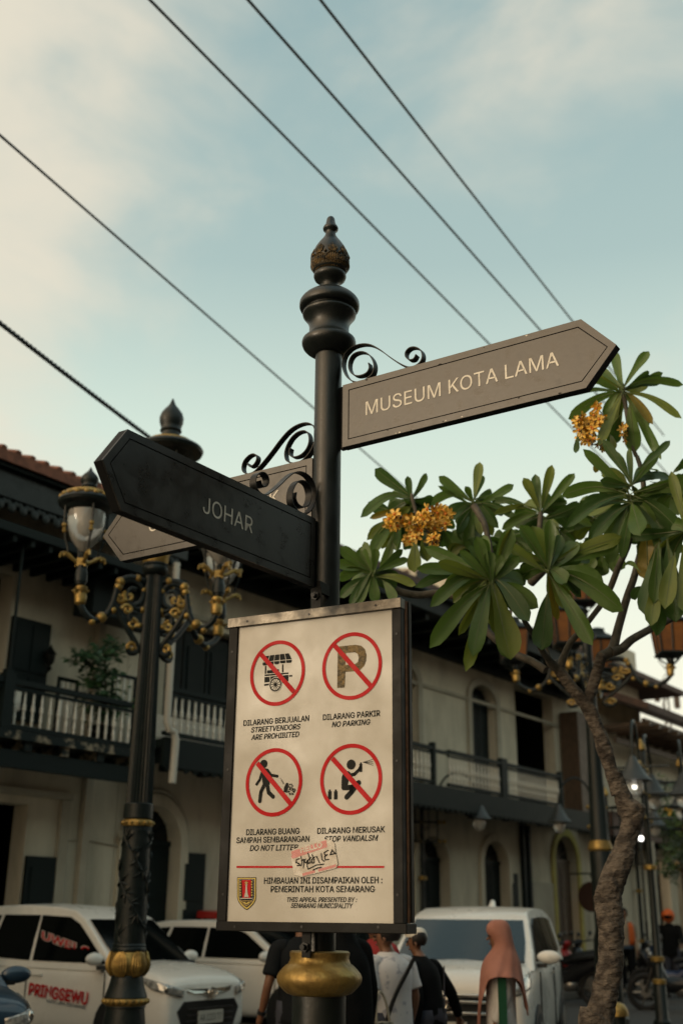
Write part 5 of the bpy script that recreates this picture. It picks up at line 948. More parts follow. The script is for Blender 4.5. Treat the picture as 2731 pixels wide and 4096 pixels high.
def square_lantern(root, p, s):
    h = lambda y: (870 - y) * s
    ring = lambda r, y: [p + V((r * s * a, r * s * b, h(y))) for a, b in ((-1, -1), (1, -1), (1, 1), (-1, 1))]
    g = MB(); g.loft([ring(150, 560), ring(160, 540), ring(110, 500), ring(70, 470), ring(62, 440), ring(70, 425), ring(20, 400)]); g.loft([ring(60, 905), ring(122, 885), ring(132, 870), ring(118, 855)])
    g.lathe([(h(1000), 26 * s), (h(960), 40 * s), (h(930), 22 * s), (h(900), 45 * s)], p, 12)
    for a, b in ((-1, -1), (1, -1), (1, 1), (-1, 1)): g.tube([p + V((112 * s * a, 112 * s * b, h(858))), p + V((140 * s * a, 140 * s * b, h(558)))], 11 * s, 5); g.tube([p + V((100 * s * a, 100 * s * b, h(890))), p + V((30 * s * a, 30 * s * b, h(970)))], 8 * s, 4)
    for a, b in ((0, -1), (1, 0), (0, 1), (-1, 0)): g.tube([p + V((113 * s * a, 113 * s * b, h(858))), p + V((141 * s * a, 141 * s * b, h(558)))], 9 * s, 5)
    for i in range(12): a = i * math.pi / 6; g.ball(p + V((140 * math.cos(a), 140 * math.sin(a), 0)) * s + Z_ * h(545), 18 * s, 6, 5)
    c = obj('lantern', g, m_lamp, root, True, ang=30)
    g = MB(); g.loft([ring(106, 857), ring(134, 559)]); obj('amber_pane', g, m_amber, c, True, smooth=False)
S2 = RU * .88
for ax, ay in ((-1.16, .25), (1.24, -.35), (-.5, -.9), (.40, .95)):
    p = arm_parts(lamp2, RA, zr2, math.atan2(ay, ax), math.hypot(ax, ay), U * 1.05, None, None, m_lamp, m_gold)
    square_lantern(lamp2, p + Z_ * .14, S2)
square_lantern(lamp2, V((RA.x, RD, rz_(2412))), S2)
g = MB(); g.lathe([(rz_(2540), .08), (rz_(2500), .05), (rz_(2440), .04)], RA, 12); g.lathe([(rz_(2560), .13), (rz_(2540), .16), (rz_(2530), .10)], RA, 20); obj('top_stem', g, m_lamp, lamp2, True)

# ---- slender frame lamps with arched arms and bell shades
m_bell = mat('bell_shade', (.03, .036, .036), .45)
m_lit = mat('lit_bulb', (.9, .9, .85), .3, emit=(1, .97, .9), estr=5)
def arched_lamp(label, x, y, d, psi, arms=(1, -1), lit=False, r=.05):
    b = at(x, y, d); t = thing('arched_lamp', label, 'street lamp', (b.x, b.y, 0), psi, 'slender frame lamps along the street')
    g = MB(); g.lathe([(0, r * 2.6), (.1, r * 2.6), (.14, r * 1.9), (.62, r * 1.8), (.66, r * 1.2), (2.2, r), (4.0, r * .75)], (0, 0, 0), 14); obj('pole', g, m_lamp, t)
    for z in (.64, .95, 2.25): g = MB(); g.lathe([(z - .04, r * 1.2), (z - .03, r * 2.0), (z + .03, r * 2.0), (z + .045, r * 1.1)], (0, 0, 0), 14); obj('gold_ring', g, m_gold, t)
    g = MB(); g.lathe([(4.0, r * .7), (4.03, r * 1.5), (4.1, r * 1.3), (4.16, r * .6), (4.2, .01)], (0, 0, 0), 12); obj('gold_finial', g, m_gold, t)
    kb = None
    for z in (3.76, 3.35, 2.97):
        for q in (-.46, -.36, 0, .36, .46):
            if kb is None: g = MB(); g.ball((0, 0, 0), .047, 8, 6); kb = obj('gold_knob', g, m_gold, t); kq = kb
            else: kq = kb.copy(); col.objects.link(kq); kq.parent = t
            kq.location = (q, 0, z)
    g = MB()
    for z in (3.76, 3.35, 2.97): g.bb((-.46, -.02, z - .02), (.46, .02, z + .02)); g.tube([(0, -.4, z), (0, .4, z)], .018, 6)
    for q in (-.32, .32): g.tube([(q, 0, 2.97), (q, 0, 3.76)], .018, 6)
    for q in (-.14, .14): g.tube([(q, 0, 2.97), (q, 0, 3.76)], .012, 6)
    fr = obj('frame', g, m_lamp, t)
    for s in arms:
        g = MB(); g.tube(smoothpath([(s * .33, 0, 3.76), (s * .36, 0, 4.0), (s * .5, 0, 4.25), (s * .75, 0, 4.36), (s * 1.0, 0, 4.25), (s * 1.14, 0, 4.0), (s * 1.18, 0, 3.78)]), .022, 7); a = obj('arched_arm', g, m_lamp, t)
        g = MB(); g.lathe([(3.42, .26), (3.44, .25), (3.5, .19), (3.62, .12), (3.72, .07), (3.78, .04)], (s * 1.18, 0, 0), 18); obj('bell_shade', g, m_bell, a)
        g = MB(); g.ball((s * 1.18, 0, 3.34), .13, 14, 10, (1, 1, 1.25)); gl_ = obj('globe', g, m_globe, a)
        if lit and s > 0: g = MB(); g.ball((s * 1.18, 0, 3.33), .026, 10, 8); obj('bulb', g, m_lit, a)
    return t
arched_lamp('slender frame lamp with bell shades standing right of the tree trunk', 2646, 4070, 18, 1.2 + math.pi, (1, -1), True)
arched_lamp('slender frame lamp half hidden by the right edge of the notice board', 1690, 3563, 24, 0, (1, -1), False, .045)
arched_lamp('slender frame lamp standing behind the tree trunk with a bell shade left of it', 2455, 3700, 25, .35, (-1, 1))
arched_lamp('slender frame lamp cut by the right edge of the picture', 2775, 3700, 20, 1.3, (1, -1))
arched_lamp('slender distant frame lamp between the trunk and the orange vest man', 2556, 3600, 33, .9, (1, -1))
fl_ = thing('floodlight', 'small bright white street light glowing right of the tree trunk', 'light', at(2562, 3354, 30))
g = MB(); p = at(2562, 3354, 30); g.ball(p, .06, 14, 10); obj('bulb', g, m_lit, fl_, True)
g = MB(); g.tube([p + V((0, .12, .12)), p + V((0, .12, -2.0))], .03, 6); g.tube([p + V((0, .12, .1)), p + V((0, .0, .13))], .03, 6); g.tube([p + V((0, .12, -2)), V((p.x, p.y + .12, 0))], .04, 6); obj('stand', g, m_lamp, fl_, True)
bb_ = thing('bollard', 'dark bollard with a gold collar at the foot of the tree', 'bollard', V((at(2468, 4060, 14).x, 14, 0)))
bz_ = at(2468, 4040, 14).z; bc = V((at(2468, 4060, 14).x, 14, 0))
g = MB(); g.lathe([(0, .14), (.05, .14), (.08, .10), (bz_ - .06, .095)], bc, 18); obj('post', g, m_lamp, bb_, True)
g = MB(); g.lathe([(bz_ - .07, .09), (bz_ - .06, .125), (bz_ - .01, .12), (bz_ + .02, .11), (bz_ + .06, .08), (bz_ + .08, .04), (bz_ + .085, .01)], bc, 20); obj('gold_cap', g, m_gold, bb_, True)

# ================================================================== 4. the flowering tree
m_bark = mat('grey_bark', (.17, .14, .11), .9, c2=(.062, .051, .042), scale=11, bump=1.0, bscale=26, stretch=(1, 1, 1.8), spec=.15, lo=.42, hi=.6)
_b = m_bark.node_tree.nodes['Bump'].inputs['Distance']; _b.default_value = .035
m_twig = mat('green_grey_twig', (.10, .085, .06), .7, c2=(.055, .05, .036), scale=20, bump=.4, bscale=50)
def leafmat(name, c, c2):
    m = mat(name, c, .42, c2=c2, scale=3.5, bump=.25, bscale=45, spec=.45, lo=.35, hi=.7)
    t = m.node_tree; b = t.nodes['Principled BSDF']; out = t.nodes['Material Output']
    tr = N(t, 'ShaderNodeBsdfTranslucent'); tr.inputs[0].default_value = (c2[0] * 1.5, c2[1] * 1.6, c2[2] * .8, 1); mx = N(t, 'ShaderNodeMixShader'); mx.inputs[0].default_value = .28
    t.links.new(b.outputs[0], mx.inputs[1]); t.links.new(tr.outputs[0], mx.inputs[2]); t.links.new(mx.outputs[0], out.inputs[0]); return m
m_leaf = leafmat('leaf', (.07, .128, .028), (.115, .185, .045)); m_leaf2 = leafmat('leaf_pale', (.125, .18, .036), (.19, .215, .045)); m_leaf3 = leafmat('leaf_dark', (.044, .09, .026), (.066, .12, .034)); m_leafy = leafmat('leaf_yellow', (.30, .19, .02), (.17, .15, .025)); m_vein = mat('leaf_vein', (.12, .15, .05), .5)
TD = 6.6
pA = crop(1350, 1800, .4464); pB = crop(1900, 1800, .53); pC = crop(2200, 1350, .3387)
tb = at(*q4(690, 2340), TD); tree = thing('flowering_tree', 'flowering tree with long green leaves and orange blossom in front of the right lamp', 'tree', V((tb.x, TD, 0)))
tp = pxs(TD)
def limb(k, pts, name, m=None, dd=0, parent=None, bumps=0., n=12, base=None):
    P = []; Rr = []
    for i, q in enumerate(pts):
        d = TD + dd * i / max(1, len(pts) - 1) + (q[3] if len(q) > 3 else 0); s_ = k(1, 0)[0] - k(0, 0)[0]; P.append(at(*k(q[0], q[1]), d)); Rr.append(q[2] * s_ * pxs(d))
    if base is not None: P = [base] + P; Rr = [Rr[0] * 1.15] + Rr
    PP = smoothpath(P, 6); RR = [];
    for i in range(len(P) - 1):
        for j in range(6): RR.append(Rr[i] + (Rr[i + 1] - Rr[i]) * j / 6)
    RR.append(Rr[-1]); g = MB(); g.tube(PP, RR, n)
    if bumps:
        nn = n
        for i, v in enumerate(g.v):
            c = PP[i // nn]; d = v - c; f = noise.fractal(V((v.x * 9, v.y * 9, v.z * 7)), 1, 2, 4) + .35 * noise.fractal(V((v.x * 30, v.y * 30, v.z * 45)), 1, 2, 3); g.v[i] = c + d * (1 + bumps * f)
    return obj(name, g, m or m_bark, parent or tree, True, ang=80)
trunk = limb(q4, [(640, 2420, 122), (690, 2320, 118), (725, 2200, 108), (752, 2080, 96), (770, 1950, 100), (795, 1780, 105), (805, 1600, 106), (798, 1400, 112), (790, 1270, 116), (790, 1150, 115), (815, 1030, 112), (868, 880, 104), (920, 730, 94), (962, 600, 88), (995, 480, 86), (1010, 400, 96), (985, 330, 104), (945, 260, 84), (910, 170, 72), (880, 80, 66), (850, -20, 64)], 'trunk', bumps=.24, n=40, base=V((tb.x - .02, TD, -.05)))
limb(q4, [(1000, 390, 80), (1060, 320, 78), (1095, 285, 50), (1105, 270, 16)], 'trunk_burl', bumps=.5, n=18)
limb(q3, [(880, 2300, 68), (790, 2010, 64), (720, 1800, 62), (650, 1620, 62), (585, 1470, 66), (520, 1390, 58), (440, 1300, 54), (370, 1210, 50), (300, 1110, 46)], 'branch', bumps=.2, n=20)
limb(q3, [(590, 1460, 58), (605, 1360, 52), (640, 1250, 50), (680, 1120, 48), (705, 1030, 50), (720, 980, 40)], 'branch', bumps=.2, n=18)
limb(q3, [(310, 1130, 42), (230, 1040, 32), (160, 950, 28), (90, 820, 26), (0, 680, 24), (-60, 560, 20)], 'branch', m_twig, dd=-.25)
limb(q3, [(330, 1090, 40), (370, 980, 32), (430, 860, 30), (540, 740, 26), (640, 610, 26), (720, 500, 28), (800, 350, 30), (870, 170, 30), (960, -30, 28), (990, -160, 26)], 'branch', m_twig, dd=-.1)
limb(q3, [(300, 1120, 40), (230, 1060, 34), (200, 960, 30), (180, 900, 26)], 'branch', m_twig)
limb(q3, [(710, 1000, 46), (790, 960, 46), (830, 900, 44), (865, 760, 40), (910, 600, 38), (960, 430, 36), (1020, 260, 34), (1070, 60, 30), (1110, -60, 26)], 'branch', m_twig, dd=.1)
limb(q3, [(800, 960, 46), (900, 930, 42), (990, 850, 38), (1090, 790, 36), (1200, 730, 34), (1300, 680, 34), (1380, 640, 34)], 'branch', m_twig, dd=.15)
limb(q8, [(1300, 1080, 36), (1180, 1000, 34), (1040, 940, 33), (900, 840, 33), (760, 710, 32), (640, 560, 30)], 'branch', m_twig, dd=.25)
limb(pA, [(1560, 1480, 44), (1300, 1440, 38), (1100, 1330, 34), (900, 1285, 33), (720, 1300, 33), (560, 1270, 33), (420, 1190, 34), (340, 1120, 36), (300, 1080, 22), (230, 990, 14)], 'branch', m_twig, dd=.2)
limb(pB, [(1100, 520, 18, 0), (1150, 620, 20), (1120, 760, 22)], 'branch', m_twig)
limb(pC, [(1010, 1400, 26), (960, 1250, 24), (900, 900, 26), (870, 700, 30), (850, 620, 32), (850, 540, 16)], 'branch', m_twig)
limb(pC, [(1110, 1900, 34), (1080, 1600, 30), (1020, 1400, 26)], 'branch', m_twig)
limb(pA, [(1400, 1160, 34), (1330, 720, 26), (1280, 600, 30), (1220, 500, 34)], 'branch', m_twig, dd=.1)
limb(pA, [(720, 640, 12), (690, 520, 16), (670, 440, 18), (660, 390, 10)], 'branch', m_twig)
limb(pB, [(420, 1000, 34), (500, 920, 32), (560, 860, 30)], 'branch', m_twig, dd=-.2)
limb(pB, [(480, 620, 20), (490, 520, 20), (492, 470, 16)], 'branch', m_twig)
rnd = random.Random(11)
def leaf(mb, vein, b, t, w, droop, roll):
    """a long leaf from stalk base b to tip t, obovate, folded along the midrib"""
    ax = t - b; L_ = ax.length; view = ((b + t) / 2 - CAM).normalized()
    sd_ = ax.normalized().cross(view).normalized(); nrm = sd_.cross(ax.normalized()).normalized()
    cr_, sr = math.cos(roll), math.sin(roll); sd_, nrm = sd_ * cr_ + nrm * sr, nrm * cr_ - sd_ * sr
    n = 12; rows = []; w *= 1 / max(.55, cr_); ph = rnd.uniform(0, 6); sk = rnd.uniform(.8, 1.1); fo = rnd.uniform(-.5, -.05); we = rnd.uniform(.54, .68)
    for i in range(n + 1):
        f = i / n; c = b.lerp(t, f) + Z_ * droop * L_ * math.sin(math.pi * f) * (1.15 - .3 * f)
        hw = w / 2 * (0.04 + .96 * (max(0, f - .06) / .94) ** .75 * (1 - max(0, (f - we) / (1 - we)) ** 2.4) ** .62) if f > .06 else w * .02
        if i == n: hw = w * .01
        wv = .05 * w * math.sin(f * 9 + ph)
        rows.append((c + sd_ * hw * sk + nrm * (fo * hw + wv), c + sd_ * hw * sk * .5 + nrm * (fo * .35 * hw), c, c - sd_ * hw * .5 + nrm * (fo * .35 * hw), c - sd_ * hw + nrm * (fo * hw - wv)))
    mb.add([p for r in rows for p in r], [(i * 5 + j, i * 5 + j + 1, i * 5 + j + 6, i * 5 + j + 5) for i in range(n) for j in range(4)])
    vein.tube([r[2] - view * .0012 for r in rows[:-1]], [w * .035 * (1 - .85 * i / n) for i in range(n)], 4)
def rosette(k, c, d, tips):
    mbs = {0: MB(), 1: MB(), 2: MB(), 3: MB()}; ve = MB(); s_ = k(1, 0)[0] - k(0, 0)[0]
    for q in tips:
        x, y, w = q[:3]; opt = q[3] if len(q) > 3 else {}
        cc = opt.get('c', c); dd = d + rnd.uniform(-.10, .10) + opt.get('d', 0)
        b = at(*k(*cc), d + rnd.uniform(-.03, .03)) + Z_ * rnd.uniform(-.05, .03); t = at(*k(x, y), dd)
        L_ = math.hypot(x - cc[0], y - cc[1]); horiz = abs(x - cc[0]) / max(L_, 1)
        dr = opt.get('a', (.12 if y > cc[1] - 60 else -.02) * horiz + rnd.uniform(-.02, .03))
        leaf(mbs[opt.get('m', rnd.choice((0, 0, 0, 1, 3, 3)))], ve, b, t, w * s_ * pxs(d) * 1.3, dr, rnd.uniform(-.5, .5))
    far_ = sum(math.hypot(q[0] - c[0], q[1] - c[1]) for q in tips) / len(tips)
    for i in range(11):                            # shorter leaves behind, filling the whorl
        an = rnd.uniform(-.7, math.pi + .7); L2 = far_ * rnd.uniform(.5, .85); b = at(*k(*c), d + .05); t = at(*k(c[0] + L2 * math.cos(an), c[1] + L2 * math.sin(an)), d + rnd.uniform(.08, .3))
        leaf(mbs[rnd.choice((0, 1, 3, 3))], ve, b, t, rnd.uniform(.075, .115), rnd.uniform(-.03, .16), rnd.uniform(-.9, .9))
    cl = obj('leaf_cluster', mbs[0], m_leaf, tree, True, ang=180, fix=False)
    if mbs[1].v: obj('pale_leaves', mbs[1], m_leaf2, cl, True, ang=180, fix=False)
    if mbs[3].v: obj('dark_leaves', mbs[3], m_leaf3, cl, True, ang=180, fix=False)
    if mbs[2].v: obj('yellow_leaves', mbs[2], m_leafy, cl, True, ang=180, fix=False)
    obj('midribs', ve, m_vein, cl, True, fix=False)
Y_ = {'m': 2}; Pp = {'m': 1}
rosette(pA, (665, 450), 6.7, [(335, 168, 120), (625, 232, 66), (795, 208, 70), (782, 265, 44), (206, 602, 100, {'a': .2}), (286, 612, 62, {'m': 2, 'a': .03}), (560, 570, 90), (630, 480, 70)])
rosette(pA, (560, 600), 6.75, [(262, 806, 84), (300, 930, 120), (395, 1135, 96), (690, 1095, 130, {'c': (690, 790)}), (520, 860, 70), (800, 1000, 120, {'c': (770, 720)}), (850, 900, 100, {'c': (760, 700)}), (190, 880, 50, {'c': (330, 960)})])
rosette(pA, (1218, 470), 6.8, [(905, 235, 92), (898, 322, 52), (1268, 108, 100), (1305, 230, 60), (1140, 325, 66), (1575, 312, 86), (800, 498, 96, {'a': .22}), (1060, 740, 96), (1150, 880, 92), (1390, 770, 100), (1580, 480, 60), (1440, 700, 92), (1600, 610, 76), (1000, 620, 90), (1290, 760, 80)])
rosette(pA, (318, 1110), 6.5, [(20, 870, 110), (-20, 1010, 96), (195, 880, 120), (340, 880, 80), (585, 890, 70), (632, 975, 66), (700, 1212, 80), (0, 1160, 96), (20, 1320, 100), (110, 1400, 80), (180, 1390, 90), (335, 1370, 100), (520, 1350, 100, {'c': (400, 1170)}), (40, 1090, 70), (240, 820, 80)])
rosette(pA, (1375, 1140), 6.05, [(775, 872, 120), (708, 1062, 120, {'a': .06}), (950, 1205, 150, {'c': (1310, 1090), 'a': .1}), (692, 1230, 96), (826, 1405, 120), (822, 1775, 165, {'d': -.1}), (1145, 1985, 120, {'m': 1}), (1208, 1852, 150, {'d': -.05}), (1265, 1372, 90, {'c': (1330, 1170), 'm': 1}), (1200, 1350, 80), (1550, 1880, 180), (1415, 1650, 100, {'m': 1}), (1560, 700, 120), (1235, 780, 110), (1300, 790, 80), (1180, 850, 84), (900, 1000, 110), (1090, 900, 90), (1080, 1660, 90, {'m': 1})])
rosette(pB, (120, 985), 6.05, [(405, 1295, 130), (475, 1190, 120), (265, 1585, 170), (272, 590, 120), (100, 760, 80), (60, 640, 90), (10, 650, 90), (330, 800, 90), (200, 790, 80)])
rosette(pB, (548, 885), 6.2, [(1115, 1215, 150), (975, 1025, 140), (1105, 655, 120, {'a': .03}), (1075, 718, 80), (885, 1475, 120), (705, 1195, 130), (500, 1510, 160, {'c': (545, 1040)}), (620, 1285, 70, {'m': 2, 'd': .15}), (335, 570, 110), (430, 570, 130), (770, 690, 110), (560, 520, 90), (345, 940, 110), (250, 830, 96), (640, 640, 100), (690, 1000, 110), (230, 720, 90), (480, 640, 90)])
rosette(pB, (490, 475), 6.75, [(362, 210, 74), (452, 182, 74), (577, 112, 80), (748, 176, 76), (298, 455, 84, {'c': (450, 470)}), (120, 385, 56, {'c': (430, 430)}), (795, 408, 92), (745, 595, 84), (880, 572, 66), (710, 492, 48), (140, 480, 60), (200, 600, 80), (620, 690, 104), (390, 600, 92), (560, 330, 50), (300, 580, 80), (500, 700, 90)])
rosette(pB, (1175, 355), 6.3, [(650, 342, 120, {'a': .14}), (680, 585, 100), (800, 420, 110, {'a': .08}), (945, 228, 96), (870, 675, 120), (1000, 720, 130), (1245, 640, 140, {'d': -.2}), (1300, 985, 150, {'m': 2, 'c': (1290, 560)}), (1568, 640, 140), (1620, 190, 100), (1640, 300, 100), (1640, 370, 90), (1000, 870, 110), (1420, 470, 100), (1480, 700, 120), (1100, 820, 90), (1350, 560, 110)])
rosette(pC, (960, 1750), 6.3, [(385, 1318, 130), (620, 1205, 130), (585, 1690, 120), (925, 1305, 84), (1265, 1345, 140), (1412, 1218, 96, {'c': (1010, 1560)}), (1600, 1640, 110), (1640, 1420, 110, {'c': (1440, 1580)}), (530, 1600, 70, {'m': 2, 'c': (560, 1430)}), (720, 1340, 120), (820, 1400, 90)])
rosette(pC, (855, 620), 6.55, [(1162, 162, 120), (1568, 558, 110, {'a': .12}), (1550, 955, 110, {'a': .14}), (1205, 1025, 120, {'m': 2}), (1305, 1440, 130, {'a': .06}), (1000, 1360, 190, {'c': (930, 720)}), (212, 965, 150, {'a': .1}), (190, 682, 84, {'a': .1}), (740, 150, 130), (585, 365, 96), (505, 470, 90), (570, 1280, 120, {'m': 1, 'd': -.1}), (720, 1255, 190, {'d': .1, 'c': (820, 840)}), (300, 1365, 70, {'c': (330, 1150)}), (620, 930, 110), (760, 1330, 90, {'c': (700, 1100)})])
rosette(pB, (1600, 600), 6.1, [(1285, 1250, 140, {'c': (1350, 700)}), (1370, 1400, 150, {'c': (1400, 750)}), (1510, 1300, 170, {'c': (1450, 700)}), (1340, 1160, 110, {'c': (1380, 640)}), (1180, 1125, 70, {'c': (1290, 1050), 'd': .3}), (1115, 882, 56, {'c': (1240, 870), 'd': .3}), (1475, 160, 80), (1600, 1250, 160), (1640, 1050, 150), (1490, 560, 120), (1430, 1200, 130, {'c': (1500, 720)}), (1320, 1330, 110, {'c': (1370, 900), 'm': 1})])
for k_, c_, d_, n_, L_ in ((pB, (250, 690), 7.0, 9, 210), (pB, (640, 590), 7.0, 9, 220), (pB, (880, 520), 6.9, 8, 200), (pB, (960, 760), 6.8, 9, 210), (pA, (930, 720), 7.0, 9, 230), (pA, (1180, 860), 6.9, 9, 230), (pB, (760, 900), 6.7, 7, 190), (pB, (1420, 640), 6.6, 10, 260), (pB, (1480, 300), 6.5, 8, 200), (pB, (60, 780), 6.8, 8, 190)):
    tips = []
    for i in range(n_): an = rnd.uniform(0, 6.28); l_ = L_ * rnd.uniform(.7, 1.1); tips.append((c_[0] + l_ * math.cos(an), c_[1] + l_ * math.sin(an) * .9 + 20, rnd.uniform(90, 125) * (1.1 if k_ is pA else .95)))
    rosette(k_, c_, d_, tips)
# blossom
m_petal = mat('petal_orange', (.76, .42, .03), .5, c2=(.80, .56, .15), scale=22, lo=.42, hi=.6)
m_core = mat('petal_core', (.62, .19, .012), .5)
def blossom(k, cx, cy, rx, ry, n, d, size, label=None):
    g = MB(); st = MB(); co = MB(); s_ = k(1, 0)[0] - k(0, 0)[0]; root = at(*k(cx, cy - ry * .6), d + .1)
    for i in range(n):
        a = rnd.uniform(0, 6.28); q = math.sqrt(rnd.random()); c = at(*k(cx + rx * q * math.cos(a), cy + ry * q * math.sin(a)), d + rnd.uniform(-.12, .08))
        z = (CAM - c).normalized() + V((rnd.gauss(0, .6), rnd.gauss(0, .4), rnd.gauss(.1, .5))); z.normalize(); x = z.orthogonal().normalized(); y = z.cross(x); R2 = size * rnd.uniform(.8, 1.1); o = rnd.uniform(0, 6)
        for j in range(5):
            e = o + j * 1.2566; u_ = x * math.cos(e) + y * math.sin(e); v_ = y * math.cos(e) - x * math.sin(e)
            g.add([c - z * R2 * .2, c + u_ * R2 * .42 + v_ * R2 * .26, c + u_ * R2 * .85 + v_ * R2 * .27 + z * R2 * .12, c + u_ * R2 * 1.05 + z * R2 * .02, c + u_ * R2 * .8 - v_ * R2 * .2 + z * R2 * .2, c + u_ * R2 * .42 - v_ * R2 * .22], [(0, 1, 2, 3, 4, 5)])
        co.ball(c - z * R2 * .06, R2 * .24, 7, 5); st.tube([c - z * R2 * .2, c - z * R2 * 1.2, root], .004, 4)
    f = obj('flower_cluster', g, m_petal, tree, True, smooth=False, fix=False); obj('flower_hearts', co, m_core, f, True); obj('stalks', st, m_twig, f, True)
blossom(pA, 560, 640, 120, 80, 18, 6.55, .044); blossom(pA, 870, 610, 150, 110, 32, 6.55, .044); blossom(pA, 720, 700, 90, 90, 12, 6.5, .044); blossom(pA, 850, 800, 60, 40, 6, 6.5, .042); blossom(pA, 650, 800, 50, 30, 5, 6.55, .032)
blossom(pC, 420, 1080, 120, 185, 36, 6.5, .040); blossom(pC, 560, 930, 60, 130, 11, 6.5, .040); blossom(pC, 865, 1110, 50, 120, 10, 6.6, .026); blossom(pC, 600, 1270, 50, 60, 6, 6.6, .024)
# greenery at the right edge of the street
def bush(label, x, y, d, rx, rz2, n, cat='bush', name='leafy_tree', flo=0):
    c = at(x, y, d); t = thing(name, label, cat, (c.x, c.y, 0))
    g = MB(); g.tube([(0, 0, 0), (.05, 0, c.z * .5), (0, 0, c.z)], [.09, .07, .04], 8); obj('trunk', g, m_bark, t)
    g = MB(); F2 = []
    cl = [(rnd.gauss(0, rx * .5), rnd.gauss(0, rx * .5), rnd.gauss(0, rz2 * .5), rnd.uniform(.25, .5) * rx) for _ in range(12)]
    for i in range(n):
        q = rnd.choice(cl); p = V((q[0] + rnd.gauss(0, q[3] * .5), q[1] + rnd.gauss(0, q[3] * .5), c.z + q[2] + rnd.gauss(0, q[3] * .5)))
        a = V((rnd.gauss(0, 1), rnd.gauss(0, 1), rnd.gauss(-.3, 1))).normalized(); b = a.orthogonal().normalized(); s_ = rnd.uniform(.14, .26)
        g.add([p, p + a * s_ * .5 + b * s_ * .16, p + a * s_, p + a * s_ * .5 - b * s_ * .16], [(0, 1, 2, 3)])
        if flo and i % flo == 0: F2.append(p)
    cr = obj('crown', g, mat('hedge_leaf', (.035, .075, .018), .5, c2=(.075, .11, .02), scale=2), t, smooth=False, fix=False)
    fb = None
    for p in F2:
        if fb is None: q = MB(); q.ball((0, 0, 0), .05, 6, 4); fb = obj('flower', q, m_petal, cr); c2_ = fb
        else: c2_ = fb.copy(); col.objects.link(c2_); c2_.parent = cr
        c2_.location = p
bush('green leafy tree with small orange flowers at the right edge below the frame lamps', 2735, 3290, 26, 1.0, .8, 1500, 'tree', flo=45)
bush('green bush at the right edge under the flowering leafy tree', 2722, 3440, 30, .7, .6, 700, 'tree', flo=80)
bush('pale green far tree behind the frame lamps', 2640, 3150, 48, 1.2, 1.0, 900, 'tree')

# ================================================================== 5. cars, motorbikes
def paint(name, c, **k): return mat(name, c, .28, spec=.5, coat=.5, **k)
m_cw = paint('car_white', (.80, .77, .70), c2=(.76, .73, .66), scale=2); m_cred = paint('car_red', (.36, .02, .015)); m_cblue = paint('car_navy', (.02, .045, .075))
m_cg = mat('car_glass', (.003, .004, .004), .08, spec=.1); m_tyre = mat('tyre', (.012, .012, .012), .8); m_chrome = mat('chrome', (.55, .53, .48), .15, 1.); m_blk = mat('black_plastic', (.010, .011, .011), .5)
m_lens = mat('lamp_lens', (.50, .49, .45), .08, .35, c2=(.22, .22, .21), scale=14, coat=1., lo=.45, hi=.55); m_plate = mat('plate_white', (.50, .47, .40), .5); m_rim = mat('alloy', (.3, .29, .27), .3, .8)
def solid(mb, pts, inward):
    """a patch given by its outline, with depth"""
    a = [V(p) for p in pts]; n = len(a); inward = V(inward); return mb.add(a + [p + inward for p in a], [tuple(range(n)), tuple(range(n, 2 * n))[::-1]] + [(i, n + i, n + (i + 1) % n, (i + 1) % n) for i in range(n)])
from mathutils.bvhtree import BVHTree
hl_c = [(1.50, .80, .955), (2.03, .50, .80), (2.06, .54, .705), (1.80, .80, .80)]     # outer top, inner top, inner bottom, outer bottom
hl_v = [(1.55, .80, .97), (2.04, .52, .845), (2.06, .54, .745), (1.78, .80, .83)]
def hit_grid(mb, bvh, c, d, off, nu, nv):
    a, b, e, f = [V(p) for p in c]; d = d.normalized(); o = []
    for j in range(nv + 1):
        for i in range(nu + 1):
            u, v = i / nu, j / nv; p = (a * (1 - u) + b * u) * (1 - v) + (f * (1 - u) + e * u) * v
            h = bvh.ray_cast(p - d * 1.5, d); o.append((h[0] + (h[1] * off if h[1].dot(d) < 0 else -h[1] * off)) if h[0] is not None else p)
    w = nu + 1; return mb.add(o, [(j * w + i, j * w + i + 1, (j + 1) * w + i + 1, (j + 1) * w + i) for j in range(nv) for i in range(nu)])
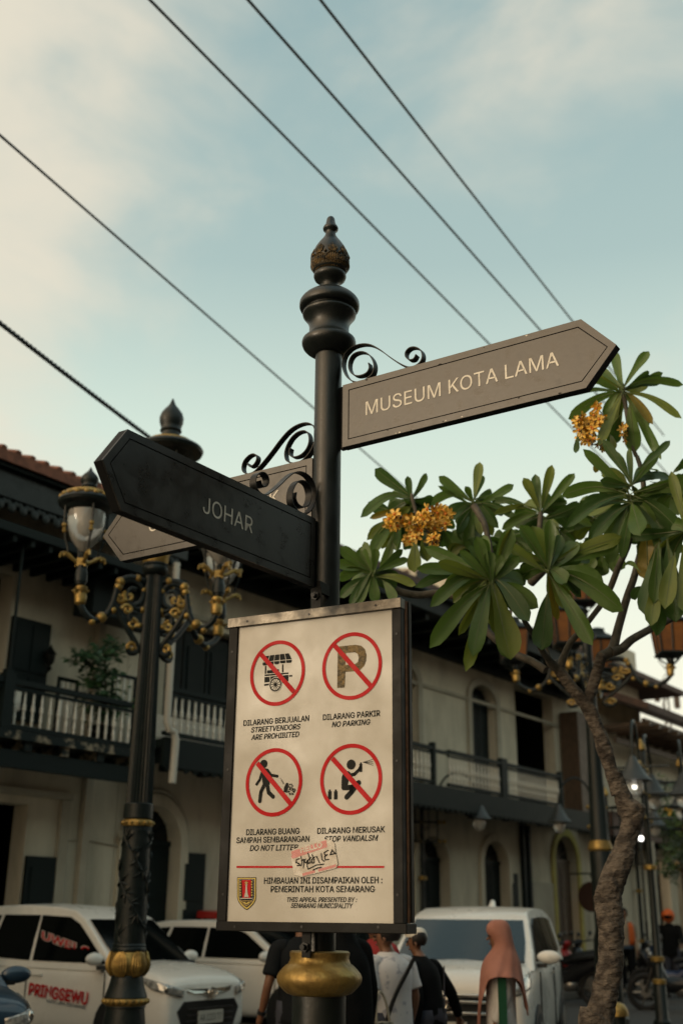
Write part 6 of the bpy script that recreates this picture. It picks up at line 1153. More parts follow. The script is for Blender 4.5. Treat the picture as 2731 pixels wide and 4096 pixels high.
def car(label, loc, rz, m_body, Lc=4.07, Wc=1.66, Hc=1.6, kind='hatch', Kb=1.0, name='parked_car', sign=False, antenna=True, wind=None):
    t = thing(name, label, 'car', loc, rz, 'cars on the street'); X = Lc / 4.07; Y = Wc / 1.66; K = Kb; zz = lambda z: z * Kb if z <= 1.0 else Kb + (z - 1.0) * (Hc - Kb) / .6
    h = Lc / 2; st = [(2.045, .56, .66, .34, .52, .72, .80, .82), (2.02, .68, .75, .28, .52, .78, .88, .90), (1.92, .74, .80, .25, .55, .84, .95, .985), (1.65, .76, .815, .23, .58, .90, 1.01, 1.05), (1.15, .77, .825, .22, .60, .95, 1.04, 1.10), (.6, .77, .83, .22, .60, .97, 1.03, 1.06), (-.4, .77, .83, .22, .60, .97, 1.02, 1.04), (-1.4, .77, .825, .22, .62, .99, 1.04, 1.06), (-1.9, .74, .80, .26, .62, .98, 1.05, 1.07), (-2.02, .66, .74, .30, .6, .95, 1.02, 1.03)]
    rings = []
    for x, wb, wm, zb, zm, zs, zt, zc in st:
        hp = [(wb, zb), (wm * .985, zb + .08), (wm, zm), (wm * .985, zs), (wm * .90, zt), (wm * .5, (zt + zc * 2) / 3), (0, zc)]
        rings.append([V((x * X, -a * Y, zz(b))) for a, b in hp] + [V((x * X, a * Y, zz(b))) for a, b in hp[-2::-1]])
    g = MB(); g.loft(rings); body = obj('body', g, m_body, t, sub=2, ang=180)
    dg = bpy.context.evaluated_depsgraph_get(); ev = body.evaluated_get(dg); em = ev.to_mesh(); bvh = BVHTree.FromPolygons([v.co.copy() for v in em.vertices], [tuple(p.vertices) for p in em.polygons]); ev.to_mesh_clear()
    pr = [(1.22, .98), (.98, 1.12), (.42, 1.47), (.22, 1.545), (-.1, 1.58), (-.7, 1.60), (-1.35, 1.585), (-1.72, 1.53), (-1.84, 1.46), (-1.98, 1.0)] if kind == 'hatch' else [(1.30, .98), (1.02, 1.15), (.50, 1.47), (.32, 1.54), (.0, 1.585), (-.8, 1.60), (-1.5, 1.59), (-1.86, 1.54), (-1.95, 1.46), (-2.0, 1.0)]
    def wz(z): return (.80 - (z - .98) / .62 * .16) * Y
    rows = []
    for i, (x, z) in enumerate(pr):
        w_ = wz(z) - (.03 if 3 <= i <= 7 else 0); c = .02 if 2 <= i <= 8 else .0; fx = .07 if i < 4 else (-.05 if i > 7 else 0)
        rows.append([V(((x + fx * (1 - q * q)) * X, q * w_, zz(z + c * (1 - q * q)))) for q in (-1, -.92, -.6, 0, .6, .92, 1)])
    g = MB(); g.loft(rows, closed=False); n = len(rows)
    g.f.append(tuple(i * 7 for i in range(n))[::-1]); g.f.append(tuple(i * 7 + 6 for i in range(n)))
    roof = obj('cabin', g, m_body, t, ang=45, bev=.02)
    # side glass: polygons in the tilted side plane; wind screen and rear screen
    for s in (-1, 1):
        sl = [((.98, 1.055), (.36, 1.42), (.16, 1.485), (-.36, 1.50), (-.36, 1.06)), ((-.42, 1.06), (-.42, 1.50), (-1.1, 1.50), (-1.24, 1.08)), ((-1.31, 1.09), (-1.18, 1.495), (-1.55, 1.475), (-1.72, 1.12))]
        for poly in sl:
            g = MB(); solid(g, [(x * X, s * (wz(z) + .006), zz(z)) for x, z in poly], (0, -s * .02, 0)); obj('window', g, m_cg, t, smooth=False)
        g = MB(); g.bb((.94 * X, s * (wz(1.06) - .02), 1.0 * K), (.99 * X, s * (wz(1.06) + .12 * 1), zz(1.04))); g2 = MB(); g2.ball((.92 * X, s * (wz(1.06) + .14), zz(1.10)), .115, 14, 10, (.5, 1.15, .62)); mi = obj('mirror', g2, m_body, t); obj('mirror_foot', g, m_blk, mi, smooth=False)
        g = MB(); g.bb((-.30 * X, s * .826 * Y, .90 * K), (-.10 * X, s * .850 * Y, .925 * K)); obj('door_handle', g, m_body if kind == 'hatch' else m_chrome, t, bev=.006)
        for x in (1.02, -.39, -1.28):
            g = MB(); g.bb(((x - .004) * X, s * .822 * Y, .32 * K), ((x + .004) * X, s * .838 * Y, .96 * K))
            obj('door_gap', g, m_blk, t, smooth=False)
        for x in (1.28, -1.22):
            g = MB(); g.tube([(x * X, s * .60 * Y, .30), (x * X, s * .835 * Y, .30)], .36, 26); wl_ = obj('wheel_arch', g, m_blk, t)
            g = MB(); g.tube([(x * X, s * .62 * Y, .30), (x * X, s * .79 * Y, .30), (x * X, s * .845 * Y, .30)], [.30, .30, .27], 26); wh = obj('wheel', g, m_tyre, t)
            g = MB(); g.tube([(x * X, s * .8 * Y, .30), (x * X, s * .852 * Y, .30)], .19, 20); obj('rim', g, m_rim, wh)
        if kind == 'hatch':
            hl = [(1.46, .805, .965), (1.74, .805, .80), (1.955, .69, .715), (2.045, .57, .735), (2.0, .60, .835), (1.80, .76, .935)]
        else: hl = [(1.50, .805, .97), (1.75, .81, .84), (1.97, .70, .745), (2.05, .55, .765), (2.0, .58, .86), (1.82, .75, .95)]
        cs_ = hl_c if kind == 'hatch' else hl_v
        g = MB(); hit_grid(g, bvh, [(x * X, s * y * Y, z * K) for x, y, z in cs_], V((-.72, -s * .69, 0)), .010, 10, 5); hd = obj('headlight', g, m_lens, t, ang=180); hd.modifiers.new('t', 'SOLIDIFY').thickness = -.012
        q_ = [V(p) for p in [(x * X, s * y * Y, z * K) for x, y, z in cs_]]; ctr = q_[0] * .22 + q_[1] * .28 + q_[2] * .28 + q_[3] * .22
        g = MB(); h0 = bvh.ray_cast(ctr - V((-.72, -s * .69, 0)), V((-.72, -s * .69, 0))); g.ball((h0[0] if h0[0] is not None else ctr) + V((.012, s * .012, 0)), .055, 12, 8, (.5, .5, .8)); obj('reflector', g, m_chrome, hd)
    wsx = lambda z: 1.22 + (.42 - 1.22) * (z - .98) / (1.47 - .98)
    g = MB(); pts = []
    for z, q in ((1.05, .88), (1.24, .91), (1.455, .90)): pts.append([V(((wsx(z) + .07 * (1 - a * a) + .022) * X + (.09 if kind != 'hatch' else .0), a * q * wz(z), zz(z) + .012)) for a in (-1, -.6, -.2, .2, .6, 1)])
    g.loft(pts, closed=False, cap=False); obj('windscreen', g, wind or m_cg, t)
    g = MB(); g.loft([[V(((1.20 + .07 * (1 - a * a)) * X + (.10 if kind != 'hatch' else .02), a * .70 * Y, zz(1.035) + .012)), V(((1.15 + .07 * (1 - a * a)) * X + (.10 if kind != 'hatch' else .02), a * .70 * Y, zz(1.062) + .012))] for a in (-1, -.5, 0, .5, 1)], closed=False, cap=False); obj('wiper_cowl', g, m_blk, t)
    if kind == 'hatch':
        g = MB(); solid(g, [(2.05 * X, -.60 * Y, .55 * K), (2.072 * X, -.48 * Y, .66 * K), (2.075 * X, .48 * Y, .66 * K), (2.05 * X, .60 * Y, .55 * K), (2.06 * X, .46 * Y, .30 * K), (2.06 * X, -.46 * Y, .30 * K)], (-.1, 0, 0)); gr = obj('grille', g, m_blk, t, smooth=False)
        g = MB()
        for z in (.36, .43, .50, .57): g.bb((2.05 * X, -.45 * Y, z * K - .008), (2.085 * X, .45 * Y, z * K + .008))
        obj('grille_bars', g, mat('dark_bar', (.03, .03, .03), .3), gr, smooth=False)
        g = MB(); solid(g, [(2.02 * X, -.56 * Y, .77 * K), (2.06 * X, -.3 * Y, .745 * K), (2.075 * X, 0, .74 * K), (2.06 * X, .3 * Y, .745 * K), (2.02 * X, .56 * Y, .77 * K), (2.02 * X, .56 * Y, .825 * K), (2.062 * X, .3 * Y, .80 * K), (2.078 * X, 0, .795 * K), (2.062 * X, -.3 * Y, .80 * K), (2.02 * X, -.56 * Y, .825 * K)], (-.08, 0, 0)); obj('chrome_bar', g, m_chrome, t, smooth=False)
        ex, ez, pzz = 2.10 * X, .745 * K, .46 * K
    else:
        g = MB(); solid(g, [(2.05 * X, -.56 * Y, .62 * K), (2.065 * X, -.52 * Y, .77 * K), (2.065 * X, .52 * Y, .77 * K), (2.05 * X, .56 * Y, .62 * K), (2.06 * X, .42 * Y, .34 * K), (2.04 * X, -.42 * Y, .34 * K)], (-.1, 0, 0)); gr = obj('grille', g, m_blk, t, smooth=False)
        g = MB()
        for z, q in ((.765, .60), (.705, .58), (.60, .54)): g.bb((2.04 * X, -q * Y, z * K - .017), (2.085 * X, q * Y, z * K + .017))
        obj('chrome_bars', g, m_chrome, gr, bev=.008)
        g = MB(); g.bb((1.97 * X, -.78 * Y, .26 * K), (2.05 * X, .78 * Y, .33 * K)); obj('lower_grille', g, m_blk, t, bev=.02)
        ex, ez, pzz = 2.105 * X, .69 * K, .45 * K
    g = MB(); el = lambda ry, rz, cz=0, n=24: [(ex, ry * math.cos(2 * math.pi * i / n), ez + cz + rz * math.sin(2 * math.pi * i / n)) for i in range(n + 1)]
    g.tube(el(.075, .052), .009, 6); g.tube(el(.022, .048), .007, 6); g.tube(el(.05, .018, .026), .007, 6); g.bb((ex - .03, -.04, ez - .035), (ex - .012, .04, ez + .035)); obj('emblem', g, m_chrome, t)
    g = MB(); g.bb((ex - .03, -.22, pzz - .06), (ex - .012, .22, pzz + .075)); np_ = obj('number_plate', g, m_plate, t, smooth=False)
    g = MB(); text(g, 'AA 1223 TT', V((ex - .010, 0, pzz)), V((0, 1, 0)), Z_, V((1, 0, 0)), -.19, -.03, .38, .07, 0); obj('lettering', g, m_ink, np_, smooth=False)
    if antenna: g = MB(); g.tube([(-1.2 * X, 0, zz(1.58)), (-1.3 * X, 0, zz(1.68)), (-1.36 * X, 0, zz(1.69))], [.06, .03, .01] if kind != 'hatch' else [.02, .012, .006], 8); obj('roof_antenna', g, m_body, t)
    if sign:
        wm_ = Matrix.Translation(V(loc)) @ Matrix.Rotation(rz, 4, 'Z'); iv = wm_.inverted(); wn = (wm_.to_3x3() @ V((0, -1, 0)))
        def door(px, py, yy): return iv @ onplane(px, py, wm_ @ V((0, yy, 0)), wn)
        yd = -.838 * Y
        def words(s, pl, pr_, hpx, yy, m_, name, bold, lift, dz=0):
            a, b = door(*pl, yy), door(*pr_, yy); h_ = (door(pl[0], pl[1] - hpx, yy) - a).z; dx = (b - a).normalized(); dy = V((-dx.z, 0, dx.x)) if name == 'door_lettering' else V((0, 0, 1))
            g = MB(); text(g, s, a, dx, dy, V((0, -1, 0)), 0, 0, (b - a).length, h_, lift, bold=bold); obj(name, g, m_, t, smooth=False)
        words('PRINGSEWU', (116, 3977), (349, 4018), 45, yd, m_red, 'door_lettering', .05, .006)
        words('KOTA LAMA SEMARANG', (190, 4008), (342, 4036), 11, yd, m_cblue, 'door_caption', .03, .006)
        yw = -wz(1.22) - .012
        for mm, bo, lf in ((mat('sticker_white_red', (.50, .44, .40), .5), .12, .0), (m_red, .02, .003)): words('UWELO', (170, 3755), (362, 3826), 30, yw, mm, 'window_lettering', bo, lf)
    return t
HA = -.5764
def carloc(px, py, d, lx, ly, a):
    p = at(px, py, d); return (p.x - lx * math.cos(a) + ly * math.sin(a), p.y - lx * math.sin(a) - ly * math.cos(a), 0)
car('white hatchback parked at the left with red PRINGSEWU lettering on its door', (-2.99, 14.96, 0), HA, m_cw, 3.66, 1.50, 1.60, Kb=.9, sign=True, antenna=False)
car('white hatchback behind the lettered one, half hidden by the notice board', carloc(1065, 3821, 16, .85, -.86, HA), HA, m_cw, 3.66, 1.5, 1.43, Kb=.9, antenna=False)
P = at(800, 3645, 19); car('red car at the back of which only the roof shows left of the notice board', (P.x + .7, P.y, 0), HA, m_cred, 3.66, 1.5, 1.57, Kb=.9)
car('dark navy car nose at the bottom left corner', carloc(92, 3992, 9.6, 1.80, .60, -1.0), -1.0, m_cblue, 3.66, 1.5, 1.40, Kb=.92)
m_ws = mat('sky_tinted_windscreen', (.02, .034, .042), .10, spec=.6)  # blue of the reflected sky put into the screen's base colour
car('white people carrier facing the camera behind the woman in the pink headscarf', (1.67, 14.36, 0), -1.8468, m_cw, 4.2, 1.69, 1.62, 'van', wind=m_ws)

m_bike = [mat('bike_black', (.012, .013, .015), .3), mat('bike_red', (.30, .015, .012), .3), mat('bike_blue', (.02, .04, .10), .3)]
def bike(label, loc, rz, m):
    t = thing('motorbike', label, 'motorbike', loc, rz, 'parked motorbikes')
    for x in (.62, -.60):
        g = MB(); g.tube([(x + .27 * math.cos(a * math.pi / 12), 0, .29 + .27 * math.sin(a * math.pi / 12)) for a in range(25)], .055, 8); w_ = obj('wheel', g, m_tyre, t)
        g = MB(); g.tube([(x, -.04, .29), (x, .04, .29)], .09, 12)
        for k in range(5): a = k * 1.257; g.tube([(x, 0, .29), (x + .24 * math.cos(a), 0, .29 + .24 * math.sin(a))], .016, 5)
        obj('rim', g, m_rim, w_)
    el = lambda x, z, w_, h_: [V((x, w_ * math.cos(i * math.pi / 6), z + h_ * math.sin(i * math.pi / 6))) for i in range(12)]
    g = MB(); g.loft([el(.55, .80, .05, .06), el(.46, .78, .15, .14), el(.36, .62, .17, .26), el(.22, .42, .14, .14), el(-.05, .42, .14, .14), el(-.3, .58, .15, .16), el(-.7, .72, .12, .10), el(-.92, .80, .05, .05)]); obj('fairing', g, m, t)
    g = MB(); g.loft([el(.0, .72, .10, .05), el(-.25, .78, .15, .06), el(-.6, .83, .14, .06), el(-.85, .86, .08, .04)]); obj('seat', g, m_blk, t)
    g = MB(); g.loft([el(.44, .92, .09, .08), el(.36, 1.0, .13, .07), el(.30, 1.02, .05, .03)]); hb = obj('handlebar_cowl', g, m, t)
    g = MB(); g.tube([(.28, -.36, 1.04), (.36, -.1, 1.0), (.36, .1, 1.0), (.28, .36, 1.04)], .018, 6); g.tube([(.62, .07, .29), (.42, .06, .86)], .03, 6); g.tube([(.62, -.07, .29), (.42, -.06, .86)], .03, 6); obj('handlebar_and_fork', g, m_blk, t)
    for s in (-1, 1): g = MB(); g.tube([(.33, s * .22, 1.02), (.30, s * .30, 1.16)], .008, 5); g.ball((.29, s * .31, 1.19), .07, 10, 7, (.3, 1, .7)); obj('mirror', g, m_blk, t)
    g = MB(); g.ball((.50, 0, .90), .085, 12, 8, (.6, 1, .8)); obj('headlight', g, m_lens, t)
    g = MB(); g.bb((-.97, -.08, .72), (-.93, .08, .79)); obj('tail_lamp', g, m_red, t, bev=.01)
    g = MB(); g.tube([(.0, -.16, .24), (-.35, -.18, .26), (-.8, -.2, .36)], [.03, .05, .06], 8); g.ball((-.05, 0, .33), .16, 10, 7, (1.2, .8, .8)); obj('engine_and_exhaust', g, m_rim, t)
    return t
B0 = [bike('black motorbike parked beside the people carrier, nearest of its row', (0, 0, 0), 0, m_bike[0]), bike('red motorbike parked in the row behind the people carrier', (0, 0, 0), 0, m_bike[1]), bike('blue motorbike at the right edge of the picture', (0, 0, 0), 0, m_bike[2])]
used = set()
for kd_, x, d, rz, lab in ((0, 2262, 23.0, 2.4, None), (1, 2330, 25.5, 2.3, None), (0, 2290, 26.5, 2.5, 'black motorbike parked behind the red one left of the tree trunk'), (0, 2370, 28, 2.2, 'black motorbike half hidden behind the lower tree trunk'), (2, 2700, 24, 2.7, None), (0, 2720, 21.5, 2.9, 'black motorbike below the rider with the orange helmet'), (0, 2655, 27, 2.6, 'black motorbike farthest back at the right, behind the frame lamp'), (0, 2560, 33, 2.2, 'distant black motorbike just right of the orange vest man'), (0, 2245, 24.6, 2.6, 'black motorbike half hidden behind the people carrier mirror')):
    p = at(x, 3900, d); loc = (p.x, d, 0)
    if kd_ not in used: used.add(kd_); B0[kd_].location = loc; B0[kd_].rotation_euler = (0, 0, rz)
    else: dup(B0[kd_], loc, rz, lab)

# ================================================================== 6. people
m_skin = mat('skin', (.20, .095, .052), .5, c2=(.17, .08, .045), scale=10); m_hair = mat('hair', (.010, .008, .007), .6)
def ell(z, rx, ry, y0=0, x0=0, n=20, wob=0, seed=0): return [V((x0 + rx * math.cos(2 * math.pi * i / n) * (1 + wob * math.sin(i * 2.4 + seed + z * 9)), y0 + ry * math.sin(2 * math.pi * i / n) * (1 + wob * math.cos(i * 1.9 + seed + z * 7)), z)) for i in range(n)]
def person(label, loc, rz, H=1.6, arms=None, legs=None, shirt=None, trousers=None, sleeve='short', hair=True, hem=.78, watch=False, lean=(0, 0), shoes=None, group=None, headturn=0):
    k = H / 1.7; t = thing('person', label, 'person', loc, rz, group)
    A = {'L': [(-.18, 0, 1.375), (-.235, -.03, 1.10), (-.245, .05, .85)], 'R': [(.18, 0, 1.375), (.235, -.03, 1.10), (.245, .05, .85)]}
    if arms: A.update(arms)
    Lg = {'L': [(-.095, 0, .90), (-.10, .04, .50), (-.10, -.02, .09), (-.11, .13, .035)], 'R': [(.095, 0, .90), (.10, .04, .50), (.10, -.02, .09), (.11, .13, .035)]}
    if legs: Lg.update(legs)
    def S(p):
        p = V(p); f = max(0, p.z - .95); return V((p.x + lean[0] * f, p.y + lean[1] * f, p.z)) * k
    bm = bmesh.new(); ly = bm.verts.layers.skin.verify()
    def chain(pts, start=None, root=False):
        last = start
        for i, (p, r) in enumerate(pts):
            v = bm.verts.new(S(p)); v[ly].radius = (r * k, r * k) if not isinstance(r, tuple) else (r[0] * k, r[1] * k)
            if last is not None: bm.edges.new((last, v))
            elif root: v[ly].use_root = True
            last = v
        return last
    pel = chain([((0, 0, .95), .12)], None, True)
    ch = chain([((0, -.01, 1.12), .11), ((0, -.01, 1.30), .125)], pel); nk = chain([((0, 0, 1.42), .07), ((0, .005, 1.48), .052)], ch)
    cs, sn = math.cos(headturn), math.sin(headturn); hd = lambda x, y, z: (x * cs - y * sn, x * sn + y * cs, z)
    chain([(hd(0, .03, 1.525), .058), (hd(0, .02, 1.575), .076), (hd(0, -.005, 1.62), .088), (hd(0, -.01, 1.665), .062)], nk)
    chain([(hd(0, .075, 1.59), .012), (hd(0, .105, 1.562), .015), (hd(0, .098, 1.55), .012)], None, True)
    for s in (-1, 1): chain([(hd(s * .078, 0, 1.59), .016), (hd(s * .092, -.012, 1.575), .014), (hd(s * .084, 0, 1.545), .010)], None, True)
    for q, s in (('L', -1), ('R', 1)):
        a, b, c = [V(p) for p in A[q]]; dr = (c - b).normalized(); hnd = c + dr * .055
        chain([(a, .055), (tuple(a.lerp(b, .5)), .047), (b, .040), (tuple(b.lerp(c, .4)), .040), (c, .026), (tuple(hnd), .033), (tuple(c + dr * .09), .028)], ch)
        sd_ = dr.cross(V((s, 0, 0))).normalized(); fw_ = sd_
        for j in range(4):
            o = (j - 1.5) * .019; l_ = (.070, .082, .076, .058)[j]; p0 = c + dr * .075 + fw_ * o; inn = V((-s, 0, 0))
            chain([(tuple(p0), .010), (tuple(p0 + dr * l_ * .5 + inn * .008), .009), (tuple(p0 + dr * l_ * .85 + inn * .026), .0085), (tuple(p0 + dr * l_ * .95 + inn * .048), .007)], None, True)
        p0 = c + dr * .03 + fw_ * .026; chain([(tuple(p0), .012), (tuple(p0 + fw_ * .022 + dr * .025), .011), (tuple(p0 + fw_ * .026 + dr * .055 + V((-s, 0, 0)) * .012), .009)], None, True)
        h_, kn, an, to = Lg[q]; chain([(h_, .085), (tuple(V(h_).lerp(V(kn), .5)), .075), (kn, .055), (tuple(V(kn).lerp(V(an), .4)), .052), (an, .036), (tuple(V(an).lerp(V(to), .5) - V((0, 0, .02))), .036), (to, .028)], pel)
    me = bpy.data.meshes.new('body'); bm.to_mesh(me); bm.free(); me.materials.append(m_skin); b = bpy.data.objects.new('body', me); col.objects.link(b); b.parent = t
    sk = b.modifiers.new('skin', 'SKIN'); sk.use_smooth_shade = True; ss = b.modifiers.new('s', 'SUBSURF'); ss.levels = 1; ss.render_levels = 1
    if shirt:
        g = MB(); Q = lambda r: [S(p) for p in r]
        g.loft([Q(ell(z, rx, ry, y0, wob=.035, seed=H * 9)) for z, rx, ry, y0 in ((hem, .205, .15, 0), (hem + .06, .20, .145, 0), (.98, .19, .14, 0), (1.10, .185, .132, 0), (1.22, .20, .14, -.01), (1.32, .205, .14, -.01), (1.385, .185, .115, -.01), (1.425, .12, .09, -.005), (1.455, .075, .075, 0), (1.47, .068, .068, .005))])
        for q, s in (('L', -1), ('R', 1)):
            a, b_, c = [V(p) for p in A[q]]; a0 = a + V((-s * .06, 0, -.01)); e = a.lerp(b_, .82) if sleeve == 'short' else c
            path = [a0, a + V((s * .005, 0, .0)), a.lerp(b_, .5), e] if sleeve == 'short' else [a0, a + V((s * .005, 0, 0)), a.lerp(b_, .5), b_, b_.lerp(c, .5), c]
            rr = [.075, .075, .074, .078] if sleeve == 'short' else [.075, .074, .068, .060, .054, .045]
            g.tube([S(p) for p in smoothpath(path, 3)], [r * k for r in [rr[min(int(i / 3), len(rr) - 1)] + (rr[min(int(i / 3) + 1, len(rr) - 1)] - rr[min(int(i / 3), len(rr) - 1)]) * (i % 3) / 3 for i in range(3 * (len(path) - 1) + 1)]], 14)
        obj('shirt', g, shirt, t, sub=1, ang=180)
    if trousers:
        g = MB()
        for q in 'LR':
            h_, kn, an, to = [V(p) for p in Lg[q]]; g.tube([S(p) for p in (h_ + V((0, 0, .08)), h_, h_.lerp(kn, .5), kn, kn.lerp(an, .5), an + V((0, 0, .03)))], [x * k for x in (.10, .108, .095, .078, .07, .062)], 14)
        g.loft([[S(p) for p in ell(z, rx, ry)] for z, rx, ry in ((.82, .175, .13), (.92, .185, .135), (1.0, .175, .13), (1.04, .17, .125))]); obj('trousers', g, trousers, t, ang=180)
        g = MB()
        for q in 'LR':
            h_, kn, an, to = [V(p) for p in Lg[q]]; g.tube([S(an + V((0, -.04, -.045))), S(an.lerp(to, .5) + V((0, 0, -.02))), S(to + V((0, .03, 0)))], [.05 * k, .05 * k, .035 * k], 10)
        obj('shoes', g, shoes or m_blk, t)
    if hair:
        g = MB(); c = S((0, -.018, 1.628)); M = Matrix.Rotation(headturn, 3, 'Z')
        vs = MB(); vs.ball((0, 0, 0), .1 * k, 18, 12, (.97, 1.02, 1.0))
        keep = [M @ p + c for p in vs.v]; fs = [f for f in vs.f if all(vs.v[i].y < .035 * k + max(0, vs.v[i].z) * .75 and vs.v[i].z > -.075 * k for i in f)]
        g.add(keep, fs); obj('hair', g, m_hair, t, ang=180)
    g = MB()
    for s in (-1, 1): g.ball(S(hd(s * .034, .088, 1.592)), .011 * k, 8, 6)
    obj('eyes', g, m_ink, t); g = MB(); g.tube([S(hd(-.024, .086, 1.522)), S(hd(0, .092, 1.524)), S(hd(.024, .086, 1.522))], .006 * k, 6); obj('mouth', g, mat('lips', (.16, .05, .035), .5), t)
    if watch:
        a, b_, c = [V(p) for p in A['L']]; g = MB(); d = (c - b_).normalized(); g.tube([S(c - d * .035), S(c - d * .005)], .036 * k, 14); obj('watch', g, m_blk, t)
    return t, S, k
def foot(x, d): p = at(x, 3900, d); return (p.x, d, 0)
m_tee = mat('black_cotton', (.0045, .0055, .006), .9, c2=(.008, .009, .010), scale=9, bump=.3, bscale=14, spec=.1); m_tee2 = mat('charcoal_cotton', (.010, .012, .014), .9, c2=(.014, .016, .018), scale=9, bump=.3, bscale=14, spec=.1); m_jean = mat('denim', (.03, .035, .05), .8, c2=(.045, .05, .07), scale=20)
person('person in a charcoal T-shirt with a wrist watch, seen from behind left of the signpost', foot(1205, 9.2), .12, 1.57, arms={'L': [(-.19, 0, 1.375), (-.27, -.05, 1.11), (-.315, .06, .87)]}, shirt=m_tee2, trousers=m_jean, watch=True)
# black veil, seen from behind
t, S, k = person('person in a long black veil and batik skirt just right of the signpost', foot(1350, 8.3), .25, 1.60, shirt=m_tee, trousers=m_jean, sleeve='long', hair=False)
g = MB(); rg_ = []
for z, rx, ry, y0 in ((.74, .255, .21, -.02), (.90, .262, .215, -.02), (1.05, .26, .21, -.02), (1.2, .25, .20, -.02), (1.32, .225, .17, -.02), (1.40, .17, .13, -.015), (1.46, .115, .11, -.01), (1.56, .112, .115, -.01), (1.64, .108, .112, -.012), (1.70, .07, .075, -.015), (1.725, .02, .02, -.015)): rg_.append([S(p) for p in ell(z, rx, ry, y0, n=28, wob=.03)])
g.loft(rg_); obj('veil', g, m_tee, t, sub=1, ang=180)
m_batik = mat('batik', (.02, .05, .11), .8, c2=(.35, .33, .30), scale=26, lo=.5, hi=.54)
g = MB(); g.loft([[S(p) for p in ell(z, r, r * .8, wob=.04)] for z, r in ((.08, .27), (.4, .25), (.7, .235), (.80, .23))]); obj('skirt', g, m_batik, t, sub=1, ang=180)
# white printed shirt, shoulder strap and tote
m_prt = mat('printed_white_cotton', (.66, .64, .63), .85, c2=(.36, .36, .40), scale=16, lo=.56, hi=.66, bump=.3, bscale=14)
t, S, k = person('person in a printed white shirt with a black shoulder strap, looking left', foot(1562, 9.2), .75, 1.45, shirt=m_prt, trousers=m_jean, lean=(0, .06), headturn=.5, hem=.70); t.scale = (1.22, 1.12, 1)
g = MB(); g.ribbon([(p.x, p.y) for p in smoothpath([(-.20, .90, 0), (-.10, 1.12, 0), (.02, 1.30, 0), (.10, 1.42, 0)], 4)], S((0, -.155, 0)), V((k, 0, 0)), V((0, 0, k)), V((0, 1, 0)), .006, .03); obj('strap', g, m_blk, t)
tt = thing('tote_bag', 'printed canvas tote bag hanging at the side of the person in the printed white shirt', 'bag', t.location, t.rotation_euler.z); tt.location.x -= .05; tt.location.y -= .12
g = MB(); g.loft([[S(p) for p in ell(z, rx, ry, -.20, -.22, 16, .06)] for z, rx, ry in ((.52, .11, .05), (.60, .13, .06), (.75, .13, .06), (.90, .115, .05), (.93, .11, .045))]); obj('bag', g, mat('canvas_print', (.42, .37, .28), .9, c2=(.12, .11, .09), scale=12, lo=.5, hi=.62), tt)
g = MB(); g.tube(smoothpath([S((-.30, -.2, .92)), S((-.27, -.18, 1.10)), S((-.20, -.16, 1.16)), S((-.16, -.18, 1.08)), S((-.14, -.2, .92))]), .010, 6); obj('handle', g, m_wall2, tt)
# black jacket and white cap
t, S, k = person('person in a black jacket and white cap leaning forward with the right hand low', foot(1722, 9.8), .95, 1.40, arms={'R': [(.19, -.02, 1.365), (.36, -.05, 1.13), (.52, .0, .90)]}, shirt=m_tee, trousers=m_jean, sleeve='long', lean=(0, .25), headturn=.35, hem=.66)
g = MB(); M = Matrix.Rotation(.35, 3, 'Z'); rr = []
for z, r in ((1.635, .104), (1.66, .106), (1.69, .103), (1.715, .092), (1.728, .06)): rr.append([S(M @ p) for p in ell(z, r * .95, r * 1.05, -.01, n=24)])
g.loft(rr); obj('cap', g, m_white, t)
g = MB(); g.ribbon([(-.012, .80), (-.010, 1.1), (-.006, 1.38)], S((0, -.155, 0)), V((k, 0, 0)), V((0, 0, k)), V((0, 1, 0)), .004, .012); obj('back_seam', g, m_jean, t)
# pink headscarf
m_scarf = mat('pink_scarf', (.40, .19, .145), .9, spec=.1, c2=(.33, .15, .11), scale=5, bump=.15, bscale=30); m_wshirt = mat('white_tunic', (.68, .66, .63), .85, c2=(.58, .56, .54), scale=6, bump=.3, bscale=10); m_gstripe = mat('green_stripe', (.004, .075, .032), .8)
t, S, k = person('person in a long pink headscarf and white top with a green stripe', foot(1998, 9.6), 1.50, 1.46, shirt=m_wshirt, trousers=m_wshirt, sleeve='long', hair=False, hem=.62, arms={'L': [(-.13, 0, 1.36), (-.17, -.03, 1.10), (-.165, .06, .86)], 'R': [(.13, 0, 1.36), (.17, -.03, 1.10), (.165, .06, .86)]})
g = MB(); n = 40; rows = []
def scarf(lv, rx, yf, yb, z, fold=0.): return [S((rx * math.cos(2 * math.pi * i / n) * (1 + fold * math.sin(i * 1.6 + lv)), (yf + yb) / 2 + (yf - yb) / 2 * math.sin(2 * math.pi * i / n) * (1 + fold * .8 * math.cos(i * 2.2 + lv * 1.3)), z)) for i in range(n)]
for lv, (rx, yf, yb, z) in enumerate(((.02, .03, -.04, 1.735), (.06, .07, -.08, 1.725), (.095, .105, -.105, 1.69), (.108, .118, -.118, 1.645), (.112, .100, -.125, 1.60), (.113, .060, -.132, 1.56), (.113, .048, -.14, 1.52), (.118, .06, -.15, 1.48), (.16, .11, -.17, 1.43), (.22, .15, -.19, 1.37), (.27, .18, -.205, 1.30))): rows.append(scarf(lv, rx, yf, yb, z, .0 if lv < 6 else .012 * (lv - 5)))
for q in (.33, .66, 1.0):
    base = scarf(11, .315, .225, -.245, 1.0, .10); last = rows[10]; r = []
    for i in range(n):
        a = 2 * math.pi * i / n; zh = 1.25 - .55 * max(0, math.sin(a)) ** 5 - .34 * max(0, -math.sin(a)) ** 5
        p = last[i].lerp(V((base[i].x, base[i].y, zh * k)), q); r.append(p)
    rows.append(r)
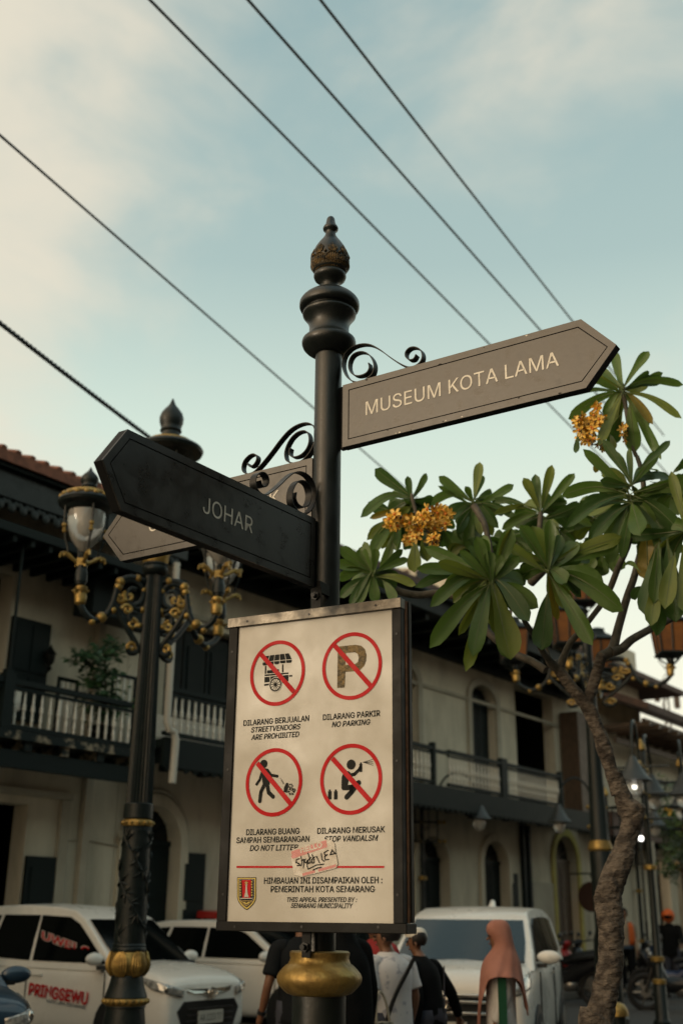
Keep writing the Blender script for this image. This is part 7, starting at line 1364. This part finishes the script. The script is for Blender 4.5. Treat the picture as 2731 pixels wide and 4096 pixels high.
g.loft(rows, cap=False); sf = obj('headscarf', g, m_scarf, t, sub=1, ang=180); so_ = sf.modifiers.new('t', 'SOLIDIFY'); so_.thickness = .006
for s in (-1, 1): g = MB(); g.ribbon([(.0, .62), (.0, 1.0), (-.0, 1.28)], S((s * .243, -.0, 0)), V((0, k, 0)), V((0, 0, k)), V((1, 0, 0)), .004, .075); obj('green_stripe', g, m_gstripe, t, smooth=False)
# red top between them, orange vest, rider
person('person in a red top hidden behind the printed white shirt', foot(1500, 11.0), 2.6, 1.52, shirt=mat('red_cotton', (.28, .02, .02), .85), trousers=m_jean)
m_vest = mat('orange_vest', (.62, .13, .02), .7, c2=(.55, .10, .015), scale=5); m_tan = mat('tan_cotton', (.33, .27, .20), .85, c2=(.28, .23, .17), scale=8)
t, S, k = person('person in an open orange safety vest and black trousers walking by the tree trunk', foot(2507, 26.0), math.pi - .15, 1.72, shirt=m_tan, trousers=m_tee, sleeve='long', hem=.92, shoes=mat('tan_shoe', (.3, .16, .07), .6), legs={'L': [(-.095, 0, .90), (-.10, .10, .50), (-.10, .10, .09), (-.11, .25, .035)], 'R': [(.095, 0, .90), (.10, .02, .50), (.10, -.12, .10), (.11, .02, .045)]})
for s in (-1, 1):
    g = MB(); g.loft([[S((s * x, y, z)) for x, y, z in ((.085, .15, z_), (.16, .125, z_), (.215, .04, z_), (.215, -.06, z_), (.16, -.15, z_), (.05, -.17, z_))] for z_ in (.98, 1.1, 1.22, 1.32)] + [[S((s * x, y, z)) for x, y, z in ((.08, .12, 1.42), (.12, .10, 1.43), (.18, .02, 1.43), (.18, -.05, 1.43), (.12, -.12, 1.43), (.04, -.13, 1.43))]], closed=False, cap=False); v_ = obj('vest_panel', g, m_vest, t); v_.modifiers.new('t', 'SOLIDIFY').thickness = .012
g = MB(); g.loft([[S(p) for p in ell(z, .195, .145)] for z in (.90, .97)]); obj('waist_band', g, mat('blue_band', (.03, .06, .10), .7), t)
t, S, k = person('rider in a dark jacket and orange helmet at the right edge of the picture', foot(2690, 25.2), 2.8, 1.66, shirt=m_tee, trousers=m_jean, sleeve='long', arms={'L': [(-.19, 0, 1.375), (-.26, .18, 1.15), (-.26, .42, 1.05)], 'R': [(.19, 0, 1.375), (.26, .18, 1.15), (.26, .42, 1.05)]})
g = MB(); g.ball(S((0, -.005, 1.62)), .145 * k, 18, 12, (.95, 1.1, 1)); hm = obj('helmet', g, m_vest, t); g = MB(); g.ball(S((0, .05, 1.60)), .125 * k, 14, 8, (.9, 1, .5)); obj('visor', g, m_cg, hm)
